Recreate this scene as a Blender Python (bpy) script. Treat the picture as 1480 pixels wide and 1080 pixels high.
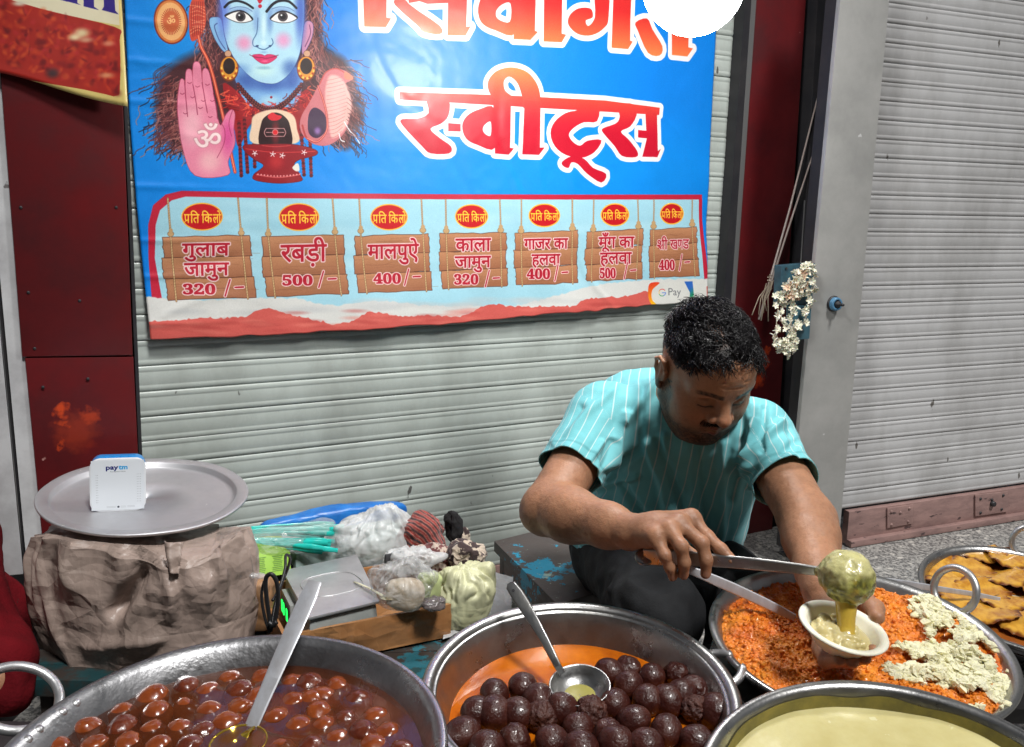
import bpy, bmesh, math, random
import numpy as np
import openvdb
from mathutils import Vector, Matrix

for o in list(bpy.data.objects): bpy.data.objects.remove(o)
SC = bpy.context.scene
COL = SC.collection
rng = np.random.default_rng(7)
random.seed(7)

# ------------------------------------------------------------ camera, sky, exposure
FPX, PITCH, ROLL = 1312.0, math.radians(10.7), math.radians(1.17)
CAM = np.array([0, 0, 1.15])
FW = np.array([0, math.cos(PITCH), -math.sin(PITCH)])
_rt = np.array([1.0, 0, 0]); _up = np.cross(_rt, FW)
RT = math.cos(ROLL)*_rt + math.sin(ROLL)*_up
UP = -math.sin(ROLL)*_rt + math.cos(ROLL)*_up
cam = bpy.data.cameras.new('camera'); camo = bpy.data.objects.new('camera', cam); COL.objects.link(camo)
cam.sensor_width = 36; cam.lens = FPX/1480*36; cam.clip_start = .05; cam.clip_end = 200
m = Matrix.Identity(4)
for i in range(3):
    m[i][0], m[i][1], m[i][2], m[i][3] = RT[i], UP[i], -FW[i], CAM[i]
camo.matrix_world = m
SC.camera = camo

SUN_DIR = Vector((.30, -.42, .86)).normalized()     # towards the added soft sun lamp, standing in for overhead street light
SUN_EL, SUN_ROT = math.asin(SUN_DIR.z), math.atan2(SUN_DIR.x, SUN_DIR.y)
w = bpy.data.worlds.new('World'); SC.world = w; w.use_nodes = True
nt = w.node_tree; nt.nodes.clear()
sky = nt.nodes.new('ShaderNodeTexSky'); sky.sky_type = 'NISHITA'; sky.sun_disc = False
sky.sun_elevation = SUN_EL; sky.sun_rotation = SUN_ROT
hs = nt.nodes.new('ShaderNodeHueSaturation'); hs.inputs['Saturation'].default_value = .18
bg = nt.nodes.new('ShaderNodeBackground'); bg.inputs['Strength'].default_value = .021
wo = nt.nodes.new('ShaderNodeOutputWorld')
nt.links.new(sky.outputs[0], hs.inputs['Color']); nt.links.new(hs.outputs[0], bg.inputs['Color']); nt.links.new(bg.outputs[0], wo.inputs[0])
SC.view_settings.view_transform = 'Standard'; SC.view_settings.look = 'None'
SC.view_settings.exposure = .22; SC.view_settings.gamma = 1; SC.view_settings.use_curve_mapping = False
BULB_W = 72.0          # emission of the lit globe bulb
sl = bpy.data.lights.new('sun', 'SUN'); sl.energy = 2.9; sl.angle = math.radians(9); sl.color = (1, .985, .96)
slo = bpy.data.objects.new('sun', sl); COL.objects.link(slo); slo.rotation_euler = SUN_DIR.to_track_quat('Z', 'Y').to_euler()

# ------------------------------------------------------------ placing helpers
def P(px, py, Z):
    return CAM + Z*(FW + RT*(px-740)/FPX - UP*(py-540)/FPX)
def ray(px, py):
    return FW + RT*(px-740)/FPX - UP*(py-540)/FPX
def PZ(px, py, z):
    r = ray(px, py); return CAM + r*(z-CAM[2])/r[2]
class Plane:
    def __init__(s, deg, p0):
        t = math.radians(deg); s.u = np.array([math.cos(t), math.sin(t), 0]); s.n = np.array([math.sin(t), -math.cos(t), 0]); s.p0 = np.array(p0)
    def hit(s, px, py, off=0):
        r = ray(px, py); q = s.p0+s.n*off
        return CAM + r*((q-CAM)@s.n)/(r@s.n)
    def uz(s, px, py, off=0):
        h = s.hit(px, py, off); return (h-s.p0)@s.u, h[2]
    def at(s, u, z, off=0):
        q = s.p0 + s.u*u + s.n*off; return np.array([q[0], q[1], z])
MAINW = Plane(28.74, P(500, 600, 2.2))
RIGHTW = Plane(22.9, P(1300, 400, 2.7))
FLOOR = float(RIGHTW.hit(1350, 766)[2])
print('floor', FLOOR)

# ------------------------------------------------------------ materials
def srgb(r, g, b):
    c = np.array([r, g, b])/255.
    return tuple(np.where(c <= .04045, c/12.92, ((c+.055)/1.055)**2.4))
def M(name, col, rough=.5, metal=0, col2=None, nscale=20, nlo=.35, nhi=.65, bump=0, bscale=60, detail=6, spec=.5,
      coat=0, alpha=1, trans=0, sss=0, sssr=(.01, .004, .002), rough2=None, stretch=None, attr=None, sheen=0, bump2=0, b2scale=300, ior=1.45, speck=None, world=False, crease=None):
    m = bpy.data.materials.new(name); m.use_nodes = True
    nt = m.node_tree; N = nt.nodes; L = nt.links; b = N['Principled BSDF']
    b.inputs['Base Color'].default_value = (*col, 1); b.inputs['Roughness'].default_value = rough
    b.inputs['Metallic'].default_value = metal; b.inputs['Specular IOR Level'].default_value = spec
    b.inputs['Coat Weight'].default_value = coat; b.inputs['Coat Roughness'].default_value = .08
    b.inputs['Alpha'].default_value = alpha; b.inputs['Transmission Weight'].default_value = trans; b.inputs['IOR'].default_value = ior
    if sheen: b.inputs['Sheen Weight'].default_value = sheen
    if sss:
        b.inputs['Subsurface Weight'].default_value = sss; b.inputs['Subsurface Scale'].default_value = 1
        b.inputs['Subsurface Radius'].default_value = sssr
    tc = N.new('ShaderNodeTexCoord'); vec = tc.outputs['Object']
    if world: vec = N.new('ShaderNodeNewGeometry').outputs['Position']
    if stretch:
        mp = N.new('ShaderNodeMapping'); mp.inputs['Scale'].default_value = stretch; L.new(vec, mp.inputs['Vector']); vec = mp.outputs[0]
    base = None
    if attr:
        a = N.new('ShaderNodeAttribute'); a.attribute_name = attr; base = a.outputs['Color']
    if col2 is not None or rough2 is not None:
        n = N.new('ShaderNodeTexNoise'); n.inputs['Scale'].default_value = nscale; n.inputs['Detail'].default_value = detail
        n.inputs['Roughness'].default_value = .65; L.new(vec, n.inputs['Vector'])
        mr = N.new('ShaderNodeMapRange'); mr.inputs[1].default_value = nlo; mr.inputs[2].default_value = nhi; L.new(n.outputs['Fac'], mr.inputs[0])
        if col2 is not None:
            mx = N.new('ShaderNodeMix'); mx.data_type = 'RGBA'; L.new(mr.outputs[0], mx.inputs['Factor'])
            if base is None: mx.inputs['A'].default_value = (*col, 1)
            else: L.new(base, mx.inputs['A'])
            if attr:
                mx.blend_type = 'MULTIPLY'; 
            mx.inputs['B'].default_value = (*col2, 1); base = mx.outputs['Result']
        if rough2 is not None:
            m2 = N.new('ShaderNodeMapRange'); m2.inputs[3].default_value = rough; m2.inputs[4].default_value = rough2
            L.new(mr.outputs[0], m2.inputs[0]); L.new(m2.outputs[0], b.inputs['Roughness'])
    if speck:   # (scale, threshold, colour): small chips and splashes
        n = N.new('ShaderNodeTexNoise'); n.inputs['Scale'].default_value = speck[0]; n.inputs['Detail'].default_value = 3; L.new(vec, n.inputs['Vector'])
        mr = N.new('ShaderNodeMapRange'); mr.inputs[1].default_value = speck[1]; mr.inputs[2].default_value = speck[1]+.02; L.new(n.outputs['Fac'], mr.inputs[0])
        mx = N.new('ShaderNodeMix'); mx.data_type = 'RGBA'; L.new(mr.outputs[0], mx.inputs['Factor'])
        if base is None: mx.inputs['A'].default_value = (*col, 1)
        else: L.new(base, mx.inputs['A'])
        mx.inputs['B'].default_value = (*speck[2], 1); base = mx.outputs['Result']
    if base is not None: L.new(base, b.inputs['Base Color'])
    prev = None
    for s, sc in ((bump, bscale), (bump2, b2scale)):
        if s:
            n = N.new('ShaderNodeTexNoise'); n.inputs['Scale'].default_value = sc; n.inputs['Detail'].default_value = 5; L.new(vec, n.inputs['Vector'])
            bp = N.new('ShaderNodeBump'); bp.inputs['Strength'].default_value = s; bp.inputs['Distance'].default_value = .004
            L.new(n.outputs['Fac'], bp.inputs['Height'])
            if prev: L.new(prev, bp.inputs['Normal'])
            prev = bp.outputs[0]
    for cs_ in (crease or []):
        dn = N.new('ShaderNodeTexNoise'); dn.inputs['Scale'].default_value = cs_[0]*.5; dn.inputs['Detail'].default_value = 1; L.new(vec, dn.inputs['Vector'])
        va = N.new('ShaderNodeVectorMath'); va.operation = 'MULTIPLY_ADD'; va.inputs[1].default_value = (1.2/cs_[0],)*3; L.new(dn.outputs['Color'], va.inputs[0]); L.new(vec, va.inputs[2])
        vo = N.new('ShaderNodeTexVoronoi'); vo.feature = 'F1'; vo.distance = 'MINKOWSKI'; vo.inputs['Exponent'].default_value = 1.0; vo.inputs['Scale'].default_value = cs_[0]; L.new(va.outputs[0], vo.inputs['Vector'])
        bp = N.new('ShaderNodeBump'); bp.inputs['Strength'].default_value = cs_[1]; bp.inputs['Distance'].default_value = .25/cs_[0]; bp.invert = cs_[2] if len(cs_) > 2 else False
        L.new(vo.outputs['Distance'], bp.inputs['Height'])
        if prev: L.new(prev, bp.inputs['Normal'])
        prev = bp.outputs[0]
    if prev: L.new(prev, b.inputs['Normal'])
    return m

# ------------------------------------------------------------ object helpers
ORG = {}
def props(o, label=None, cat=None, group=None, kind=None):
    if label: o['label'] = label
    if cat: o['category'] = cat
    if group: o['group'] = group
    if kind: o['kind'] = kind
    return o
def thing(name, label, cat, loc=(0, 0, 0), group=None):
    o = bpy.data.objects.new(name, None); o.empty_display_size = .05; COL.objects.link(o)
    o.location = [float(x) for x in loc]; ORG[o] = np.array(loc, float)
    return props(o, label, cat, group)
def obj(name, verts, faces, mat, parent=None, smooth=False, org=None):
    """one mesh object; verts are world positions"""
    V = np.asarray(verts, float)
    if parent is not None: g = ORG[parent]
    else: g = np.zeros(3) if org is None else np.asarray(org, float)
    me = bpy.data.meshes.new(name)
    V = V-g
    if isinstance(faces, np.ndarray):
        me.vertices.add(len(V)); me.vertices.foreach_set('co', V.astype(np.float32).ravel())
        k = faces.shape[1]; me.loops.add(faces.size); me.loops.foreach_set('vertex_index', faces.astype(np.int32).ravel())
        me.polygons.add(len(faces)); me.polygons.foreach_set('loop_start', np.arange(0, faces.size, k, dtype=np.int32))
        me.update(calc_edges=True)
    else:
        me.from_pydata([tuple(v) for v in V], [], faces); me.update()
    if smooth: me.polygons.foreach_set('use_smooth', np.ones(len(me.polygons), bool))
    for mm in (mat if isinstance(mat, (list, tuple)) else [mat]): me.materials.append(mm)
    o = bpy.data.objects.new(name, me); COL.objects.link(o)
    if parent is not None: o.parent = parent
    else: o.location = g
    ORG[o] = g
    return o
def copy_thing(src, loc, rot=None, scale=None, label=None):
    r = src.copy(); COL.objects.link(r); r.location = loc
    if rot is not None: r.rotation_euler = rot
    if scale is not None: r.scale = scale
    if label: r['label'] = label
    for ch in src.children:
        c = ch.copy(); COL.objects.link(c); c.parent = r
    return r
class G:
    """geometry accumulator"""
    def __init__(s): s.v = []; s.f = []
    def add(s, V, F):
        n = len(s.v); s.v.extend([tuple(map(float, x)) for x in V]); s.f.extend([tuple(int(i)+n for i in f) for f in F]); return s
    def box(s, c, ax, ay, az):
        c = np.array(c); ax, ay, az = map(np.array, (ax, ay, az)); V = [c+i*ax+j*ay+k*az for i in (-1, 1) for j in (-1, 1) for k in (-1, 1)]
        return s.add(V, [(0, 1, 3, 2), (4, 6, 7, 5), (0, 4, 5, 1), (2, 3, 7, 6), (0, 2, 6, 4), (1, 5, 7, 3)])
    def tube(s, pts, r, sides=8, closed=False, cap=True, flat=None):
        pts = [np.array(p, float) for p in pts]; n = len(pts); R = r if hasattr(r, '__len__') else [r]*n
        V = []; F = []; prev = None
        for i, p in enumerate(pts):
            a = pts[(i-1) % n] if (closed or i > 0) else p; b = pts[(i+1) % n] if (closed or i < n-1) else p
            t = b-a; t /= (np.linalg.norm(t)+1e-12)
            if prev is None:
                x = np.cross(t, [0, 0, 1.]) if abs(t[2]) < .9 else np.cross(t, [1., 0, 0])
            else: x = prev - t*(prev@t)
            x /= np.linalg.norm(x); prev = x; y = np.cross(t, x)
            for k in range(sides):
                a_ = 2*math.pi*k/sides; V.append(p+R[i]*(math.cos(a_)*x + math.sin(a_)*y*(flat or 1)))
        for i in range(n if closed else n-1):
            for k in range(sides):
                j = (i+1) % n; F.append((i*sides+k, i*sides+(k+1) % sides, j*sides+(k+1) % sides, j*sides+k))
        if cap and not closed:
            F.append(tuple(range(sides))[::-1]); F.append(tuple((n-1)*sides+k for k in range(sides)))
        return s.add(V, F)
    def lathe(s, prof, c, ax=(0, 0, 1), seg=96, xdir=None, sx=1, sy=1):
        c = np.array(c, float); z = np.array(ax, float); z /= np.linalg.norm(z)
        x = np.cross([0, 1, 0], z) if xdir is None else np.array(xdir, float); x = x-z*(x@z); x /= np.linalg.norm(x); y = np.cross(z, x)
        V = []; F = []
        for (r, h) in prof:
            for k in range(seg):
                a = 2*math.pi*k/seg; V.append(c+z*h+r*(math.cos(a)*x*sx+math.sin(a)*y*sy))
        for i in range(len(prof)-1):
            for k in range(seg):
                F.append((i*seg+k, i*seg+(k+1) % seg, (i+1)*seg+(k+1) % seg, (i+1)*seg+k))
        return s.add(V, F)
    def prism(s, front, back):
        n = len(front); V = list(front)+list(back)
        F = [tuple(range(n)), tuple(range(2*n-1, n-1, -1))]+[(i, i+n, (i+1) % n+n, (i+1) % n) for i in range(n)]
        return s.add(V, F)
    def build(s, name, mat, parent=None, smooth=False, bevel=0, org=None, subdiv=0):
        o = obj(name, s.v, s.f, mat, parent, smooth, org)
        if bevel or True:
            bm = bmesh.new(); bm.from_mesh(o.data)
            bmesh.ops.recalc_face_normals(bm, faces=bm.faces)
            if bevel: bmesh.ops.bevel(bm, geom=[e for e in bm.edges if e.calc_face_angle(0) > .5], offset=bevel, segments=2, affect='EDGES', profile=.6)
            bm.to_mesh(o.data); bm.free()
            if bevel: 
                o.data.polygons.foreach_set('use_smooth', np.ones(len(o.data.polygons), bool)); sharp(o, 40)
        return o
def sharp(o, deg=40):
    me = o.data; bm = bmesh.new(); bm.from_mesh(me)
    for e in bm.edges:
        e.smooth = not (len(e.link_faces) == 2 and e.calc_face_angle(0) > math.radians(deg))
    for f in bm.faces: f.smooth = True
    bm.to_mesh(me); bm.free()
def wallprism(pl, pts, off0, off1):
    """slab on a wall plane: outline given at off1 (front)"""
    fr = [pl.hit(x, y, off1) for x, y in pts]; return G().prism(fr, [p - pl.n*(off1-off0) for p in fr])
def rot_frame(n, x=(1, 0, 0)):
    z = np.array(n, float); z /= np.linalg.norm(z); x = np.array(x, float); x = x-z*(x@z); x /= np.linalg.norm(x); return x, np.cross(z, x), z

# noise on point arrays
def _h(i, j, k, s):
    n = (i.astype(np.int64)*73856093) ^ (j.astype(np.int64)*19349663) ^ (k.astype(np.int64)*83492791) ^ (s*2654435761)
    n = (n ^ (n >> 13))*1274126177 & 0x7fffffff; n = n ^ (n >> 11)
    return (n & 0xffff)/65535.
def vnoise(p, scale=1, seed=0):
    q = np.asarray(p)*scale; i = np.floor(q).astype(np.int64); f = q-i; f = f*f*(3-2*f); r = 0
    for a in (0, 1):
        for b in (0, 1):
            for c in (0, 1):
                wgt = (f[:, 0] if a else 1-f[:, 0])*(f[:, 1] if b else 1-f[:, 1])*(f[:, 2] if c else 1-f[:, 2])
                r = r+wgt*_h(i[:, 0]+a, i[:, 1]+b, i[:, 2]+c, seed)
    return r*2-1
def fbm(p, scale, oct=4, seed=0, gain=.5):
    r = 0; a = 1
    for o in range(oct): r = r+a*vnoise(p, scale*2**o, seed+o); a *= gain
    return r
def worley(p, scale, seed=0):
    q = np.asarray(p)*scale; i = np.floor(q).astype(np.int64); f1 = np.full(len(q), 9.); f2 = f1.copy()
    for a in (-1, 0, 1):
        for b in (-1, 0, 1):
            for c in (-1, 0, 1):
                I = i+np.array([a, b, c]); o = np.stack([_h(I[:, 0], I[:, 1], I[:, 2], seed+t) for t in (11, 23, 37)], 1)
                d = np.linalg.norm(I+o-q, axis=1); m = d < f1; f2 = np.where(m, f1, np.minimum(f2, d)); f1 = np.where(m, d, f1)
    return f1, f2
def crumple(p, scale, seed=0):
    """creased film: sharp ridges and valleys between nearly flat facets, about -.5 to .5"""
    r = 0; p = np.asarray(p, float)
    for i, (k, a) in enumerate(((.75, .5), (1.3, .34), (2.3, .2), (4.1, .1))):
        r_ = np.random.default_rng(seed*7+i); Q = np.linalg.qr(r_.normal(size=(3, 3)))[0]; q = (p@Q)*np.array([1, .55, 1])
        n = vnoise(q+.25/scale*vnoise(p, scale*k, seed+i)[:, None], scale*k, seed+31*i); r = r+a*(np.abs(n)*2-.55)*(1 if i % 2 else -1)
    return r

# ------------------------------------------------------------ signed distance sculpting
class Vol:
    def __init__(s, lo, hi, h):
        s.lo = np.array(lo, float); s.h = h; s.n = np.ceil((np.array(hi)-s.lo)/h).astype(int)+1; s.a = np.full(s.n, .03, np.float32)
        s.ax = [(s.lo[i]+np.arange(s.n[i])*h).astype(np.float32) for i in range(3)]
    def _sub(s, lo, hi):
        i0 = np.clip(((lo-s.lo)/s.h).astype(int), 0, s.n); i1 = np.clip(((hi-s.lo)/s.h).astype(int)+2, 0, s.n)
        sl = tuple(slice(a, b) for a, b in zip(i0, i1))
        if any(b <= a for a, b in zip(i0, i1)): return None
        X = s.ax[0][sl[0]][:, None, None]; Y = s.ax[1][sl[1]][None, :, None]; Z = s.ax[2][sl[2]][None, None, :]
        return sl, X, Y, Z
    def _mix(s, sl, d, k, sub):
        a = s.a[sl]
        if sub:
            d = -d; h = np.clip(.5-.5*(a-d)/k, 0, 1); r = a*(1-h)+d*h+k*h*(1-h)
        else:
            h = np.clip(.5+.5*(d-a)/k, 0, 1); r = d*(1-h)+a*h-k*h*(1-h)
        s.a[sl] = r
    def cone(s, a, b, r1, r2=None, k=.01, sub=False):
        a = np.array(a, float); b = np.array(b, float); r2 = r1 if r2 is None else r2; m = max(r1, r2)+k+s.h*5
        q = s._sub(np.minimum(a, b)-m, np.maximum(a, b)+m)
        if q is None: return
        sl, X, Y, Z = q; d = b-a; L = max(d@d, 1e-9)
        t = np.clip(((X-a[0])*d[0]+(Y-a[1])*d[1]+(Z-a[2])*d[2])/L, 0, 1)
        D = np.sqrt((X-a[0]-t*d[0])**2+(Y-a[1]-t*d[1])**2+(Z-a[2]-t*d[2])**2)-(r1+(r2-r1)*t)
        s._mix(sl, D.astype(np.float32), k, sub)
    def ell(s, c, r, fr=None, k=.01, sub=False):
        c = np.array(c, float); r = np.array(r, float)*np.ones(3); m = max(r)+k+s.h*5
        q = s._sub(c-m, c+m)
        if q is None: return
        sl, X, Y, Z = q; fr = np.eye(3) if fr is None else np.array(fr)
        X = X-c[0]; Y = Y-c[1]; Z = Z-c[2]; e = 0; g = 0
        for i in range(3):
            t = X*fr[i][0]+Y*fr[i][1]+Z*fr[i][2]; e = e+(t/r[i])**2; g = g+(t/r[i]**2)**2
        e = np.sqrt(e); g = np.sqrt(g)+1e-6; D = e*(e-1)/g
        s._mix(sl, D.astype(np.float32), k, sub)
    def path(s, pts, rs, k=.01, sub=False):
        for i in range(len(pts)-1): s.cone(pts[i], pts[i+1], rs[i], rs[i+1], k, sub)
    def mesh(s):
        b = s.h*3; g = openvdb.FloatGrid(b); g.copyFromArray(np.clip(s.a, -b, b)); p, q = g.convertToQuads(0.)
        return p.astype(float)*s.h+s.lo, q.astype(np.int32)
def vnormals(V, F):
    a, b, c, d = (V[F[:, i]] for i in range(4)); n = np.cross(c-a, d-b); N = np.zeros_like(V)
    for i in range(4):
        for ax in range(3): N[:, ax] += np.bincount(F[:, i], n[:, ax], len(V))
    return N/(np.linalg.norm(N, axis=1, keepdims=True)+1e-12)
def smoothstep(a, b, x):
    t = np.clip((x-a)/(b-a), 0, 1); return t*t*(3-2*t)
def setcol(o, C, name='Col'):
    at = o.data.color_attributes.new(name, 'FLOAT_COLOR', 'POINT'); A = np.ones((len(C), 4), np.float32); A[:, :3] = C
    at.data.foreach_set('color', A.ravel())
def setf(o, name, v):
    at = o.data.attributes.new(name, 'FLOAT', 'POINT'); at.data.foreach_set('value', np.asarray(v, np.float32))
def segdist(p, a, b):
    a = np.array(a); b = np.array(b); d = b-a; t = np.clip((p-a)@d/(d@d), 0, 1); return np.linalg.norm(p-a-t[:, None]*d, axis=1)
# ------------------------------------------------------------ printing: a small vector painter for flat print
class Canvas:
    def __init__(s, w, h, bg, mapf=None):
        s.w, s.h = w, h; s.a = np.ones((h, w, 3), np.float32)*np.array(bg, np.float32)/255.; s.mapf = mapf or (lambda p: np.asarray(p, float))
    def _region(s, P_, m):
        lo = np.floor(P_.min(0)-m).astype(int); hi = np.ceil(P_.max(0)+m).astype(int)+1
        x0, y0 = max(lo[0], 0), max(lo[1], 0); x1, y1 = min(hi[0], s.w), min(hi[1], s.h)
        if x1 <= x0 or y1 <= y0: return None
        return x0, y0, x1, y1
    def dist(s, segs, reg, inside=True):
        x0, y0, x1, y1 = reg; X = (np.arange(x0, x1)+.5)[None].astype(np.float32); Y = (np.arange(y0, y1)+.5)[:, None].astype(np.float32)
        D = np.full((y1-y0, x1-x0), 1e9, np.float32); I = np.zeros(D.shape, bool)
        for a, b in segs:
            dx, dy = b-a; L = dx*dx+dy*dy
            if L < 1e-9: continue
            t = np.clip(((X-a[0])*dx+(Y-a[1])*dy)/L, 0, 1); np.minimum(D, (X-a[0]-t*dx)**2+(Y-a[1]-t*dy)**2, out=D)
            if inside and dy != 0:
                I ^= ((a[1] > Y) != (b[1] > Y)) & (X < a[0]+(Y-a[1])*dx/dy)
        D = np.sqrt(D)
        return np.where(I, -D, D) if inside else D
    def comp(s, reg, al, col, grad=None):
        x0, y0, x1, y1 = reg; al = al[..., None]
        if grad is not None:
            pts = s.mapf(np.array([grad[0][0], grad[1][0]], float)); a, b = pts; d = b-a
            X = (np.arange(x0, x1)+.5)[None]; Y = (np.arange(y0, y1)+.5)[:, None]
            t = np.clip(((X-a[0])*d[0]+(Y-a[1])*d[1])/(d@d), 0, 1)[..., None]
            c = (np.array(grad[0][1])*(1-t)+np.array(grad[1][1])*t)/255.
        else: c = np.array(col, float)/255.
        s.a[y0:y1, x0:x1] = s.a[y0:y1, x0:x1]*(1-al)+c*al
    def fill(s, contours, col=None, soft=.8, grow=0, alpha=1, grad=None, outline=None):
        """contours: one list of points or a list of lists; grow in canvas px"""
        if not isinstance(contours[0][0], (list, tuple, np.ndarray)): contours = [contours]
        cs = [s.mapf(np.array(c, float)) for c in contours]
        segs = [(c[i], c[(i+1) % len(c)]) for c in cs for i in range(len(c))]
        reg = s._region(np.concatenate(cs), grow+soft+(outline[0] if outline else 0)+2)
        if reg is None: return
        D = s.dist(segs, reg)
        if outline: s.comp(reg, np.clip(.5-(D-outline[0]), 0, 1), outline[1])
        s.comp(reg, np.clip(.5-(D-grow)/soft, 0, 1)*alpha, col, grad)
    def stroke(s, pts, wd, col, soft=.8, alpha=1, taper=False):
        c = s.mapf(np.array(pts, float)); reg = s._region(c, wd+soft+2)
        if reg is None: return
        D = s.dist([(c[i], c[i+1]) for i in range(len(c)-1)], reg, False)
        s.comp(reg, np.clip(.5-(D-wd/2)/soft, 0, 1)*alpha, col)
    def ell(s, cx, cy, rx, ry, col, soft=.8, alpha=1, rot=0, grad=None, n=40, outline=None):
        t = np.linspace(0, 2*math.pi, n, endpoint=False); x = rx*np.cos(t); y = ry*np.sin(t); c, q = math.cos(rot), math.sin(rot)
        s.fill(np.stack([cx+x*c-y*q, cy+x*q+y*c], 1).tolist(), col, soft, 0, alpha, grad, outline)
    def blob(s, cx, cy, rx, ry, col, alpha=1, rot=0):
        """soft airbrushed spot"""
        c = s.mapf(np.array([[cx, cy], [cx+rx*math.cos(rot), cy+rx*math.sin(rot)], [cx-ry*math.sin(rot), cy+ry*math.cos(rot)]], float))
        R = max(np.linalg.norm(c[1]-c[0]), np.linalg.norm(c[2]-c[0]))*1.2; reg = s._region(np.array([c[0]-R, c[0]+R]), 1)
        if reg is None: return
        A = np.linalg.inv(np.stack([c[1]-c[0], c[2]-c[0]], 1)); x0, y0, x1, y1 = reg
        X = (np.arange(x0, x1)+.5)[None]-c[0][0]; Y = (np.arange(y0, y1)+.5)[:, None]-c[0][1]
        u = A[0, 0]*X+A[0, 1]*Y; v = A[1, 0]*X+A[1, 1]*Y
        s.comp(reg, (smoothstep(1.1, .1, np.sqrt(u*u+v*v))*alpha), col)
    def segfill(s, segs, col, grow=0, outline=None, soft=.8, alpha=1):
        P_ = np.array(segs).reshape(-1, 2); reg = s._region(P_, grow+3+(outline[0] if outline else 0))
        if reg is None: return
        D = s.dist(segs, reg)
        if outline: s.comp(reg, np.clip(.5-(D-outline[0]), 0, 1), outline[1])
        s.comp(reg, np.clip(.5-(D-grow)/soft, 0, 1)*alpha, col)
    def text(s, txt, cx, cy, wpx, hpx, col, grow=0, outline=None, slope=0, alpha=1):
        """centre (cx, cy), width wpx, em height hpx, all in photo units; slope tilts the base line"""
        segs, lo, hi = glyph_segs(txt)
        k = wpx/(hi[0]-lo[0]); mx = (lo[0]+hi[0])/2
        def f(p): x = (p[0]-mx)*k; return [cx+x, cy+slope*x-(p[1]-.3)*hpx]
        pts = s.mapf(np.array([f(p) for sg in segs for p in sg], float)).reshape(-1, 2, 2)
        s.segfill([(q[0], q[1]) for q in pts], col, grow, outline, alpha=alpha)
    def image(s, name):
        im = bpy.data.images.new(name, s.w, s.h, alpha=False); A = np.ones((s.h, s.w, 4), np.float32); A[..., :3] = np.clip(s.a[::-1], 0, 1)
        im.pixels.foreach_set(A.ravel()); im.update(); im.pack(); return im
_gc = {}
def glyph_segs(t):
    if t in _gc: return _gc[t]
    c = bpy.data.curves.new('t', 'FONT'); c.body = t; c.fill_mode = 'NONE'; c.resolution_u = 3
    o = bpy.data.objects.new('t', c); COL.objects.link(o); bpy.context.view_layer.update()
    me = bpy.data.meshes.new_from_object(o.evaluated_get(bpy.context.evaluated_depsgraph_get()))
    v = [np.array(x.co[:2]) for x in me.vertices]; segs = [(v[e.vertices[0]], v[e.vertices[1]]) for e in me.edges]
    bpy.data.objects.remove(o); bpy.data.curves.remove(c); bpy.data.meshes.remove(me)
    if not segs: segs = [(np.zeros(2), np.ones(2)*.1)]
    a = np.array(segs).reshape(-1, 2); _gc[t] = (segs, a.min(0), a.max(0)); return _gc[t]
def cat(pts, n=6, closed=True):
    p = np.array(pts, float); N = len(p); out = []
    for i in range(N if closed else N-1):
        g = lambda k: p[k % N] if closed else p[min(max(k, 0), N-1)]
        a, b, c, d = g(i-1), g(i), g(i+1), g(i+2)
        for j in range(n):
            t = j/n; out.append(.5*((2*b)+(c-a)*t+(2*a-5*b+4*c-d)*t*t+(3*b-a-3*c+d)*t**3))
    if not closed: out.append(p[-1])
    return [list(q) for q in out]
def tf(ox, oy, k): return lambda pts: [(ox+x/k, oy+y/k) for x, y in pts]
def print_mat(name, im, rough=.25, coat=.3, bump=.1, bscale=25, stain=None):
    m = bpy.data.materials.new(name); m.use_nodes = True; nt = m.node_tree; b = nt.nodes['Principled BSDF']
    t = nt.nodes.new('ShaderNodeTexImage'); t.image = im; t.extension = 'EXTEND'
    uv = nt.nodes.new('ShaderNodeUVMap'); uv.uv_map = 'UV'; nt.links.new(uv.outputs[0], t.inputs[0])
    out = t.outputs[0]
    if stain:
        tc = nt.nodes.new('ShaderNodeTexCoord'); n = nt.nodes.new('ShaderNodeTexNoise'); n.inputs['Scale'].default_value = 7; n.inputs['Detail'].default_value = 8
        nt.links.new(tc.outputs['Object'], n.inputs['Vector']); mr = nt.nodes.new('ShaderNodeMapRange'); mr.inputs[1].default_value = .48; mr.inputs[2].default_value = .75; mr.inputs[4].default_value = .5
        nt.links.new(n.outputs['Fac'], mr.inputs[0]); mx = nt.nodes.new('ShaderNodeMix'); mx.data_type = 'RGBA'; mx.blend_type = 'MULTIPLY'
        nt.links.new(mr.outputs[0], mx.inputs['Factor']); nt.links.new(out, mx.inputs['A']); mx.inputs['B'].default_value = (*stain, 1); out = mx.outputs['Result']
    nt.links.new(out, b.inputs['Base Color']); b.inputs['Roughness'].default_value = rough; b.inputs['Coat Weight'].default_value = coat; b.inputs['Coat Roughness'].default_value = .12
    if bump:
        tc = nt.nodes.new('ShaderNodeTexCoord'); n = nt.nodes.new('ShaderNodeTexNoise'); n.inputs['Scale'].default_value = bscale; n.inputs['Detail'].default_value = 4
        nt.links.new(tc.outputs['Object'], n.inputs['Vector']); bp = nt.nodes.new('ShaderNodeBump'); bp.inputs['Strength'].default_value = bump; bp.inputs['Distance'].default_value = .01
        nt.links.new(n.outputs['Fac'], bp.inputs['Height']); nt.links.new(bp.outputs[0], b.inputs['Normal'])
    return m
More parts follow.
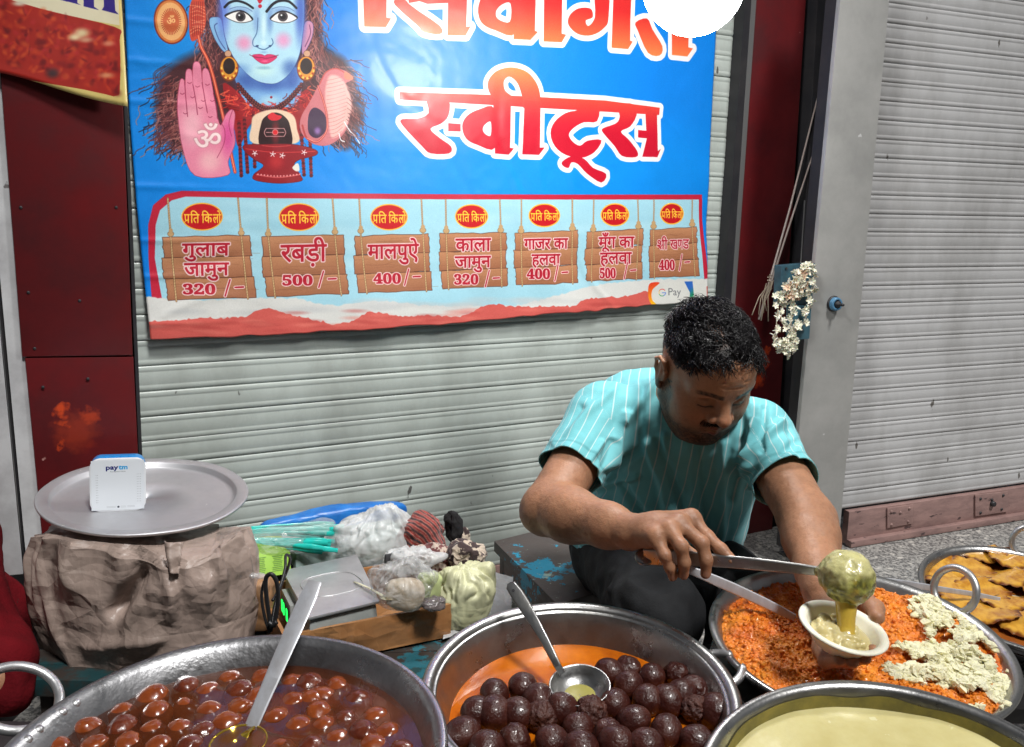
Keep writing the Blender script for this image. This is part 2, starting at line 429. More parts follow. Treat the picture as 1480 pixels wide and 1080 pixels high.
# ------------------------------------------------------------ the banner's print
BU0, BZ1, BRES = MAINW.uz(150, 100, .02)[0]-.05, 1.95, 1150.
BU1, BZ0 = MAINW.uz(1060, 300, .02)[0]+.05, 0.62
BW, BH = int((BU1-BU0)*BRES), int((BZ1-BZ0)*BRES)
def banner_map(pts):
    pts = np.asarray(pts, float); r = FW[None]+RT[None]*((pts[:, :1]-740)/FPX)-UP[None]*((pts[:, 1:]-540)/FPX)
    q = MAINW.p0+MAINW.n*.02; t = ((q-CAM)@MAINW.n)/(r@MAINW.n); h = CAM+r*t[:, None]
    return np.stack([((h-MAINW.p0)@MAINW.u-BU0)*BRES, (BZ1-h[:, 2])*BRES], 1)
def paint_banner():
    c = Canvas(BW, BH, (0, 122, 216), banner_map)
    z1 = tf(200, 0, 3.858); z2 = tf(500, 0, 2.5517); z3 = tf(200, 260, 3.5238); z4 = tf(600, 260, 3.3636)
    c.blob(700, 250, 500, 120, (0, 150, 235), .6); c.blob(300, 60, 160, 220, (20, 150, 225), .5)
    # --- lower panel
    red, lb = (188, 32, 58), (158, 205, 220)
    fr = z3([(70, 640), (52, 400), (50, 230), (75, 130), (140, 75), (220, 56), (700, 66), (1480, 73)])+z4([(700, 72), (1390, 72), (1394, 200), (1412, 480)])
    c.fill(fr, red)
    fi = z3([(125, 640), (84, 400), (88, 230), (110, 155), (170, 105), (240, 86), (700, 94), (1480, 99)])+z4([(700, 96), (1375, 96), (1378, 200), (1392, 480), (1400, 620), (200, 800)])
    c.fill(fi, lb)
    for i in range(40):
        x = 240+rng.random()*760; y = 295+rng.random()*120; c.blob(x, y, 60, 12, (185, 222, 232) if i % 2 else (140, 192, 212), .35)
    # clouds and salmon hills
    def rough(pts, amp, step=4):
        o = []; 
        for (a, b), (d, e) in zip(pts[:-1], pts[1:]):
            n = max(1, int(abs(d-a)/step))
            for k in range(n): o.append((a+(d-a)*k/n, b+(e-b)*k/n+rng.normal()*amp))
        return o+[pts[-1]]
    top = z3([(40, 595), (300, 612), (620, 600), (800, 602), (900, 625), (1000, 640), (1200, 612), (1480, 640)])+z4([(200, 612), (480, 612), (650, 570), (800, 528), (950, 500), (1150, 485), (1420, 480)])
    bot = [(1060, 520), (150, 560)]
    c.fill(rough(top, .8)+bot, (212, 212, 208), 3)
    for i in range(30): x = 220+rng.random()*700; c.blob(x, 455-(x-220)*.03+rng.normal()*4, 40, 6, (190, 192, 192), .4)
    sal = z3([(40, 725), (70, 720), (200, 715), (330, 700), (450, 705), (560, 690), (610, 662), (650, 652), (700, 660), (760, 685), (850, 705), (990, 735), (1090, 715), (1130, 685), (1170, 668), (1280, 685), (1360, 695), (1480, 685)])+z4([(100, 655), (200, 668), (280, 640), (330, 612), (380, 605), (480, 612), (600, 615), (740, 615), (830, 580), (950, 570), (1050, 560), (1130, 538), (1420, 520)])
    c.fill(rough(sal, 1.0, 3)+bot, (206, 92, 84), 1.5)
    for i in range(60): x = 220+rng.random()*720; c.blob(x, 478-(x-220)*.045+rng.normal()*8, 25, 4, (225, 122, 108) if i % 2 else (180, 70, 66), .45)
    # hanging price boards
    def F3(p): return z3([p])[0]
    def F4(p): return z4([p])[0]
    boards = [
     ([F3((118, 292)), F3((562, 285)), F3((595, 600)), F3((145, 615))], [(F3((150, 95)), F3((165, 290)), F3((192, 618))), (F3((508, 95)), F3((525, 285)), F3((556, 605)))], F3((325, 188)), (29, 19), [('गुलाब', F3((345, 350)), 68, 22), ('जामुन', F3((348, 450)), 64, 22)], ('𝟑𝟐𝟎', '/-', F3((318, 555)), F3((470, 548)))),
     ([F3((625, 292)), F3((1038, 280)), F3((1065, 580)), F3((650, 598))], [(F3((655, 95)), F3((662, 290)), F3((695, 600))), (F3((988, 95)), F3((1000, 280)), F3((1030, 588)))], F3((818, 190)), (28, 19), [('रबड़ी', F3((842, 368)), 66, 30)], ('𝟓𝟎𝟎', '/-', F3((818, 510)), F3((945, 505)))),
     ([(511, 342), (618, 338), (622, 420), (516, 424)], [((519, 288), (521, 338), (529, 424)), ((609, 288), (611, 337), (615, 421))], (562, 314), (26, 18), [('मालपुऐ', (568, 362), 73, 25)], ('𝟒𝟎𝟎', '/-', (561, 402), (591, 400))),
     ([F4((115, 265)), F4((435, 257)), F4((443, 518)), F4((125, 530))], [(F4((148, 95)), F4((150, 262)), F4((158, 532))), (F4((408, 95)), F4((412, 258)), F4((418, 520)))], F4((272, 178)), (22.5, 16.5), [('काला', F4((280, 310)), 50, 22), ('जामुन', F4((278, 393)), 51, 20)], ('𝟑𝟐𝟎', '/-', F4((252, 482)), F4((360, 478)))),
     ([F4((478, 262)), F4((780, 247)), F4((782, 500)), F4((485, 515))], [(F4((512, 95)), F4((510, 262)), F4((517, 515))), (F4((757, 95)), F4((758, 250)), F4((760, 505)))], F4((623, 173)), (21.5, 16), [('गाजर का', F4((632, 305)), 63, 18), ('हलवा', F4((633, 382)), 41, 19)], ('𝟒𝟎𝟎', '/-', F4((602, 455)), F4((694, 450)))),
     ([F4((827, 255)), F4((1100, 238)), F4((1097, 482)), F4((825, 495))], [(F4((862, 95)), F4((860, 255)), F4((852, 495))), (F4((1076, 95)), F4((1080, 240)), F4((1072, 485)))], F4((965, 170)), (19.5, 15.5), [('मूँग का', F4((974, 298)), 51, 19), ('हलवा', F4((972, 375)), 45, 20)], ('𝟓𝟎𝟎', '/-', F4((938, 452)), F4((1030, 440)))),
     ([F4((1135, 245)), F4((1362, 228)), F4((1368, 465)), F4((1135, 478))], [(F4((1155, 95)), F4((1153, 240)), F4((1160, 478))), (F4((1343, 95)), F4((1344, 230)), F4((1350, 468)))], F4((1243, 165)), (16.5, 14.5), [('श्री खण्ड', F4((1250, 308)), 47, 21)], ('𝟒𝟎𝟎', '/-', F4((1223, 412)), F4((1295, 400)))),
    ]
    for q, ropes, oc, orr, lines, price in boards:
        q = [np.array(p) for p in q]; tl, tr, br, bl = q
        for k in range(3):
            a, b = k/3, (k+1)/3-.012; ix = .012*((-1)**k)
            pl = [tl+(bl-tl)*a+(tr-tl)*ix, tr+(br-tr)*a+(tr-tl)*ix*.6, tr+(br-tr)*b+(tr-tl)*ix*.6, tl+(bl-tl)*b+(tr-tl)*ix]
            e = []
            for i in range(4):
                A, B = pl[i], pl[(i+1) % 4]
                for t in np.linspace(0, 1, 9)[:-1]: e.append(list(A+(B-A)*t+rng.normal(size=2)*.5))
            c.fill(e, (172, 116, 82), .8, grad=((tuple(pl[0]), (188, 132, 94)), (tuple(pl[3]), (158, 102, 72))), outline=(1.6, (88, 52, 40)))
            for g in range(7):
                t = .1+.8*rng.random(); s0 = rng.random()*.6; L = .25+.3*rng.random()
                p0 = pl[0]+(pl[3]-pl[0])*t+(pl[1]-pl[0])*s0; p1 = p0+(pl[1]-pl[0])*L; mid = (p0+p1)/2+np.array([0, rng.normal()*1.2])
                c.stroke(cat([p0, mid, p1], 4, False), 1., (132, 82, 58), alpha=.55)
        for r0, r1, r2 in ropes:
            c.stroke([r0, r1, r2], 4.6, (110, 78, 50)); c.stroke([r0, r1, r2], 3.0, (206, 172, 126))
            for t in np.linspace(0, 1, 40):
                A, B = (r0, r1) if t < .4 else (r1, r2); tt = t/.4 if t < .4 else (t-.4)/.6
                x = A[0]+(B[0]-A[0])*tt; y = A[1]+(B[1]-A[1])*tt; c.stroke([(x-1, y+1), (x+1, y-1)], .8, (140, 104, 66))
            c.ell(r1[0], r1[1]-4, 4.2, 3.4, (190, 154, 108), outline=(1, (110, 78, 50))); c.ell(r1[0], r1[1]-9, 3, 3, (190, 154, 108))
        c.ell(oc[0], oc[1], orr[0]+1.2, orr[1]+1.2, (238, 178, 60)); c.ell(oc[0], oc[1], orr[0]-.6, orr[1]-.6, (190, 16, 28))
        # "प्रति किलो": drawn glyph by glyph, vowel signs in their visual order
        s = orr[0]/29.; yy = oc[1]+3*s
        def T(t, x, wd, h=20, **k): c.text(t, oc[0]+x*s, yy, wd*s, h*orr[1]/19., (248, 200, 60), grow=.45, **k)
        T('प', -22, 8); c.stroke([(oc[0]-23.5*s, yy+2.5*s), (oc[0]-26*s, yy+6*s)], 1.8, (248, 200, 60)); T('ित', -10.5, 13); T('िक', 7, 15); T('लो', 21.5, 11.5)
        for t, (x, y), wd, h in lines:
            if t == 'श्री खण्ड':
                for g, dx, w2 in (('शी', -15.5, 15), ('ख', 1.5, 11.5), ('ण', 10.5, 8), ('ड', 18.5, 8.5)): c.text(g, x+dx, y+2-dx*.03, w2, h, (176, 22, 44), grow=.5, outline=(3.0, (226, 190, 190)))
                c.stroke([(x-15.5, y+2.5), (x-21.5, y+7.5)], 2.4, (176, 22, 44)); continue
            c.text(t, x, y+2, wd, h*1.28, (176, 20, 44), grow=1.0, outline=(3.8, (228, 196, 196)), slope=-.02)
        n, sl, (x, y), (x2, y2) = price; k = (q[1][0]-q[0][0])/118.
        c.text(n, x-2.5*k, y+1.5, (43*k if k > .7 else 22), 20, (176, 24, 46), grow=1.0, outline=(3.4, (230, 196, 196)))
        c.stroke([(x2-8*k, y2+12), (x2-1*k, y2-11)], 8.5, (230, 196, 196)); c.stroke([(x2+6*k, y2), (x2+17*k, y2-.6)], 8.5, (230, 196, 196))
        c.stroke([(x2-8*k, y2+12), (x2-1*k, y2-11)], 3.8, (176, 24, 46)); c.stroke([(x2+6*k, y2), (x2+17*k, y2-.6)], 4.4, (176, 24, 46))
    # payment sticker
    c.fill(z4([(1150, 500), (1400, 482), (1405, 600), (1160, 625), (1132, 560)]), (214, 214, 208))
    c.fill(cat(z4([(1140, 503), (1185, 500), (1152, 535), (1150, 580), (1172, 612), (1150, 612), (1134, 580), (1130, 540)])), (238, 96, 30), grad=((F4((1150, 500)), (226, 60, 34)), (F4((1160, 612)), (248, 196, 20))))
    c.fill(z4([(1302, 494), (1338, 492), (1342, 560), (1350, 590), (1325, 590), (1325, 545)]), (40, 110, 190), grad=((F4((1320, 530)), (44, 100, 186)), (F4((1340, 565)), (30, 150, 80))))
    gx, gy = F4((1198, 548))
    for a0, a1, col in ((-150, -40, (214, 60, 48)), (150, 210, (240, 190, 40)), (60, 150, (40, 150, 80)), (0, 60, (60, 110, 210))):
        c.stroke([(gx+4.4*math.cos(math.radians(t)), gy+5*math.sin(math.radians(t))) for t in np.linspace(a0, a1, 10)], 2.4, col)
    c.stroke([(gx, gy+.3), (gx+4.6, gy)], 2.2, (60, 110, 210)); c.text('Pay', F4((1255, 542))[0], F4((1255, 545))[1], 18, 15, (110, 112, 116), grow=.1)
    # --- headline lettering
    W = (232, 226, 226)
    rowA = [[(62, -80), (150, -80), (150, 65), (167, 68), (148, 100), (68, 98)],
      cat([(150, -150), (200, -40), (232, 15), (345, 95), (347, 126), (288, 118), (262, 92), (182, 20), (178, -6), (150, -40), (110, -140)], 3),
      [(225, -30), (375, -30), (375, 12), (300, 15), (270, 5), (232, 12)],
      [(375, -160), (447, -160), (442, 100), (458, 98), (440, 132), (375, 130)],
      [(40, -190), (700, -175), (1290, -130), (1290, -100), (700, -130), (40, -150)]]
    for p in rowA: c.fill(z2(p), (0, 0, 0), alpha=0, outline=(15, W))
    more = [
      [cat([(622, -60), (560, -55), (505, -20), (484, 35), (498, 85), (545, 112), (622, 122)], 4), cat([(602, 15), (570, 20), (550, 45), (558, 72), (600, 82)], 4)],
      [[(622, -160), (697, -160), (692, 115), (703, 120), (676, 149), (614, 146)]],
      [[(725, -160), (792, -160), (790, 126), (806, 130), (790, 158), (724, 155)]],
      [cat([(905, -130), (960, -130), (962, 60), (945, 105), (900, 132), (850, 128), (815, 95), (818, 60), (850, 34), (895, 34), (903, 66), (878, 78), (886, 98), (905, 80), (912, 40)], 4)],
      [[(983, -150), (1047, -150), (1042, 152), (1052, 155), (1034, 183), (973, 178)]],
      [cat([(1062, 85), (1105, 70), (1125, 110), (1162, 172), (1152, 206), (1108, 196), (1072, 118)], 3)],
      [[(1198, -120), (1262, -120), (1258, 176), (1275, 180), (1254, 210), (1197, 204)]]]
    for p in more: c.fill([z2(q) for q in p], (0, 0, 0), alpha=0, outline=(15, W))
    gA = ((F2(500, 0), (200, 36, 36)), (F2(500, 175), (246, 132, 70)))
    for p in rowA: c.fill(z2(p), None, grad=gA)
    for p in more: c.fill([z2(q) for q in p], None, grad=((F2(700, 10), (200, 36, 36)), (F2(700, 190), (246, 132, 70))))
    rowB = [
      [[(197, 340), (575, 352), (950, 372), (1153, 398), (1150, 425), (720, 400), (400, 380), (198, 368)]],
      [cat([(562, 372), (528, 345), (522, 300), (555, 262), (610, 250), (665, 268), (702, 315), (714, 370), (712, 400), (652, 400), (648, 365), (630, 310), (600, 284), (580, 300), (584, 335), (612, 362)], 4)],
      [[(655, 370), (713, 375), (711, 545), (728, 545), (708, 572), (647, 570)]],
      [cat([(300, 362), (375, 368), (377, 425), (350, 456), (310, 476), (345, 510), (386, 540), (380, 566), (312, 566), (280, 540), (208, 462), (208, 440), (262, 438), (304, 418)], 3)],
      [[(376, 455), (421, 458), (421, 486), (376, 484)]],
      [cat([(545, 402), (490, 404), (445, 428), (427, 465), (440, 510), (480, 534), (548, 545)], 4), cat([(531, 450), (508, 462), (502, 480), (512, 496), (531, 500)], 4)],
      [[(540, 372), (605, 375), (602, 546), (616, 548), (598, 571), (547, 567)]],
      [cat([(858, 385), (925, 388), (920, 448), (872, 452), (835, 472), (816, 498), (832, 525), (858, 538), (885, 520), (936, 518), (910, 562), (862, 583), (805, 572), (765, 540), (750, 492), (765, 450), (805, 418), (852, 406)], 3)],
      [cat([(793, 596), (828, 577), (872, 586), (905, 620), (954, 642), (936, 674), (882, 640), (850, 606), (826, 600), (815, 620), (795, 612)], 3)],
      [cat([(998, 385), (1062, 388), (1066, 428), (1042, 468), (1008, 486), (1036, 515), (1070, 560), (1064, 580), (1012, 576), (985, 540), (943, 492), (942, 474), (990, 456), (1004, 430)], 3)],
      [[(1072, 480), (1112, 484), (1112, 512), (1072, 508)]],
      [[(1098, 395), (1142, 402), (1145, 558), (1156, 550), (1144, 580), (1088, 579), (1104, 512)]]]
    for p in rowB: c.fill([z2(q) for q in p], (0, 0, 0), alpha=0, outline=(14, W))
    for p in rowB: c.fill([z2(q) for q in p], None, grad=((F2(600, 255), (232, 112, 62)), (F2(600, 480), (190, 8, 40))) if p is not rowB[1] else ((F2(600, 255), (238, 124, 66)), (F2(600, 400), (205, 50, 52))))
    portrait(c, z1)
    c.a += np.random.default_rng(9).normal(size=c.a.shape[:2]+(1,)).astype(np.float32)*.018; c.a = np.clip(c.a, 0, 1)
    return c.image('banner_print')
def F2(x, y): return (500+x/2.5517, y/2.5517)
def portrait(c, z):
    """a calendar-style portrait: blue face, dark locks, raised palm, hooded snake"""
    S = lambda pts, **k: None
    def fl(pts, col, n=5, **k): c.fill(cat(z(pts), n) if n else z(pts), col, **k)
    def bl(x, y, rx, ry, col, a=1, rot=0): p = z([(x, y)])[0]; c.blob(p[0], p[1], rx/3.858, ry/3.858, col, a, rot)
    def st(pts, w_, col, a=1, n=5): c.stroke(cat(z(pts), n, False), w_, col, alpha=a)
    r2 = np.random.default_rng(3)
    hair = [(330, -420), (420, -520), (700, -560), (950, -500), (1020, -300), (1010, 0), (1030, 240), (1150, 330), (1200, 430), (1215, 560), (1250, 640), (1200, 740), (1170, 830), (1100, 800), (950, 700), (560, 700), (400, 760), (230, 830), (150, 760), (100, 640), (110, 520), (150, 400), (240, 330), (350, 270), (400, 190), (360, 60), (350, -100)]
    fl(hair, (70, 34, 40), soft=22)
    for i in range(1100):   # wavy locks
        if i % 3 == 0: x, y, a = 250+r2.normal()*80, 420+r2.random()*400, 2.4+r2.normal()*.4
        elif i % 3 == 1: x, y, a = 1080+r2.normal()*70, 330+r2.random()*430, .9+r2.normal()*.4
        else:
            sd = r2.random() < .5; x = (390 if sd else 985)+r2.normal()*28; y = -100+r2.random()*420; a = 1.6+r2.normal()*.3
        L = 70+r2.random()*60; pts = []
        for t in np.linspace(0, 1, 6): pts.append((x+math.cos(a)*L*t+math.sin(t*9+i)*8, y+math.sin(a)*L*t))
        col = [(132, 70, 66), (44, 20, 28), (176, 112, 104), (100, 46, 52)][i % 4]
        st(pts, 2.2, col, .75, 3)
    # drum on its staff
    fl([(285, 40), (345, -60), (375, 60), (372, 150), (330, 215), (290, 215)], (196, 70, 50))
    for i in range(9): st([(285+r2.random()*20, 30+i*20), (330, 20+i*20+r2.normal()*8), (370, 40+i*18)], 2., (240, 150, 110), .8)
    for i in range(6): st([(300+i*12, 10), (296+i*12, 110), (305+i*11, 205)], 1.6, (130, 30, 34), .8)
    st([(335, 200), (350, 260), (385, 330), (415, 420), (440, 520), (470, 640), (540, 960)], 8, (190, 60, 44)); st([(335, 200), (350, 260), (385, 330), (415, 420), (440, 520), (470, 640), (540, 960)], 3, (236, 130, 96))
    p = z([(182, 120)])[0]; c.ell(p[0], p[1], 25, 33, (120, 40, 30), rot=-.12); c.ell(p[0], p[1], 23, 31, (206, 118, 60), rot=-.12); c.ell(p[0], p[1], 20, 27.5, (232, 172, 110), rot=-.12)
    for k in range(36):
        a = k*math.pi/18; c.stroke([(p[0]+11*math.cos(a), p[1]+14*math.sin(a)), (p[0]+14.5*math.cos(a), p[1]+19*math.sin(a))], 2, (176, 70, 44))
    c.ell(p[0], p[1], 11.5, 15, (196, 96, 56), rot=-.1); 
    c.text('ॐ', p[0], p[1], 12, 16, (236, 186, 120), grow=.3)
    # neck, shoulders, face
    sk, skd, skl = (120, 168, 214), (52, 84, 160), (178, 214, 226)
    fl([(560, 380), (890, 380), (905, 520), (880, 590), (740, 610), (620, 590), (560, 500)], (116, 166, 214))
    bl(600, 440, 90, 90, (40, 70, 150), .7); bl(860, 440, 70, 90, (40, 70, 150), .7); bl(735, 470, 160, 60, (44, 76, 156), .8); bl(735, 560, 90, 40, skl, .7)
    for sgn, pts in ((0, [(462, 110), (430, 96), (400, 105), (402, 150), (430, 220), (470, 280), (500, 290), (480, 200)]), (1, [(930, 130), (955, 118), (975, 140), (970, 200), (945, 260), (915, 300), (915, 200)])):
        fl(pts, (128, 176, 214) if not sgn else (190, 130, 160), outline=(1, (48, 60, 120)))
    st([(440, 130), (425, 150), (450, 220), (485, 275)], 2.5, (60, 80, 140)); st([(955, 140), (960, 190), (930, 260)], 2.5, (110, 60, 100))
    face = [(452, -60), (470, 60), (480, 180), (510, 280), (570, 375), (640, 440), (710, 465), (780, 460), (850, 400), (895, 310), (915, 200), (925, 80), (920, -80), (900, -260), (700, -330), (500, -260)]
    fl(face, (166, 206, 224), outline=(1.2, (40, 60, 130)))
    bl(700, 60, 260, 320, (172, 210, 226), .7); bl(475, 60, 50, 240, (86, 110, 200), .8); bl(905, 60, 45, 260, (60, 90, 176), .9); bl(560, 390, 90, 50, (96, 140, 196), .7); bl(850, 380, 70, 70, (52, 88, 160), .75)
    bl(700, 395, 90, 50, (192, 226, 222), .8); bl(700, 380, 60, 14, (90, 140, 170), .5)
    bl(590, 240, 62, 62, (226, 132, 170), .8); bl(810, 225, 58, 60, (226, 132, 176), .75)
    bl(660, 110, 30, 110, (120, 156, 206), .7); bl(735, 110, 26, 110, (92, 130, 190), .7); bl(700, 150, 16, 100, (206, 232, 236), .8); bl(700, 240, 24, 26, (206, 232, 236), .8)
    st([(668, 100), (662, 180), (640, 225), (642, 255), (665, 262)], 2., (64, 100, 150)); st([(745, 215), (752, 240), (735, 262)], 2., (44, 80, 140)); st([(655, 258), (680, 272), (705, 276), (730, 262)], 2.2, (40, 76, 130))
    c.ell(*z([(664, 256)])[0], 2.2, 1.2, (30, 50, 100)); c.ell(*z([(735, 256)])[0], 2.2, 1.2, (30, 50, 100)); bl(700, 292, 30, 10, (120, 160, 200), .6)
    for (cx, dx) in ((570, -1), (805, 1)):
        e = [(cx-85, 88), (cx-40, 66), (cx+5, 60), (cx+45, 80), (cx+68, 108), (cx+20, 124), (cx-30, 118)] if dx < 0 else [(cx-68, 104), (cx-35, 74), (cx+5, 62), (cx+50, 76), (cx+82, 98), (cx+40, 122), (cx-20, 124)]
        bl(cx, 60, 80, 26, (84, 110, 180), .5)
        fl(e, (232, 230, 226), outline=(1.4, (20, 18, 30)))
        q = z([(cx+2, 92)])[0]; c.ell(q[0], q[1], 7.2, 7.2, (66, 58, 62)); c.ell(q[0], q[1], 4.2, 4.2, (12, 10, 16)); c.ell(q[0]-2, q[1]-2, 1.3, 1.3, (240, 240, 240))
        st(e[:5] if dx < 0 else e[:5], 3.4, (18, 14, 24)); st([(cx-60, 50), (cx-20, 38), (cx+30, 42), (cx+66, 62)], 1.6, (70, 90, 150), .8)
    st([(482, 40), (510, 14), (550, 4), (600, 18), (640, 44)], 5.5, (16, 14, 26)); st([(716, 64), (750, 24), (790, 4), (840, 8), (882, 44)], 6, (16, 14, 26))
    fl([(636, 312), (668, 304), (690, 306), (704, 312), (720, 305), (745, 306), (772, 318), (740, 345), (708, 356), (675, 348)], (206, 40, 96), outline=(.8, (130, 20, 60)))
    st([(620, 306), (645, 318), (690, 322), (710, 326), (745, 320), (780, 308)], 1.6, (110, 10, 50)); bl(705, 342, 26, 8, (236, 110, 150), .8)
    fl([(640, -60), (660, -10), (678, 20), (700, -10), (720, -60), (690, -40), (668, -40)], (190, 24, 50)); c.ell(*z([(680, 34)])[0], 2.8, 2.8, (180, 16, 44)); c.ell(*z([(740, 543)])[0], 1.8, 1.8, (150, 10, 40))
    for cx in (505, 935):   # ear rings
        s_ = -1 if cx < 700 else 1
        c.ell(*z([(cx+s_*5, 300)])[0], 4.5, 4.5, (196, 150, 120), outline=(.8, (90, 40, 20)))
        for rr, col in ((13.5, (120, 50, 16)), (12.3, (214, 140, 44)), (8.6, (40, 22, 20))):
            q = z([(cx, 385)])[0]; c.ell(q[0], q[1]-(13.5-rr)*.8, rr, rr*1.35, col)
        for k in range(12):
            a = math.pi*(k/11); q = z([(cx, 380)])[0]; c.ell(q[0]+11*math.cos(a), q[1]+15*math.sin(a), 1.5, 1.5, (244, 196, 90) if k % 2 else (170, 60, 24))
    # beads and red garland
    fl([(470, 470), (560, 520), (620, 590), (740, 640), (860, 600), (930, 500), (980, 560), (960, 700), (900, 780), (850, 640), (700, 640), (620, 700), (560, 820), (530, 700)], (150, 24, 30))
    for i in range(150):
        x = 480+r2.random()*490; y = 520+abs(math.sin((x-480)/490*math.pi))*90+r2.normal()*28; st([(x, y), (x+r2.normal()*20, y+14), (x+r2.normal()*24, y+28)], 2.4, [(206, 44, 40), (110, 12, 22), (236, 96, 66), (170, 24, 34)][i % 4], .8, 2)
    for row, (dy, n) in enumerate(((0, 30), (16, 32))):
        for k in range(n):
            t = k/(n-1); x = 556+t*352; y = 470+dy+math.sin(t*math.pi)*135; c.ell(*z([(x, y)])[0], 2.6, 2.6, (66, 14, 22)); c.ell(*z([(x-2, y-3)])[0], .9, .9, (150, 60, 60))
    for x0, x1, y1 in ((560, 575, 980), (590, 610, 960), (640, 650, 930), (905, 925, 975), (955, 965, 980)):
        n = 26 if x0 < 600 else 20
        for k in range(n):
            t = k/(n-1); c.ell(*z([(x0+(x1-x0)*t, y1-300+300*t)])[0], 2.7, 2.7, (84, 14, 24) if k % 2 else (130, 24, 34))
    # the stone on its base
    fl([(630, 700), (650, 640), (760, 610), (860, 640), (885, 720), (880, 800), (640, 800)], (226, 196, 168), soft=3)
    fl([(682, 815), (684, 690), (715, 645), (765, 628), (815, 650), (845, 700), (848, 815)], (40, 10, 16)); bl(765, 740, 30, 90, (140, 20, 32), .8)
    for dy in (-22, 0, 22): st([(712, 739+dy), (812, 739+dy)], 1.8, (206, 150, 150), .9)
    st([(712, 717), (702, 740), (712, 761)], 1.8, (206, 150, 150)); st([(812, 717), (822, 740), (812, 761)], 1.8, (206, 150, 150)); c.ell(*z([(763, 738)])[0], 3.6, 3.6, (214, 30, 40), outline=(1, (230, 190, 180)))
    fl([(590, 812), (700, 806), (860, 806), (985, 835), (990, 865), (900, 890), (870, 920), (905, 980), (905, 1010), (780, 1022), (655, 1005), (645, 975), (700, 925), (650, 890), (600, 850)], (140, 12, 26), outline=(1, (80, 6, 16)))
    bl(770, 900, 60, 60, (190, 40, 44), .8); st([(600, 830), (760, 850), (985, 845)], 2.4, (196, 50, 52)); st([(660, 975), (780, 990), (900, 975)], 2.4, (206, 90, 90)); st([(690, 812), (765, 818), (848, 812)], 2.2, (190, 60, 60))
    for (x, y) in ((650, 855), (750, 860), (803, 868), (925, 850)):
        for k in range(5): a = k*1.257+x; q = z([(x, y)])[0]; c.stroke([q, (q[0]+4*math.cos(a), q[1]+4*math.sin(a))], 1.8, (236, 220, 220))
    fl([(860, 935), (890, 910), (900, 950), (880, 955)], (226, 220, 210))
    for k in range(14): q = z([(668+k*18, 972+10*math.sin(k*.25))])[0]; c.ell(q[0], q[1], 1.2, 1.2, (226, 140, 140))
    fl([(720, 650), (745, 628), (770, 640), (800, 650), (780, 670), (740, 672)], (206, 24, 40))
    # snake
    fl([(1010, 470), (1040, 410), (1100, 385), (1160, 400), (1195, 440), (1150, 470), (1130, 520), (1180, 620), (1150, 740), (1060, 810), (970, 800), (910, 740), (905, 660), (960, 560), (990, 500)], (196, 110, 116))
    fl([(1060, 430), (1120, 430), (1170, 500), (1190, 600), (1150, 720), (1080, 770), (1060, 660), (1040, 540)], (226, 172, 164), soft=6)
    for i in range(16): t = i/15; st([(1048+t*4, 450+t*320), (1090+t*10, 442+t*320), (1165-abs(t-.5)*60, 430+t*300)], 1.2, (170, 96, 100), .8)
    fl([(950, 640), (985, 600), (1040, 640), (1050, 720), (1000, 770), (950, 740)], (60, 34, 64)); bl(1000, 730, 26, 30, (150, 110, 176), .9)
    st([(1000, 480), (1030, 560), (1050, 640), (1050, 730), (1000, 790), (940, 770), (915, 700)], 5, (176, 60, 60)); st([(1000, 480), (1030, 560), (1050, 640), (1050, 730), (1000, 790), (940, 770)], 1.6, (236, 150, 130))
    st([(1010, 470), (1045, 405), (1110, 385), (1190, 440)], 3, (190, 70, 64)); fl([(1150, 400), (1190, 425), (1192, 445), (1150, 440)], (206, 120, 90)); bl(1110, 560, 60, 140, (236, 200, 196), .35)
    st([(1150, 680), (1180, 730), (1210, 760), (1235, 800)], 2.6, (226, 226, 230)); st([(1120, 745), (1130, 780), (1150, 790)], 2.6, (226, 226, 230))
    for i in range(70):
        y = 480+r2.random()*340; x = 1160+r2.random()*60; st([(x, y), (x+24, y+20), (x+40+r2.random()*20, y+50), (x+50, y+70)], 1.2, (86, 44, 46), .8, 2)
    for i in range(60):
        y = 350+r2.random()*440; x = 200-r2.random()*50; st([(x, y), (x-30, y+18), (x-50-r2.random()*20, y+44), (x-64, y+80)], 1.2, (92, 44, 48), .8, 2)
    # raised palm
    pink, dk = (226, 132, 158), (150, 40, 76)
    fl([(222, 640), (220, 560), (232, 460), (245, 440), (258, 460), (262, 520), (266, 410), (280, 385), (298, 400), (305, 470), (305, 370), (322, 345), (345, 365), (358, 470), (358, 400), (375, 382), (395, 410), (418, 520), (440, 650), (460, 700), (490, 640), (520, 612), (538, 640), (530, 720), (538, 800), (500, 900), (500, 975), (318, 978), (250, 830)], pink, n=4, outline=(1.2, (170, 60, 90)))
    bl(300, 700, 90, 160, (244, 186, 196), .8); bl(500, 760, 50, 150, (206, 60, 140), .7); bl(400, 900, 90, 90, (240, 190, 190), .7); bl(350, 560, 60, 80, (240, 160, 176), .6)
    for p_ in ([(258, 460), (266, 560), (275, 650)], [(304, 470), (320, 560), (330, 640)], [(356, 460), (372, 560), (385, 630)], [(418, 520), (436, 600), (440, 660)]): st(p_, 1.8, dk)
    for x, y in ((245, 520), (262, 630), (285, 460), (302, 540), (330, 480), (362, 560), (385, 470), (412, 560), (345, 600), (400, 650)): st([(x-10, y), (x, y+6), (x+12, y)], 1.8, dk, .8, 3)
    st([(440, 660), (480, 720), (478, 800), (440, 880)], 1.8, dk, .7); st([(525, 615), (505, 690), (520, 760)], 1.8, dk, .7)
    q = z([(385, 780)])[0]; c.text('ॐ', q[0], q[1]+1, 38, 44, (248, 220, 220), grow=.6, outline=(2.4, (206, 140, 150)))
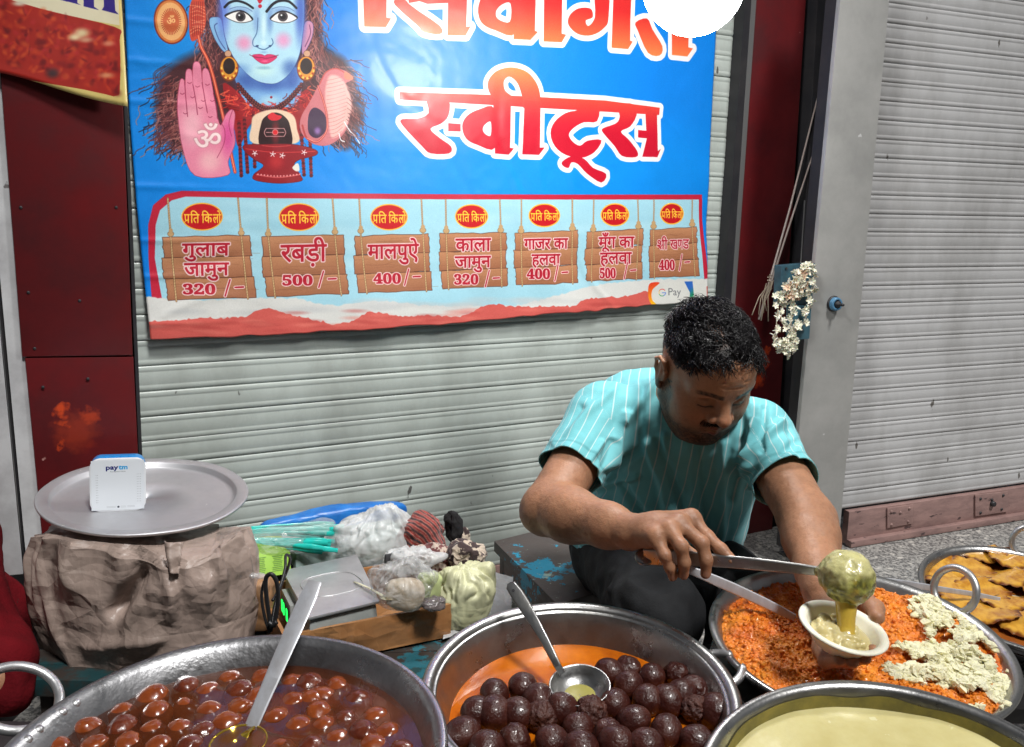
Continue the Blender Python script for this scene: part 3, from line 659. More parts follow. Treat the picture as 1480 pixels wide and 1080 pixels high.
# ------------------------------------------------------------ ground, street, shutters, panels
m_granite = M('granite', (.36, .35, .33), .42, col2=(.10, .10, .10), nscale=120, nlo=.44, nhi=.56, detail=8, bump=.1, bscale=90, speck=(45, .62, (.5, .48, .44)))
m_slat = M('slat_paint', (.44, .485, .455), .22, col2=(.27, .29, .265), nscale=5, nlo=.42, nhi=.8, rough2=.42, world=True, stretch=(1, 1, .5), bump=.05, bscale=30, speck=(26, .73, (.1, .1, .095)))
m_slat2 = M('slat_paint_grey', (.48, .48, .485), .42, col2=(.30, .295, .29), nscale=6, nlo=.42, nhi=.8, rough2=.6, world=True, stretch=(1, 1, .5), bump=.05, bscale=30, speck=(30, .73, (.12, .11, .1)))
m_dark = M('dark_iron', (.018, .018, .022), .5, col2=(.03, .028, .03), nscale=14)
m_red = M('red_laminate', (.13, .010, .012), .3, col2=(.06, .006, .008), nscale=4, rough2=.5, bump=.04, bscale=8, speck=(24, .76, (.4, .2, .18)))
m_pillar = M('grey_pillar_sheet', (.46, .455, .44), .36, metal=.25, col2=(.31, .31, .30), nscale=3, rough2=.5, bump=.22, bscale=7, speck=(30, .76, (.6, .6, .6)))
m_wall = M('old_wall_paint', (.55, .56, .57), .6, col2=(.36, .36, .37), nscale=9, bump=.15, bscale=25, speck=(22, .68, (.16, .15, .15)))
m_edge = M('aluminium_edge', (.5, .5, .5), .3, metal=.8)
m_pinkbar = M('primer_pink_bar', (.33, .205, .185), .55, col2=(.21, .13, .12), nscale=12, stretch=(1, 1, 3), rough2=.7, bump=.15, bscale=40, speck=(20, .66, (.08, .05, .05)))
m_asphalt = M('street', (.05, .05, .05), .8, col2=(.08, .08, .08), nscale=60, bump=.3)

g = G(); a = 30
g.box((0, 10, FLOOR-.55), (a, 0, 0), (0, a, 0), (0, 0, .02)); props(g.build('street', m_asphalt), kind='structure')
# granite ledge that the stall stands on: slabs with open joints
def ledge():
    base = G(); base.box((0, 1.9, FLOOR-.28), (4, 0, 0), (0, 1.6, 0), (0, 0, .25)); lo = props(base.build('pavement', M('joint_mortar', (.09, .085, .08), .8)), kind='structure')
    sh = None; U = RIGHTW.u; Nn = RIGHTW.n; p = RIGHTW.hit(1350, 766)
    for i in range(-5, 5):
        for j in range(0, 4):
            c = p + U*(i*.61+.3) + Nn*(j*.61+.1) ; c[2] = FLOOR-.0145
            gg = G(); gg.box(c, U*.3035, Nn*.3035, (0, 0, .0145)); gg.build('slab', m_granite, lo, bevel=.002)
ledge()

def slat_mesh(pl, u0, u1, zt, p):
    prof = [(0, -.004), (.012, -.0008), (.05, .0006), (.13, .0013), (.21, .0010), (.235, .0002), (.27, .0008), (.5, .0010), (.73, .0008), (.765, .0002), (.79, .0010), (.87, .0015), (.95, .0007), (.988, -.0008), (1.0, -.004)]
    V = []; F = []
    for i, (t, o) in enumerate(prof):
        for u in (u0, u1): V.append(pl.at(u, zt-t*p, o))
    for i in range(len(prof)-1): F.append((2*i, 2*i+1, 2*i+3, 2*i+2))
    return V, F
def shutter(name, label, pl, u0, u1, ztop, zbot, pitch, mat, zref):
    t = thing(name, label, 'shutter', pl.at((u0+u1)/2, zbot))
    k0 = math.ceil((ztop-zref)/pitch); n = int((ztop-zbot)/pitch)+1; z = zref+k0*pitch
    V, F = slat_mesh(pl, u0, u1, z, pitch); first = obj('slat', V, F, mat, t, smooth=False); first.data.polygons.foreach_set('use_smooth', np.ones(len(first.data.polygons), bool))
    for i in range(1, n):
        c = first.copy(); COL.objects.link(c); c.parent = t; c.location = (pl.n[0]*rng.normal()*.0009, pl.n[1]*rng.normal()*.0009, -i*pitch+rng.normal()*.0006)
    return t, z-n*pitch
# main shutter behind the banner
uz = [MAINW.uz(500, y) for y in (512, 545, 577.5, 609.5, 641.8, 674.5)]
pitch = (uz[0][1]-uz[5][1])/5; print('pitch', pitch)
UL, UR = MAINW.uz(190, 500)[0]-.03, MAINW.uz(1085, 100)[0]+.01
sh, zb = shutter('rolling_shutter', 'pale green grey rolling shutter behind the seated man and the blue banner', MAINW, UL, UR, 2.0, FLOOR+.05, pitch, m_slat, uz[3][1])
g = G(); g.box(MAINW.at((UL+UR)/2, (zb+FLOOR)/2, -.002), MAINW.u*(UR-UL)/2, MAINW.n*.006, (0, 0, max(.01, (zb-FLOOR)/2))); g.build('bottom_bar', m_pinkbar, sh)
g = G(); g.box(MAINW.at((UL+UR)/2, 1.0, -.02), MAINW.u*(UR-UL)/2, MAINW.n*.005, (0, 0, 1.0)); g.build('backing', m_dark, sh)
# right shutter, on the neighbouring shop
rz = [RIGHTW.uz(1245, 383+25.0*k)[1] for k in range(0, 14)]
ys = [(1286, 4), (1284, 33.2), (1281, 62), (1278, 90), (1275.5, 118.5), (1272.5, 146), (1270, 173.5)]
zz = [RIGHTW.uz(*q)[1] for q in ys]; pitch2 = (zz[0]-zz[-1])/6; print('pitch2', pitch2)
URL = RIGHTW.uz(1222, 740)[0]; URR = RIGHTW.uz(1480, 400)[0]+.35
zbar = RIGHTW.uz(1350, 719)[1]
sh2, zb2 = shutter('rolling_shutter', 'light grey closed rolling shutter at the right with pink painted bottom bar', RIGHTW, URL-.12, URR, 2.1, zbar, pitch2, m_slat2, zz[3])
hb = zbar-FLOOR
g = G(); g.box(RIGHTW.at((URL+URR)/2, FLOOR+hb/2+.003, .004), RIGHTW.u*(URR-URL)/2, RIGHTW.n*.012, (0, 0, hb/2-.004)); g.box(RIGHTW.at((URL+URR)/2, FLOOR+.012, .024), RIGHTW.u*(URR-URL)/2, RIGHTW.n*.012, (0, 0, .010)); g.build('bottom_bar', m_pinkbar, sh2, bevel=.002)
for (x0, y0, x1, y1, kn) in ((1281, 734, 1318, 763, 0), (1408, 715, 1455, 746, 1)):
    q = [RIGHTW.hit(x, y, .017) for x, y in ((x0, y0), (x1, y0-5), (x1, y1-7), (x0, y1))]
    lp = G().prism([p_+RIGHTW.n*.005 for p_ in q], q).build('lock_plate', m_pinkbar, sh2, bevel=.0015)
    g = G()
    for sx, sy in ((.15, .2), (.85, .15), (.15, .85), (.5, .3), (.8, .8)):
        c = q[0]+(q[1]-q[0])*sx+(q[3]-q[0])*sy; g.lathe([(0, .0085), (.004, .008), (.0055, .004), (.0055, 0)], c, RIGHTW.n, 10)
    if kn: g.lathe([(0, .016), (.008, .016), (.010, .008), (.010, 0)], (q[0]+q[2])/2, RIGHTW.n, 14)
    g.build('rivet', m_dark if kn else m_pinkbar, lp, smooth=True)
# grey pillar with the lock knob
t = thing('steel_pillar', 'grey sheet metal pillar with a blue ringed lock between the red panel and right shutter', 'pillar', RIGHTW.at(RIGHTW.uz(1200, 760, .09)[0], FLOOR, .09))
pil = wallprism(RIGHTW, [(1225, -110), (1296, -110), (1211, 800), (1138, 800)], .075, .09).build('sheet_cladding', m_pillar, t, bevel=.002)
wallprism(RIGHTW, [(1232, -110), (1290, -110), (1208, 800), (1146, 800)], 0, .0745).build('post_core', m_dark, t)
kc = RIGHTW.hit(1204, 439, .09)
G().lathe([(0, .006), (.019, .006), (.022, .003), (.022, 0)], kc, RIGHTW.n, 28).build('washer', m_dark, t, smooth=True)
m_blue = M('blue_enamel', (.10, .26, .42), .4, col2=(.06, .16, .28), nscale=60)
G().lathe([(.011, .002), (.011, .016), (.0125, .018), (.017, .018), (.0185, .015), (.0185, .002)], kc, RIGHTW.n, 28).build('ring', m_blue, t, smooth=True)
G().lathe([(0, .038), (.0035, .038), (.004, .034), (.004, .022), (.009, .020), (.009, .004)], kc+RT*.002, RIGHTW.n, 18).build('bolt', m_dark, t, smooth=True)
# dark channel and red panel at the right
t = thing('red_panel_post', 'dark red laminate post right of the main shutter with orange smears', 'post', MAINW.at(MAINW.uz(1110, 700, .03)[0], FLOOR, .03))
def redshader(name, spots, pl):
    m_ = M(name, (.13, .010, .012), .28, col2=(.06, .005, .007), nscale=4, rough2=.5, bump=.04, bscale=8, speck=(24, .76, (.4, .2, .18)))
    nt = m_.node_tree; b = nt.nodes['Principled BSDF']; src = b.inputs['Base Color'].links[0].from_socket
    for (p_, r_, amt) in spots:
        geo = nt.nodes.new('ShaderNodeNewGeometry'); vd = nt.nodes.new('ShaderNodeVectorMath'); vd.operation = 'DISTANCE'; vd.inputs[1].default_value = [float(q) for q in p_]
        nz = nt.nodes.new('ShaderNodeTexNoise'); nz.inputs['Scale'].default_value = 70; nz.inputs['Detail'].default_value = 5
        nt.links.new(geo.outputs['Position'], nz.inputs['Vector'])
        ad = nt.nodes.new('ShaderNodeVectorMath'); ad.operation = 'MULTIPLY_ADD'; ad.inputs[1].default_value = (.05, .05, .05); nt.links.new(nz.outputs['Color'], ad.inputs[0]); nt.links.new(geo.outputs['Position'], ad.inputs[2])
        sb = nt.nodes.new('ShaderNodeVectorMath'); sb.operation = 'SUBTRACT'; sb.inputs[1].default_value = (.025, .025, .025); nt.links.new(ad.outputs[0], sb.inputs[0]); nt.links.new(sb.outputs[0], vd.inputs[0])
        mr = nt.nodes.new('ShaderNodeMapRange'); mr.inputs[1].default_value = r_; mr.inputs[2].default_value = r_*.35; mr.inputs[3].default_value = 0; mr.inputs[4].default_value = amt; nt.links.new(vd.outputs['Value'], mr.inputs[0])
        mx = nt.nodes.new('ShaderNodeMix'); mx.data_type = 'RGBA'; nt.links.new(mr.outputs[0], mx.inputs['Factor']); nt.links.new(src, mx.inputs['A']); mx.inputs['B'].default_value = (.62, .065, .012, 1); src = mx.outputs['Result']
    nt.links.new(src, b.inputs['Base Color']); return m_
m_redR = redshader('red_laminate_smeared', [(MAINW.hit(1103, 522, .03), .028, .9), (MAINW.hit(1095, 548, .03), .03, .8), (MAINW.hit(1108, 505, .03), .016, .8)], MAINW)
m_redL = redshader('red_laminate_spotted', [(MAINW.hit(88, 592, .05), .020, .8), (MAINW.hit(92, 612, .05), .010, .5), (MAINW.hit(128, 601, .05), .022, .45), (MAINW.hit(90, 642, .05), .010, .5), (MAINW.hit(110, 625, .05), .05, .25)], MAINW)
wallprism(MAINW, [(1098, -110), (1172, -110), (1112, 830), (1030, 830)], -.03, .035).build('laminate_panel', m_redR, t, bevel=.002)
wallprism(MAINW, [(1094, -110), (1101, -110), (1035, 830), (1030, 830)], -.03, .041).build('edge_strip', m_edge, t)
wallprism(MAINW, [(1085, -110), (1094, -110), (1030, 830), (1018, 830)], -.03, .040).build('guide_rail', m_dark, t)
t = thing('iron_channel', 'black iron channel between the dark red post and grey pillar', 'channel', MAINW.at(MAINW.uz(1150, 700, .03)[0], FLOOR, .03))
wallprism(MAINW, [(1172, -110), (1190, -110), (1140, 830), (1112, 830)], -.06, .0).build('web', m_dark, t)
wallprism(MAINW, [(1188, -110), (1230, -110), (1180, 830), (1136, 830)], -.06, .05).build('flange', m_dark, t, bevel=.003)
G().tube([MAINW.hit(1163, 290, .045), MAINW.hit(1150, 500, .045), MAINW.hit(1136, 740, .045)], .0022, 6).build('rod', m_edge, t, smooth=True)
# left: red boards, grey strip, old wall
t = thing('red_panel_post', 'wide dark red laminate post at the left with a joint and screws, behind the tray', 'post', MAINW.at(MAINW.uz(120, 700, .05)[0], FLOOR, .05))
wallprism(MAINW, [(-20, -160), (166, -160), (192, 513.5), (32, 516)], -.02, .052).build('laminate_panel', m_redL, t, bevel=.002)
wallprism(MAINW, [(36, 517.5), (193, 516), (208, 830), (66, 830)], -.02, .050).build('laminate_panel', m_redL, t, bevel=.002)
wallprism(MAINW, [(166, -160), (171, -160), (213, 830), (208, 830)], -.03, .046).build('guide_rail', m_dark, t)
g = G()
for x, y in ((50, 504), (127, 548), (62, 560), (41, 423), (115, 435), (168, 300), (30, 300)): g.lathe([(0, .0012), (.002, .0012), (.0032, .0004), (.0032, -.002)], MAINW.hit(x, y, .0525), MAINW.n, 10)
g.build('screw', m_dark, t, smooth=True)
t = thing('grey_wall', 'worn white grey wall at the far left edge with a metal corner strip', 'wall', MAINW.at(MAINW.uz(0, 700, .05)[0]-.3, FLOOR, .05))
wallprism(MAINW, [(-52, -160), (-20, -160), (66, 830), (40, 830)], -.02, .045).build('corner_strip', m_wall, t)
wallprism(MAINW, [(-60, -160), (-50, -160), (43, 830), (36, 830)], -.02, .030).build('gap_strip', m_dark, t)
wallprism(MAINW, [(-700, -160), (-62, -160), (34, 830), (-700, 900)], -.02, .052).build('plaster', m_wall, t, bevel=.002)
# big outer walls so that the place closes
g = G(); g.box(RIGHTW.at(URR+1.0, 1.2, -.08), RIGHTW.u*1.2, RIGHTW.n*.03, (0, 0, 1.2)); props(g.build('neighbour_wall', m_wall), 'plain grey wall past the right shutter', 'wall')

# unseen dark shop row across the lane, added to darken the pans' reflections
m_opp = M('opposite_plaster', (.16, .15, .14), .8, col2=(.08, .075, .07), nscale=1.2)
g = G(); g.box((0, -4.6, 2.6), (9, 0, 0), (0, .2, 0), (0, 0, 2.6)); g.box((0, -4.2, 3.2), (9, 0, 0), (0, .25, 0), (0, 0, .12))
for k in range(-4, 5): g.box((k*2.2, -4.34, 1.5), (.18, 0, 0), (0, .08, 0), (0, 0, 1.5))
props(g.build('unseen_opposite_shops', m_opp), kind='structure')

# ------------------------------------------------------------ hanging lamp (lit)
m_bulb = bpy.data.materials.new('lit_globe'); m_bulb.use_nodes = True; b = m_bulb.node_tree.nodes['Principled BSDF']
b.inputs['Emission Color'].default_value = (1, .985, .96, 1); b.inputs['Emission Strength'].default_value = BULB_W; b.inputs['Base Color'].default_value = (.9, .9, .9, 1)
BR = .092
LC = P(1003, -26, 1.62); print('lamp', LC)
t = thing('hanging_lamp', 'bright white lit globe bulb hanging above the banner and the seated man', 'lamp', LC)
G().lathe([(.001, -BR)]+[(BR*math.sin(a), -BR*math.cos(a)) for a in np.linspace(.15, 2.6, 16)]+[(.03, .085)], LC, seg=32).build('globe', m_bulb, t, smooth=True)
G().lathe([(.032, .08), (.034, .10), (.028, .14), (.012, .155), (.001, .156)], LC, seg=20).build('lamp_holder', M('lamp_holder', (.7, .7, .7), .4), t, smooth=True)
G().tube([LC+[0, 0, .15], LC+[.005, .01, .4], LC+[0, .02, .8]], .003, 6).build('flex', m_dark, t)

# ------------------------------------------------------------ the blue banner
def banner():
    im = paint_banner(); mat = print_mat('banner_print', im, .42, .08, .02, 10, stain=(.86, .86, .84))
    left = [(172, -140), (180, 0), (187, 160), (198, 300), (208, 400), (217, 492)]; bottom = z_b = [(217, 492), (400, 483), (640, 468), (798, 454), (960, 440), (1018, 432)]
    right = [(1040, -140), (1033, 40), (1026, 200), (1020, 330), (1018, 432)]
    L = banner_map(left); Bt = banner_map(bottom); R = banner_map(right)
    def interp(A, n): 
        s = np.linspace(0, 1, len(A)); t = np.linspace(0, 1, n); return np.stack([np.interp(t, s, A[:, 0]), np.interp(t, s, A[:, 1])], 1)
    nu, nv = 300, 220
    l = interp(L, nv); r = interp(R, nv); b_ = interp(Bt, nu); tp = np.stack([np.linspace(L[0, 0], R[0, 0], nu), np.linspace(L[0, 1], R[0, 1], nu)], 1)
    s = np.linspace(0, 1, nu)[None, :, None]; t_ = np.linspace(0, 1, nv)[:, None, None]
    Q = (1-s)*l[:, None]+s*r[:, None]+(1-t_)*tp[None]+t_*b_[None]-((1-s)*(1-t_)*L[0]+s*(1-t_)*R[0]+(1-s)*t_*L[-1]+s*t_*R[-1])
    Q = Q.reshape(-1, 2); u = Q[:, 0]/BRES+BU0; z = BZ1-Q[:, 1]/BRES; p2 = np.stack([u, z, np.zeros_like(u)], 1)
    ss = np.tile(np.linspace(0, 1, nu), nv); tt = np.repeat(np.linspace(0, 1, nv), nu)
    off = .022+.007*vnoise(p2, 1.5, 3)+.0022*vnoise(p2*[1, 2.2, 1], 4.5, 9)-.010*smoothstep(1.25, .95, z)*0
    # creases: horizontal fold lines at the left, slanting tension folds at the right and lower edge
    for i in range(22):
        cu = rng.uniform(u.min(), u.max()) if i > 13 else u.min()+rng.random()*.25; cz = rng.uniform(z.min(), z.max()); an = rng.normal()*.25 if i <= 13 else rng.uniform(-1.4, -.5)
        L_ = rng.uniform(.06, .22); d = (u-cu)*math.cos(an)+(z-cz)*math.sin(an); e = -(u-cu)*math.sin(an)+(z-cz)*math.cos(an)+.03*np.sin(d*14+i)
        off += rng.choice([-1, 1])*rng.uniform(.0008, .0022)*(1.6 if cz < 1.05 else .7)*np.exp(-(d/L_)**2-(e/rng.uniform(.006, .014))**2)
    for k in range(11): e = (z-(.75+k*.11+rng.normal()*.02)); off += .0022*np.exp(-((u-u.min())/.16)**2-(e/.006)**2)
    off += .006*smoothstep(.80, 1, tt)*(np.sin(ss*23)*.5+np.sin(ss*61+1)*.3+.9) + .012*smoothstep(.9, 1, ss)*smoothstep(.7, 1, tt)
    off += .0005*fbm(p2, 22, 3, 21)
    off = np.maximum(off, .0055)
    z = z+.003*smoothstep(.97, 1, tt)*vnoise(p2, 30, 5)
    V = MAINW.p0[None]+MAINW.u[None]*u[:, None]+MAINW.n[None]*off[:, None]; V[:, 2] = z
    idx = np.arange(nu*nv).reshape(nv, nu); F = np.stack([idx[:-1, :-1], idx[1:, :-1], idx[1:, 1:], idx[:-1, 1:]], -1).reshape(-1, 4)
    o = obj('shop_banner', V, F, mat, None, True, org=V.mean(0))
    uv = o.data.uv_layers.new(name='UV'); vi = F.ravel(); UVs = np.stack([Q[vi, 0]/BW, 1-Q[vi, 1]/BH], 1); uv.data.foreach_set('uv', UVs.astype(np.float32).ravel())
    md = o.modifiers.new('thickness', 'SOLIDIFY'); md.thickness = .0008; md.offset = -1
    props(o, 'creased blue shop banner with red lettering, a blue faced portrait and seven price boards', 'banner')
banner()

# yellow and red food poster, top left
def poster():
    c = Canvas(620, 560, (214, 190, 96))
    def pm(pts):
        pts = np.asarray(pts, float); A = np.array([[MAINW.uz(x, y, .07)[0], MAINW.uz(x, y, .07)[1]] for x, y in pts]); return np.stack([(A[:, 0]-pu0)*PR, (pz1-A[:, 1])*PR], 1)
    u0, z0 = MAINW.uz(-60, 110, .07); u1 = MAINW.uz(190, 100, .07)[0]; global pu0, pz1, PR
    pu0 = u0-.02; pz1 = 1.62; PR = 1200.; c = Canvas(int((u1-pu0+.05)*PR), int((pz1-z0+.16)*PR), (206, 186, 112), pm)
    c.fill([(-200, -100), (168, -100), (172, 38), (-200, -10-28)], (214, 206, 176))
    c.fill(cat([(-200, -45), (-60, -22), (60, 12), (165, 40), (172, 60), (172, 125), (165, 140), (120, 130), (-200, 60)], 4), (158, 34, 24))
    r2 = np.random.default_rng(5)
    for i in range(700):
        x, y = r2.uniform(-80, 168), r2.uniform(-30, 136)
        if y < (x+60)*.28-18 or y > 90+(x)*.27 : continue
        c.blob(x, y, r2.uniform(3, 12), r2.uniform(2, 8), [(190, 60, 30), (120, 16, 20), (206, 86, 40), (150, 30, 26), (96, 12, 18), (176, 40, 44)][r2.integers(6)], .6, r2.random()*3)
    for x, y, a, b, col in ((118, 48, 11, 7, (214, 196, 150)), (108, 54, 9, 5, (226, 206, 160)), (124, 58, 10, 4, (196, 140, 110)), (156, 64, 8, 4, (206, 120, 90)), (153, 110, 10, 4, (206, 130, 90)), (76, 106, 9, 7, (60, 40, 44)), (28, 4, 10, 4, (200, 190, 170))): c.blob(x, y, a*1.5, b*1.5, col, .95)
    for pts in ([(98, -60), (112, -60), (112, 4), (117, 7), (96, 1)], [(120, -60), (134, -60), (136, 10), (143, 15), (121, 9), (121, 2)], [(84, -10), (98, -6), (98, 2), (84, -2)], [(150, -60), (163, -60), (166, 16), (171, 22), (147, 15), (150, 10)], [(60, -50), (72, -50), (74, -6), (60, -9)]): c.fill(pts, (42, 24, 120))
    im = c.image('poster_print'); mat = print_mat('poster_print', im, .45, .1, .1, 20, stain=(.5, .42, .35))
    pts = [(-160, 75), (60, 120), (183, 153), (172, -40), (168, -130), (-160, -130)]
    nu, nv = 60, 40; V = []; UVs = []
    for j in range(nv+1):
        for i in range(nu+1):
            s, t_ = i/nu, j/nv; x = -160+s*(340)+(1-t_)*(-12)*s+t_*3*s; yb = 66+s*88+3*math.sin(s*9)
            y = -130+(yb+130)*t_; off = .07+.008*math.sin(s*5+t_*3)+.012*s**6*t_
            h = MAINW.hit(x, y, .07); V.append(h+MAINW.n*(off-.07)); q = pm([(x, y)])[0]; UVs.append((q[0]/c.w, 1-q[1]/c.h))
    F = [(j*(nu+1)+i, (j+1)*(nu+1)+i, (j+1)*(nu+1)+i+1, j*(nu+1)+i+1) for j in range(nv) for i in range(nu)]
    o = obj('food_poster', V, F, mat, None, True, org=np.mean(V, 0)); uv = o.data.uv_layers.new(name='UV')
    uv.data.foreach_set('uv', np.array([UVs[v] for f in F for v in f], np.float32).ravel())
    md = o.modifiers.new('thickness', 'SOLIDIFY'); md.thickness = .003; md.offset = -1
    props(o, 'worn yellow bordered poster of red food hanging over the left red post', 'poster')
poster()
# ------------------------------------------------------------ pans and sweets
m_steel = M('worn_steel', (.50, .50, .50), .24, metal=1, col2=(.30, .295, .28), nscale=14, rough2=.45, bump=.12, bscale=55, bump2=.05, b2scale=220)
m_alu = M('beaten_aluminium', (.50, .50, .51), .24, metal=1, col2=(.19, .19, .20), nscale=11, rough2=.5, bump=.22, bscale=45, bump2=.12, b2scale=170)
m_handle = M('cast_aluminium', (.60, .60, .61), .42, metal=.9, col2=(.42, .42, .42), nscale=30, bump=.15, bscale=90)
m_dkmetal = M('syrup_stained_metal', (.30, .25, .18), .25, metal=1, col2=(.12, .09, .06), nscale=16, rough2=.4, bump=.15, bscale=60)
class Pan:
    def __init__(s, c, n, R): s.c = np.array(c, float); s.x, s.y, s.n = rot_frame(n); s.R = R
    def hit(s, px, py, h=0):
        r = ray(px, py); q = s.c+s.n*h; return CAM+r*((q-CAM)@s.n)/(r@s.n)
    def loc(s, P_): d = P_-s.c; return d@s.x, d@s.y
    def at(s, a, b, h): return s.c+s.x*a+s.y*b+s.n*h
def ring_handle(pan, ang, rt, rr, mat, parent, tilt=1.2, out=.0, name='ring_handle'):
    """loop standing on the rim: centre direction ang (rad), loop radius rt, rod radius rr"""
    e = pan.x*math.cos(ang)+pan.y*math.sin(ang); tn = -pan.x*math.sin(ang)+pan.y*math.cos(ang); up = e*math.cos(tilt)+pan.n*math.sin(tilt)
    c = pan.c+e*(pan.R+out)+up*rt*.72
    pts = [c+rt*(math.cos(a)*tn+math.sin(a)*up) for a in np.linspace(-math.pi/2+.5, 1.5*math.pi-.5, 36)]
    pts = [pts[0]-up*.004-e*.0]+pts+[pts[-1]-up*.004]
    return G().tube(pts, rr, 10).build(name, mat, parent, smooth=True)
def wave_disc(pan, R, h, nr=60, na=160, amp=0, sc=30, seed=1):
    V = [pan.at(0, 0, h)]; F = []
    for i in range(1, nr+1):
        for k in range(na):
            a = 2*math.pi*k/na; r = R*i/nr; V.append(pan.at(r*math.cos(a), r*math.sin(a), h))
    V = np.array(V)
    if amp: V += pan.n[None]*(fbm(V, sc, 3, seed)*amp)[:, None]
    for k in range(na): F.append((0, 1+k, 1+(k+1) % na))
    for i in range(nr-1):
        for k in range(na): a = 1+i*na; F.append((a+k, a+na+k, a+na+(k+1) % na, a+(k+1) % na))
    return V, F

LEFT = Pan((-.322, .928, .528), (-.043, -.06, 1), .256)
MID = Pan((.099, 1.109, .516), (-.002, -.114, 1), .21)
FRONT = Pan((.427, .842, .532), (-.026, -.127, 1), .222)
ORANGE = Pan((.533, 1.28, .510), (.007, -.093, 1), .2205)
MALP = Pan((.98, 1.605, .437), (.02, -.145, 1), .1905)

# ---- left kadhai of round brown sweets
t = thing('large_cooking_pan', 'wide beaten aluminium pan of brown sweets in dark syrup, front left', 'pan', LEFT.at(0, 0, -.13))
R = LEFT.R
prof = [(R-.0015, -.0015), (R, 0), (R-.002, .0018), (R-.006, .001), (R-.014, -.006), (R-.024, -.028), (R-.034, -.045), (R-.055, -.085), (R-.09, -.115), (R-.14, -.128), (0.001, -.13)]
b = G().lathe(prof, LEFT.c, LEFT.n, 128, LEFT.x).build('pan_body', m_alu, t, smooth=True); md = b.modifiers.new('thickness', 'SOLIDIFY'); md.thickness = .0022; md.offset = 1
for a0 in (2.82, -.4):
    ring_handle(LEFT, a0, .048, .0062, m_handle, t, .55, .006)
    for da in (-.155, -.075, .075, .155) if a0 > 2 else (-.1, .1):
        for rr_ in (.011,):
            e = LEFT.x*math.cos(a0+da)+LEFT.y*math.sin(a0+da); G().lathe([(0, .0042), (.003, .004), (.0058, .0022), (.0068, 0), (.0068, -.003)], LEFT.c+e*(R-rr_)-LEFT.n*.004, LEFT.n-e*.4, 14).build('rivet', m_handle, t, smooth=True)
m_syrup = M('dark_sugar_syrup', (.135, .034, .006), .05, col2=(.045, .012, .005), nscale=4, spec=.7, alpha=.62, coat=.4, bump=.03, bscale=18)
V, F = wave_disc(LEFT, R-.0235, -.0285, 40, 128, .0006, 20); props(obj('sugar_syrup', V, F, m_syrup, None, True, org=LEFT.at(0, 0, -.031)), 'dark translucent sugar syrup filling the wide front left pan', 'syrup')
V, F = wave_disc(LEFT, R-.04, -.058, 6, 64); obj('syrup_bed', V, F, M('syrup_depth', (.03, .010, .004), .4), t, True)
m_gulab = M('fried_brown_dough', (.145, .026, .007), .2, col2=(.27, .060, .010), nscale=28, rough2=.28, coat=.5, bump=.12, bscale=110, sss=.15)
m_gulab2 = M('dark_fried_dough', (.075, .013, .006), .2, col2=(.15, .03, .009), nscale=32, rough2=.32, coat=.45, bump=.3, bscale=140)
def ball_mesh(name, r, mat, amp, sc, seed, dent=.0, sub=4, sq=(1, 1, 1)):
    bm = bmesh.new(); bmesh.ops.create_icosphere(bm, subdivisions=sub, radius=1); V = np.array([v.co[:] for v in bm.verts])
    d = 1+amp*fbm(V, sc, 3, seed)-dent*np.maximum(0, crumple(V, 1.3, seed)*1.0)
    V = V*d[:, None]*r*np.array(sq)
    for v, q in zip(bm.verts, V): v.co = q
    me = bpy.data.meshes.new(name); bm.to_mesh(me); bm.free(); me.materials.append(mat); me.polygons.foreach_set('use_smooth', np.ones(len(me.polygons), bool)); return me
gm = [ball_mesh('brown_sweet', .0192, m_gulab, .07, 1.4, s, .04, sq=(1.14, 1, .92)) for s in (1, 2)]+[ball_mesh('brown_sweet', .0205, m_gulab2, .07, 1.8, 5, .10)]+[ball_mesh('brown_sweet', .020, m_gulab, .06, 2, 8, .08, sq=(1.05, 1, .9))]
gp = []
za, zb_ = (lambda x, y: (40+x/4.625, 900+y/4.625)), (lambda x, y: (340+x/4.625, 900+y/4.625))
A_ = [(190, 800), (410, 680), (630, 560), (820, 480), (1060, 410), (1200, 435), (1350, 350), (1415, 435), (860, 570), (1060, 525), (1220, 560), (1410, 535), (630, 680), (830, 680), (1010, 685), (1170, 705), (1345, 650), (435, 790), (660, 785), (860, 800), (1080, 800)]
B_ = [(190, 345), (370, 375), (490, 385), (680, 400), (385, 490), (510, 485), (580, 465), (810, 490), (275, 600), (555, 575), (740, 615), (930, 600), (410, 665), (595, 665), (685, 745), (855, 715), (1030, 700), (310, 790), (500, 800), (940, 795), (150, 470), (40, 440), (20, 545), (1105, 830)]
cand = [za(*q) for q in A_]+[zb_(*q) for q in B_]
for q in cand: gp.append(LEFT.loc(LEFT.hit(*q, -.028)))
tries = 0
while tries < 6000 and len(gp) < 140:
    tries += 1; a = rng.random()*2*math.pi; r_ = math.sqrt(rng.random())*(R-.058); x, y = r_*math.cos(a), r_*math.sin(a)
    if all((x-p[0])**2+(y-p[1])**2 > .0365**2 for p in gp): gp.append((x, y))
lx, ly = LEFT.loc(LEFT.hit(345, 1078, -.03)); gp = [p for p in gp if (p[0]-lx)**2+(p[1]-ly)**2 > .046**2]
for i, (x, y) in enumerate(gp):
    me = gm[[0, 1, 3, 0, 2, 1, 3, 2][i % 8]]; o = bpy.data.objects.new('brown_sweet', me); COL.objects.link(o)
    o.location = LEFT.at(x, y, -.0405+rng.normal()*.0016); o.rotation_euler = (rng.normal()*.3, rng.normal()*.3, rng.random()*6.3); s_ = rng.uniform(.90, 1.03); o.scale = (s_*rng.uniform(.94, 1.08), s_*rng.uniform(.94, 1.06), s_)
    props(o, 'round brown fried sweet floating in the dark syrup of the wide front left pan', 'sweet', 'brown sweets in the front left pan')

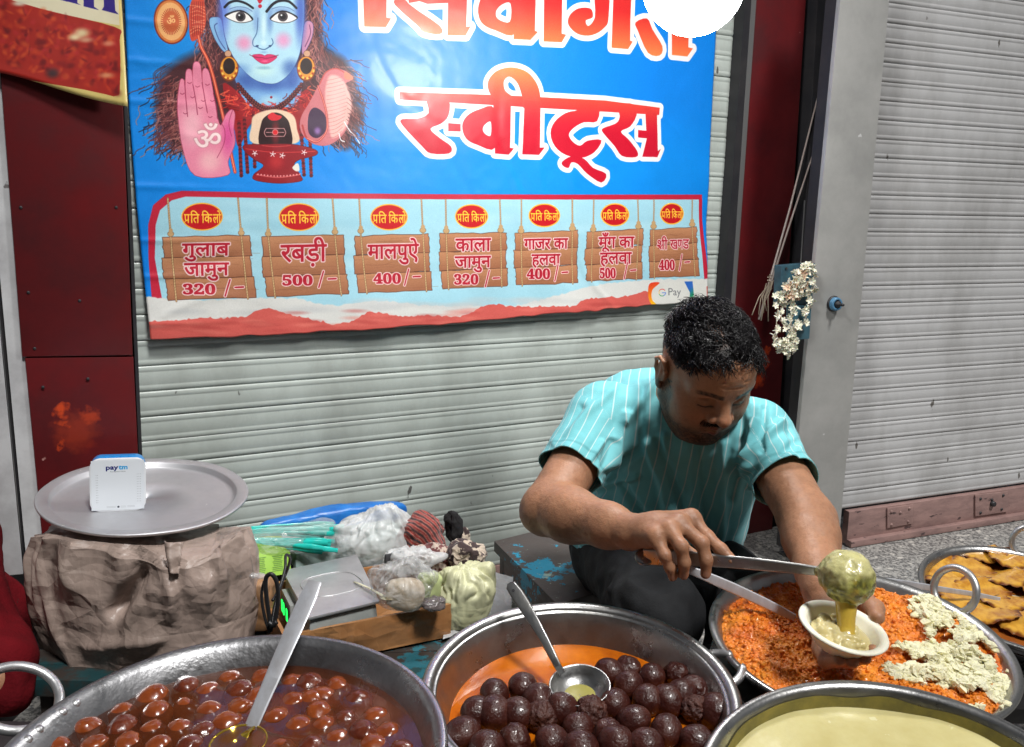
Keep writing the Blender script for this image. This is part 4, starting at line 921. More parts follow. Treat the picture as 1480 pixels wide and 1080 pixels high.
# ---- middle steel basin of dark sweets
t = thing('steel_basin', 'round steel basin with a rolled lip holding dark brown balls, front centre', 'basin', MID.at(0, 0, -.11))
R = MID.R
prof = [(R-.004, -.006), (R-.001, -.003), (R, 0), (R-.002, .002), (R-.006, .0024), (R-.012, .0008), (R-.0135, -.003), (R-.0145, -.0045), (R-.017, -.0035), (R-.0185, -.006), (R-.022, -.020), (R-.035, -.05), (R-.046, -.08), (R-.066, -.105), (R-.09, -.11), (.001, -.11)]
b = G().lathe(prof, MID.c, MID.n, 144, MID.x).build('basin_body', m_steel, t, smooth=True); md = b.modifiers.new('thickness', 'SOLIDIFY'); md.thickness = .0015; md.offset = 1
m_osyrup = M('orange_sugar_syrup', (.62, .17, .005), .04, col2=(.30, .055, .003), nscale=7, nlo=.38, nhi=.68, spec=.22, coat=0, bump=.03, bscale=16)
V, F = wave_disc(MID, R-.0345, -.049, 40, 128, .0005, 18); props(obj('orange_syrup', V, F, m_osyrup, None, True, org=MID.at(0, 0, -.052)), 'clear orange syrup lying at the back of the middle steel basin', 'syrup')
m_kala = M('black_fried_dough', (.028, .005, .004), .30, col2=(.060, .013, .007), nscale=30, rough2=.46, coat=.16, bump=.5, bscale=120, bump2=.3, b2scale=380)
m_kala2 = M('crusty_fried_dough', (.075, .022, .013), .5, col2=(.035, .008, .006), nscale=45, bump=.9, bscale=120, bump2=.5, b2scale=300)
km = [ball_mesh('dark_sweet', .0215, m_kala, .04, 1.5, s, .05) for s in (1, 2, 3)]+[ball_mesh('dark_sweet', .0205, m_kala, .06, 2.5, 4, .16, 5)]+[ball_mesh('dark_sweet', .021, m_kala2, .09, 5, 6, .2, 5)]
z3_ = lambda x, y: (640+x/3.524, 920+y/3.524)
K = [(100, 490, 0), (262, 395, 1), (262, 290, 0), (408, 258, 0), (380, 395, 2), (175, 385, 2), (485, 330, 1), (500, 410, 4), (610, 375, 1), (365, 530, 3), (555, 540, 0), (755, 385, 4), (690, 465, 0), (875, 345, 1), (845, 185, 0), (945, 245, 1), (1065, 205, 2), (1045, 325, 2), (1150, 330, 1), (1215, 300, 0), (1190, 190, 3), (970, 430, 0), (845, 500, 3), (880, 545, 2), (1140, 480, 0), (1285, 370, 4), (1395, 385, 2), (1290, 530, 1), (225, 575, 0), (1280, 275, 3), (1035, 560, 2), (700, 575, 0)]
kp = []
for i, (x, y, v) in enumerate(K):
    hh = -.032 if y > 230 else -.038; q = MID.hit(*z3_(x, y), hh); a, b2 = MID.loc(q); kp.append((a, b2))
    o = bpy.data.objects.new('dark_sweet', km[v]); COL.objects.link(o); o.location = q; o.rotation_euler = (rng.normal()*.5, rng.normal()*.5, rng.random()*6.3)
    s_ = rng.uniform(.92, 1.06)* rng.uniform(1.02, 1.16)*(.90 if y < 300 else 1); o.scale = (s_*rng.uniform(.92, 1.08), s_*rng.uniform(.92, 1.08), s_*rng.uniform(.88, 1.02))
    props(o, 'dark brown almost black round sweet heaped in the middle steel basin', 'sweet', 'dark sweets in the middle basin')
n = 0
while n < 60:
    a = rng.random()*6.3; r_ = math.sqrt(rng.random())*(R-.060); x, y = r_*math.cos(a), r_*math.sin(a)
    if y > .045+.1*(x > .02)*min(1, (x)/.1): 
        n += .2; continue
    n += 1
    if y > -.02 and all((x-p[0])**2+(y-p[1])**2 > .034**2 for p in kp) or y <= -.02 and all((x-p[0])**2+(y-p[1])**2 > .037**2 for p in kp):
        kp.append((x, y)); o = bpy.data.objects.new('dark_sweet', km[int(n) % 4]); COL.objects.link(o); o.location = MID.at(x, y, -.046 if y > -.05 else -.036); o.rotation_euler = (0, 0, rng.random()*6.3)
        props(o, 'dark brown almost black round sweet heaped in the middle steel basin', 'sweet', 'dark sweets in the middle basin')

# ---- front right pan of pale yellow cream
t = thing('steel_basin', 'steel basin of smooth pale yellow cream, nearest at the lower right', 'basin', FRONT.at(0, 0, -.10))
R = FRONT.R
prof = [(R-.005, -.006), (R-.001, -.003), (R, 0), (R-.003, .0025), (R-.009, .0018), (R-.012, -.002), (R-.015, -.012), (R-.02, -.03), (R-.03, -.06), (R-.06, -.09), (.001, -.10)]
b = G().lathe(prof, FRONT.c, FRONT.n, 144, FRONT.x).build('basin_body', m_steel, t, smooth=True); md = b.modifiers.new('thickness', 'SOLIDIFY'); md.thickness = .0015; md.offset = 1
m_cream = M('yellow_cream', (.60, .54, .26), .32, col2=(.52, .45, .19), nscale=10, nlo=.4, nhi=.62, coat=.25, bump=.5, bscale=14, bump2=.12, b2scale=70, sss=.15, sssr=(.02, .015, .006), speck=(48, .69, (.66, .62, .36)))
V, F = wave_disc(FRONT, R-.0195, -.022, 90, 200, .0030, 9, 4); props(obj('yellow_cream', V, F, m_cream, None, True, org=FRONT.at(0, 0, -.024)), 'smooth pale yellow milk cream filling the lower right basin', 'cream')
m_creamf = M('dried_cream_film', (.30, .25, .06), .35, col2=(.16, .14, .045), nscale=25, metal=.3, bump=.3, bscale=60, alpha=.85)
V = []; F = []
for k in range(201):
    a = 2*math.pi*k/200; hgt = -.006-.006*(.5+.5*math.sin(a*5+1))*(.5+.5*math.sin(a*13)) 
    for h_ in (-.0255, -.019, hgt): rr_ = R-.0150-(.012+h_)*.28*(-1) if h_ > -.012 else R-.015-(-h_-.012)*.28; V.append(FRONT.at((rr_-.0032)*math.cos(a), (rr_-.0032)*math.sin(a), h_))
for k in range(200):
    for j in (0, 1): F.append((k*3+j, (k+1)*3+j, (k+1)*3+j+1, k*3+j+1))
obj('cream_film', V, F, m_creamf, t, True)

# ---- pan of orange halwa with pale crumbled milk solids
t = thing('shallow_pan', 'shallow steel pan of orange carrot crumble with ring handles, right of centre', 'pan', ORANGE.at(0, 0, -.06))
R = ORANGE.R
prof = [(R-.003, -.004), (R, -.001), (R-.001, .0012), (R-.006, .001), (R-.012, -.004), (R-.02, -.02), (R-.04, -.045), (R-.07, -.058), (.001, -.06)]
b = G().lathe(prof, ORANGE.c, ORANGE.n, 128, ORANGE.x).build('pan_body', m_steel, t, smooth=True); md = b.modifiers.new('thickness', 'SOLIDIFY'); md.thickness = .002; md.offset = 1
hx, hy = ORANGE.loc(ORANGE.hit(1378, 872, 0)); ring_handle(ORANGE, math.atan2(hy, hx), .036, .0062, m_handle, t, 1.25, -.004)
hx, hy = ORANGE.loc(ORANGE.hit(1050, 960, 0)); ring_handle(ORANGE, math.atan2(hy, hx), .036, .0062, m_handle, t, -.25, .0)
m_halwa = M('orange_carrot_crumble', (.78, .265, .016), .40, col2=(.62, .125, .009), nscale=14, nlo=.35, nhi=.65, coat=.3, bump=.6, bscale=170, bump2=.4, b2scale=420)
n_ = 330; xs = np.linspace(-1, 1, n_)*(R-.008); X, Y = np.meshgrid(xs, xs); rr_ = np.hypot(X, Y); q = np.stack([X.ravel(), Y.ravel(), 0*X.ravel()], 1)
h1, h2 = worley(q, 48, 4); h3, _ = worley(q, 160, 9)
H = (-.008+.007*fbm(q, 9, 3, 5)+.0085*np.maximum(0, 1-h1*1.1)+.0045*fbm(q, 46, 3, 15)+.0035*(1-h3)+.0012*fbm(q, 260, 2, 8)).reshape(X.shape)
for px, py, d in ((905/3.364, 890/3.364, .012), (770/3.364, 870/3.364, .006), (945/3.364, 925/3.364, .010), (1200/3.364, 940/3.364, .010), (745/3.364, 770/3.364, .005), (850/3.364, 770/3.364, .006)):
    hp = ORANGE.loc(ORANGE.hit(860+px, 680+py, -.004)); H -= d*np.exp(-((X-hp[0])**2+(Y-hp[1])**2)/.009**2)
H = np.minimum(H, .012-.0*X)-.012*smoothstep(.80, 1, rr_/(R-.008))
inside = rr_ < R-.0085; V = ORANGE.c+X.ravel()[:, None]*ORANGE.x+Y.ravel()[:, None]*ORANGE.y+H.ravel()[:, None]*ORANGE.n
idx = np.arange(n_*n_).reshape(n_, n_); ok = inside[:-1, :-1] & inside[1:, :-1] & inside[1:, 1:] & inside[:-1, 1:]
F = np.stack([idx[:-1, :-1], idx[:-1, 1:], idx[1:, 1:], idx[1:, :-1]], -1)[ok]; used = np.unique(F); mp = np.full(n_*n_, -1); mp[used] = np.arange(len(used))
props(obj('carrot_crumble', V[used], mp[F], m_halwa, None, True, org=ORANGE.c), 'coarse orange carrot crumble filling the shallow pan', 'crumble', kind='stuff')
def hval(x, y):
    i = np.clip(((y/(R-.008)+1)/2*(n_-1)).astype(int), 0, n_-1); j = np.clip(((x/(R-.008)+1)/2*(n_-1)).astype(int), 0, n_-1); return H[i, j]
def lumps(name, label, cat_, mat, pts, sizes, squash=.7, sub=1, amp=.35, seed=1, frame=None, kind='stuff', parent=None):
    bm = bmesh.new(); bmesh.ops.create_icosphere(bm, subdivisions=sub, radius=1); B = np.array([v.co[:] for v in bm.verts]); BF = np.array([[v.index for v in f.verts] for f in bm.faces]); bm.free()
    N = len(pts); r_ = np.random.default_rng(seed); ax = r_.normal(size=(N, 3, 3)); Q = np.linalg.qr(ax)[0]
    V = np.einsum('vj,njk->nvk', B, Q)*sizes[:, None, None]
    V = V*(1+amp*(fbm(np.tile(B, (N, 1))*np.repeat(r_.uniform(.8, 1.6, (N, 1)), len(B), 0)+np.repeat(r_.random((N, 3))*90, len(B), 0), 1.5, 3, seed).reshape(N, len(B), 1)))*r_.uniform(.65, 1.3, (N, 1, 3))
    V[..., 2] *= squash; V = V+pts[:, None]
    F = (BF[None]+(np.arange(N)*len(B))[:, None, None]).reshape(-1, 3); o = obj(name, V.reshape(-1, 3), F.astype(np.int32), mat, parent, True, org=None if parent else pts.mean(0))
    return props(o, label, cat_, kind=kind)
N = 4200; a = rng.random(N)*6.3; r_ = np.sqrt(rng.random(N))*(R-.022); x, y = r_*np.cos(a), r_*np.sin(a); P_ = ORANGE.c+x[:, None]*ORANGE.x+y[:, None]*ORANGE.y+(hval(x, y)+.0005)[:, None]*ORANGE.n
lumps('carrot_shreds', 'fine orange shreds strewn over the carrot crumble in the shallow pan', 'crumble', m_halwa, P_, rng.choice([.0012, .002, .0032, .005], N, p=[.35, .35, .22, .08]), .8, 1, .55, 3)
# pale crumbles: region outlined in the photograph
region = np.array([ORANGE.loc(ORANGE.hit(*p_, .0)) for p_ in ((1312, 873), (1338, 868), (1365, 880), (1395, 898), (1415, 915), (1440, 950), (1462, 965), (1466, 985), (1440, 1010), (1412, 1018), (1398, 1008), (1375, 985), (1330, 985), (1290, 985), (1276, 968), (1290, 945), (1318, 930), (1340, 925), (1335, 900))])
def inpoly(x, y, pg):
    r_ = np.zeros(len(x), bool)
    for (x0, y0), (x1, y1) in zip(pg, np.roll(pg, -1, 0)): r_ ^= ((y0 > y) != (y1 > y)) & (x < x0+(y-y0)*(x1-x0)/(y1-y0+1e-12))
    return r_
m_khoya = M('pale_milk_crumble', (.80, .77, .54), .6, col2=(.72, .68, .42), nscale=30, bump=.5, bscale=130, bump2=.3, b2scale=400, sss=.2, sssr=(.01, .008, .004))
x, y = rng.uniform(-R, R, 60000), rng.uniform(-R, R, 60000); ins = inpoly(x, y, region); qn = np.stack([x, y, x*0], 1)
gate = fbm(qn, 30, 3, 12) > -.42; x, y = x[ins & gate][:6000], y[ins & gate][:6000]; N = len(x); sz = rng.choice([.0013, .0024, .0042, .0068], N, p=[.42, .33, .20, .05])*rng.uniform(.8, 1.25, N)
hgt = hval(x, y)+sz*.4+.003*rng.random(N)+.010*smoothstep(-.2, .6, fbm(np.stack([x, y, x*0], 1), 25, 2, 31))
P_ = ORANGE.c+x[:, None]*ORANGE.x+y[:, None]*ORANGE.y+hgt[:, None]*ORANGE.n
lumps('milk_crumble', 'pale greenish white milk crumbs heaped on the right part of the orange crumble', 'crumble', m_khoya, P_, sz, .72, 1, .75, 8); bpy.data.objects['milk_crumble'].data.polygons.foreach_set('use_smooth', np.zeros(len(bpy.data.objects['milk_crumble'].data.polygons), bool))
ex = [ORANGE.hit(*p_, .003) for p_ in ((1316, 880), (1323, 890), (1333, 896), (1455, 1018), (1447, 1022), (1428, 935), (1437, 940))]
lumps('milk_crumble', 'few loose pale milk crumbs lying apart from the heap on the orange crumble', 'crumble', m_khoya, np.array(ex), np.array([.006, .007, .006, .006, .004, .005, .006]), .7, 2, .5, 18)
# plate under the orange pan
pl = Pan(ORANGE.at(-.012, -.012, -.062), (.01, -.04, 1), .205)
G().lathe([(.205, .012), (.2065, .014), (.204, .0145), (.195, .006), (.18, .001), (.001, 0)], pl.c, pl.n, 96).build('under_tray', m_steel, None, smooth=True, org=pl.c)
props(bpy.data.objects['under_tray'], 'flat steel tray set under the shallow pan of orange crumble', 'tray')

# ---- far right pan of syrup pancakes
t = thing('shallow_pan', 'round steel pan of golden pancakes in syrup standing by the granite ledge', 'pan', MALP.at(0, 0, -.06))
R = MALP.R
prof = [(R-.003, -.005), (R, -.001), (R-.001, .0015), (R-.006, .0012), (R-.010, -.004), (R-.014, -.018), (R-.022, -.036), (R-.05, -.056), (.001, -.06)]
b = G().lathe(prof, MALP.c, MALP.n, 128, MALP.x).build('pan_body', m_steel, t, smooth=True); md = b.modifiers.new('thickness', 'SOLIDIFY'); md.thickness = .002; md.offset = 1
hx, hy = MALP.loc(MALP.hit(1486, 786, 0)); ring_handle(MALP, math.atan2(hy, hx), .034, .006, m_handle, t, 1.3, -.004); ring_handle(MALP, -math.pi/2+.3, .034, .006, m_handle, t, -.3, 0)
m_msyrup = M('amber_syrup', (.36, .115, .018), .06, col2=(.20, .05, .010), nscale=8, coat=.4, bump=.05, bscale=25)
V, F = wave_disc(MALP, R-.0135, -.021, 40, 128, .0006, 18, 6); props(obj('amber_syrup', V, F, m_msyrup, None, True, org=MALP.at(0, 0, -.021)), 'amber syrup round the golden pancakes in the far right pan', 'syrup')
m_malp = M('golden_pancake', (.62, .33, .045), .10, col2=(.36, .13, .012), nscale=30, nlo=.42, nhi=.68, coat=.5, bump=.15, bscale=80)
mm_ = bpy.data.materials['golden_pancake']; nt = mm_.node_tree; b_ = nt.nodes['Principled BSDF']; src = b_.inputs['Base Color'].links[0].from_socket
at = nt.nodes.new('ShaderNodeAttribute'); at.attribute_name = 'edge'; mx = nt.nodes.new('ShaderNodeMix'); mx.data_type = 'RGBA'; nt.links.new(at.outputs['Fac'], mx.inputs['Factor']); nt.links.new(src, mx.inputs['A']); mx.inputs['B'].default_value = (.12, .028, .006, 1); nt.links.new(mx.outputs['Result'], b_.inputs['Base Color'])
def pancake(seed):
    nr, na = 16, 56; V = []; E_ = []; F = []
    for s_ in (1, -1):
        for i in range(nr+1):
            for k in range(na):
                a = 2*math.pi*k/na; t_ = i/nr; r_ = .058*t_*(1+.07*math.sin(3*a+seed)+.04*math.sin(7*a+2*seed)+.02*math.sin(17*a+seed)*t_)
                hh = .0035*(1-t_**6)*s_+.004*math.sin(a*2+seed)*t_*t_+(.002*math.sin(a*9+seed)+.0012*math.sin(a*21))*smoothstep(.7, 1, t_)+.006*t_*t_*math.sin(a+seed*2)
                V.append((r_*math.cos(a)*1.15, r_*math.sin(a)*.85, hh)); E_.append(float(smoothstep(.78, 1.0, t_+.05*math.sin(5*a+seed)+.04*math.sin(13*a))))
    M_ = (nr+1)*na
    for s_ in (0, 1):
        for i in range(nr):
            for k in range(na):
                f = (s_*M_+i*na+k, s_*M_+(i+1)*na+k, s_*M_+(i+1)*na+(k+1) % na, s_*M_+i*na+(k+1) % na); F.append(f if not s_ else f[::-1])
    for k in range(na): F.append((nr*na+k, M_+nr*na+k, M_+nr*na+(k+1) % na, nr*na+(k+1) % na))
    me = bpy.data.meshes.new('pancake'); me.from_pydata(V, [], F); me.materials.append(m_malp); me.polygons.foreach_set('use_smooth', np.ones(len(F), bool))
    a_ = me.attributes.new('edge', 'FLOAT', 'POINT'); a_.data.foreach_set('value', np.array(E_, np.float32)); return me
pm_ = [pancake(s) for s in (1, 2.3, 4)]
base_r = rot_frame(MALP.n)
for i, (px, py, rz, tl, hh) in enumerate(((1420, 800, .1, -.10, -.010), (1460, 806, .3, .0, -.006), (1398, 823, -.2, .1, -.014), (1455, 834, .2, -.15, -.008), (1375, 845, .5, .05, -.017), (1418, 852, -.1, .12, -.013), (1362, 824, .9, .1, -.018), (1450, 868, .35, -.1, -.012), (1430, 886, .15, -.12, -.009), (1480, 900, .2, .1, -.010), (1500, 850, .7, 0, -.013), (1520, 880, .1, 0, -.012), (1540, 830, .4, 0, -.012), (1395, 872, .2, .1, -.016), (1500, 815, .4, 0, -.012))):
    o = bpy.data.objects.new('syrup_pancake', pm_[i % 3]); COL.objects.link(o); q = MALP.hit(px, py, hh)
    Rm = Matrix([list(v) for v in np.array(base_r).T.tolist()]).to_4x4() @ Matrix.Rotation(rz, 4, 'Z') @ Matrix.Rotation(tl, 4, 'X'); o.matrix_world = Matrix.Translation([float(v) for v in q]) @ Rm
    s_ = .82; o.scale = (s_, s_, s_*1.3)
    props(o, 'golden pancake with a dark fried edge soaking in the far right pan', 'pancake', 'pancakes in the far right pan')

def rows(prefix, what, bands):
    os_ = [o for o in bpy.data.objects if o.name.split('.')[0] == prefix]
    def px(o): d = np.array(o.location)-CAM; z = d@FW; return 740+FPX*(d@RT)/z, 540-FPX*(d@UP)/z
    ord_ = ['first', 'second', 'third', 'fourth', 'fifth', 'sixth', 'seventh', 'eighth', 'ninth', 'tenth', 'eleventh', 'twelfth', 'thirteenth', 'fourteenth', 'fifteenth', 'sixteenth', 'seventeenth', 'eighteenth', 'nineteenth', 'twentieth']
    L = [(px(o), o) for o in os_]
    for k in range(len(bands)-1):
        r_ = sorted([(p_[0], o) for p_, o in L if bands[k] <= p_[1] < bands[k+1] and -900 < p_[0] < 2200], key=lambda q: q[0])
        for i, (x, o) in enumerate(r_):
            if i < 20: o['label'] = what % (ord_[i], ord_[k])
rows('brown_sweet', 'brown syrup sweet, %s from the left in the %s row from the back', [930, 985, 1003, 1021, 1039, 1057, 1078, 1098, 1120, 1150, 1190, 1240, 1400])
rows('dark_sweet', 'dark sweet, %s from the left in the %s basin row from the back', [930, 975, 995, 1015, 1037, 1060, 1085])
rows('syrup_pancake', 'golden pancake, %s from the left in the %s layer from the back', [760, 815, 840, 862, 960])
# ------------------------------------------------------------ ladles and spoons
def strap(pts, wid, th, side, curve=0):
    """flat handle strip along pts; side = direction of its width; returns G with a shallow channel"""
    g = G(); pts = [np.array(p, float) for p in pts]; n = len(pts); W_ = wid if hasattr(wid, '__len__') else [wid]*n; V = []; F = []
    for i, p in enumerate(pts):
        t_ = pts[min(i+1, n-1)]-pts[max(i-1, 0)]; t_ /= np.linalg.norm(t_); s_ = np.array(side, float); s_ = s_-t_*(s_@t_); s_ /= np.linalg.norm(s_); nn = np.cross(s_, t_)
        for (a, b) in ((-1, .4), (-.85, 1), (-.45, .55+curve), (.45, .55+curve), (.85, 1), (1, .4), (.8, -.6), (-.8, -.6)): V.append(p+s_*W_[i]/2*a+nn*th*b)
    k = 8
    for i in range(n-1):
        for j in range(k): F.append((i*k+j, i*k+(j+1) % k, (i+1)*k+(j+1) % k, (i+1)*k+j))
    F.append(tuple(range(k))[::-1]); F.append(tuple((n-1)*k+j for j in range(k))); g.add(V, F); return g
def line(a, b, n=8, sag=0, d=(0, 0, 1)):
    a = np.array(a); b = np.array(b); return [a+(b-a)*t+np.array(d)*sag*4*t*(1-t) for t in np.linspace(0, 1, n)]
m_strap = M('brushed_steel', (.66, .68, .73), .38, metal=.55, col2=(.5, .5, .52), nscale=40, rough2=.45, stretch=(1, 1, .2), bump=.03, bscale=100)
# long flat ladle in the left pan
top = P(455, 840, 1.22); low = LEFT.hit(362, 1052, -.030); bwl = LEFT.hit(345, 1078, -.033)
t = thing('ladle', 'ladle with a long flat grey handle leaning in the left pan of brown sweets', 'ladle', bwl)
pts = line(top, low, 10, .004, -FW); strap(pts, [.021]+[.0265]*3+[.025, .024, .0225, .021, .020, .019], .0012, RT+UP*.4).build('handle', m_strap, t, smooth=False, bevel=.0004)
m_yoil = M('yellow_oily_steel', (.50, .36, .04), .12, metal=.7, col2=(.26, .16, .02), nscale=20)
G().lathe([(.034, .004), (.0345, .006), (.033, .0055), (.028, -.006), (.016, -.014), (.001, -.017)], bwl, LEFT.n, 40).build('ladle_bowl', m_yoil, t, smooth=True)
strap([low, low*.5+bwl*.5+LEFT.n*.004, bwl+LEFT.n*.001+(low-bwl)*.25], .015, .0012, RT+UP*.4).build('neck', m_yoil, t)
# ladle in the middle basin
hc = MID.hit(838, 990, -.016); top = P(738, 846, 1.33); low = MID.hit(806, 963, -.006)
t = thing('ladle', 'steel ladle with a hole in its handle resting on the dark sweets', 'ladle', hc)
dd = (low-top)/np.linalg.norm(low-top); pts = [top-dd*.004]+line(top, low, 9, .006, UP)
strap(pts, [.008, .0165, .019, .019, .018, .0165, .015, .0135, .012, .0105], .0022, RT+UP*.5, .3).build('handle', m_steel, t, bevel=.0006)
G().lathe([(0, .0009), (.0022, .0009), (.0022, 0)], top+dd*.008-FW*.0032, -FW+UP*.3, 12).build('hanging_hole', m_dark, t)
ln = np.array([-.05, -.22, 1]); G().lathe([(.0395, -.0012), (.0412, .0), (.0405, .0012), (.0385, .0002), (.034, -.010), (.024, -.018), (.012, -.0215), (.001, -.0225)], hc, ln, 56, sx=1.03).build('ladle_bowl', m_steel, t, smooth=True)
strap([low-dd*.006, low+dd*.012-UP*.0, hc+(low-hc)/np.linalg.norm(low-hc)*.036-UP*.004], [.0105, .010, .013], .002, RT+UP*.5).build('neck', m_steel, t)
G().lathe([(.022, 0), (.015, .0006), (.001, .0008)], hc-ln/np.linalg.norm(ln)*.0185, ln, 30).build('syrup_puddle', M('pale_syrup', (.45, .40, .10), .05, coat=1, alpha=.7), t, smooth=True)
# flat spoon standing in the orange crumble
a = P(992, 822, 1.42); b = ORANGE.hit(1137, 888, .002)
t = thing('serving_spoon', 'grey channelled spatula handle stuck in the left side of the orange crumble', 'spoon', b)
strap(line(a, b+(b-a)*.08, 8, .003), [.012, .015, .0165, .017, .0165, .016, .0145, .012], .0018, UP+RT*.3, -.9).build('handle', m_strap, t, bevel=.0005)
# slotted spoon across the far right pan
a = P(1262, 838, 1.60); b = MALP.hit(1402, 858, .004); c_ = MALP.hit(1445, 868, -.008)
t = thing('serving_spoon', 'flat steel spoon lying across the rim into the pan of pancakes', 'spoon', b)
strap(line(a, b, 6)+[c_], [.012, .014, .014, .012, .010, .010, .012], .0016, UP+RT*.3).build('handle', m_strap, t, bevel=.0004)
G().lathe([(.030, .003), (.031, .0045), (.029, .004), (.02, -.003), (.001, -.006)], c_+(c_-b)/np.linalg.norm(c_-b)*.026, MALP.n, 36, sx=1.2, sy=.8).build('spoon_bowl', m_dkmetal, t, smooth=True)
# ------------------------------------------------------------ tables and stands
m_teal = M('worn_teal_paint', (.012, .045, .050), .45, col2=(.03, .022, .018), nscale=14, nlo=.45, nhi=.55, rough2=.7, bump=.3, bscale=60)
m_stool = M('stool_paint', (.075, .062, .060), .42, col2=(.085, .07, .065), nscale=18, rough2=.6, bump=.25, bscale=50)
def addpatch(m_, col, p_, rad, thr, sc=30):
    """chipped paint left in a patch"""
    nt = m_.node_tree; b = nt.nodes['Principled BSDF']; src = b.inputs['Base Color'].links[0].from_socket
    geo = nt.nodes.new('ShaderNodeNewGeometry'); v = nt.nodes.new('ShaderNodeVectorMath'); v.operation = 'DISTANCE'; v.inputs[1].default_value = [float(q) for q in p_]; nt.links.new(geo.outputs['Position'], v.inputs[0])
    n = nt.nodes.new('ShaderNodeTexNoise'); n.inputs['Scale'].default_value = sc; n.inputs['Detail'].default_value = 6; n.inputs['Roughness'].default_value = .7; nt.links.new(geo.outputs['Position'], n.inputs['Vector'])
    mr = nt.nodes.new('ShaderNodeMapRange'); mr.inputs[1].default_value = 0; mr.inputs[2].default_value = rad; mr.inputs[3].default_value = .12; mr.inputs[4].default_value = -.12; nt.links.new(v.outputs['Value'], mr.inputs[0])
    ad = nt.nodes.new('ShaderNodeMath'); ad.operation = 'ADD'; nt.links.new(n.outputs['Fac'], ad.inputs[0]); nt.links.new(mr.outputs[0], ad.inputs[1])
    st = nt.nodes.new('ShaderNodeMapRange'); st.inputs[1].default_value = thr; st.inputs[2].default_value = thr+.015; nt.links.new(ad.outputs[0], st.inputs[0])
    mx = nt.nodes.new('ShaderNodeMix'); mx.data_type = 'RGBA'; nt.links.new(st.outputs[0], mx.inputs['Factor']); nt.links.new(src, mx.inputs['A']); mx.inputs['B'].default_value = (*col, 1); nt.links.new(mx.outputs['Result'], b.inputs['Base Color'])
TZ = .385
def bench(name, label, corners, z, legh, mat, th=.03, leg=.02, inset=.03, planks=4):
    """corners: 4 xy points in order; boards run along edge 0-1"""
    c = np.array([[q[0], q[1]] for q in corners]); t = thing(name, label, name.replace('_', ' '), (*c.mean(0), z-legh))
    for k in range(planks):
        a, b = k/planks, (k+1)/planks-.006; q = [c[0]+(c[3]-c[0])*a, c[1]+(c[2]-c[1])*a, c[1]+(c[2]-c[1])*b, c[0]+(c[3]-c[0])*b]
        G().prism([(*p_, z) for p_ in q], [(*p_, z-th) for p_ in q]).build('plank', mat, t, bevel=.002)
    ctr = c.mean(0); ins = [p_+(ctr-p_)*inset/np.linalg.norm(ctr-p_)*1.4 for p_ in c]
    for i in range(4):
        p_ = ins[i]; e1 = (ins[(i+1) % 4]-p_); e1 /= np.linalg.norm(e1); e2 = ins[(i-1) % 4]-p_; e2 /= np.linalg.norm(e2)
        q = p_+e1*leg/2+e2*leg/2; G().box((*q, (z-th-.001+z-legh)/2), (*(e1*leg/2), 0), (*(e2*leg/2), 0), (0, 0, (legh-th-.001)/2)).build('leg', mat, t, bevel=.002)
        o_ = ins[(i+1) % 4]; m_ = (p_+o_)/2; L_ = np.linalg.norm(o_-p_)/2-leg*1.05; 
        G().box((*(m_+e2*.006), z-th-.0225), (*(e1*L_), 0), (*(e2*.006), 0), (0, 0, .021)).build('apron', mat, t, bevel=.0015)
    return t
addpatch(m_teal, (.012, .10, .13), (-.12, 1.38, .38), .25, .56)
bench('work_table', 'dark teal painted low table under the scale box and plastic bags', [(-.80, 1.34), (-.075, 1.34), (-.075, 1.86), (-.80, 1.52)], TZ-.005, TZ-FLOOR, m_teal)
bench('front_table', 'dark low table carrying the three nearest pans at the bottom of the picture', [(-.78, .50), (.78, .50), (.78, 1.24), (-.78, 1.24)], .372, .372-FLOOR, m_dark, planks=5)
bench('pan_stand', 'small dark wooden stand under the far right pan of pancakes', [(.80, 1.42), (1.17, 1.42), (1.17, 1.76), (.80, 1.76)], .345, .345-FLOOR, m_dark)
bench('pan_stand', 'dark wooden stand behind the front table under the shallow orange pan', [(.34, 1.26), (.72, 1.26), (.72, 1.44), (.34, 1.44)], .416, .416-FLOOR, m_dark, planks=2)
# the stool
A = PZ(714, 782, .30); B = PZ(806, 874, .30); Cc = PZ(767, 769, .30); d1 = (Cc-A)/np.linalg.norm(Cc-A)
W_ = .33; st_c = [A, B, B+d1*W_, A+d1*W_]
addpatch(m_stool, (.015, .30, .48), PZ(772, 822, .30), .13, .52, 26); addpatch(m_stool, (.30, .42, .36), PZ(792, 832, .30), .03, .53, 60)
stl = bench('stool', 'low wooden stool with flaking blue paint under the man', st_c, .30, .30-FLOOR, m_stool, th=.028, leg=.026, inset=.012, planks=1)

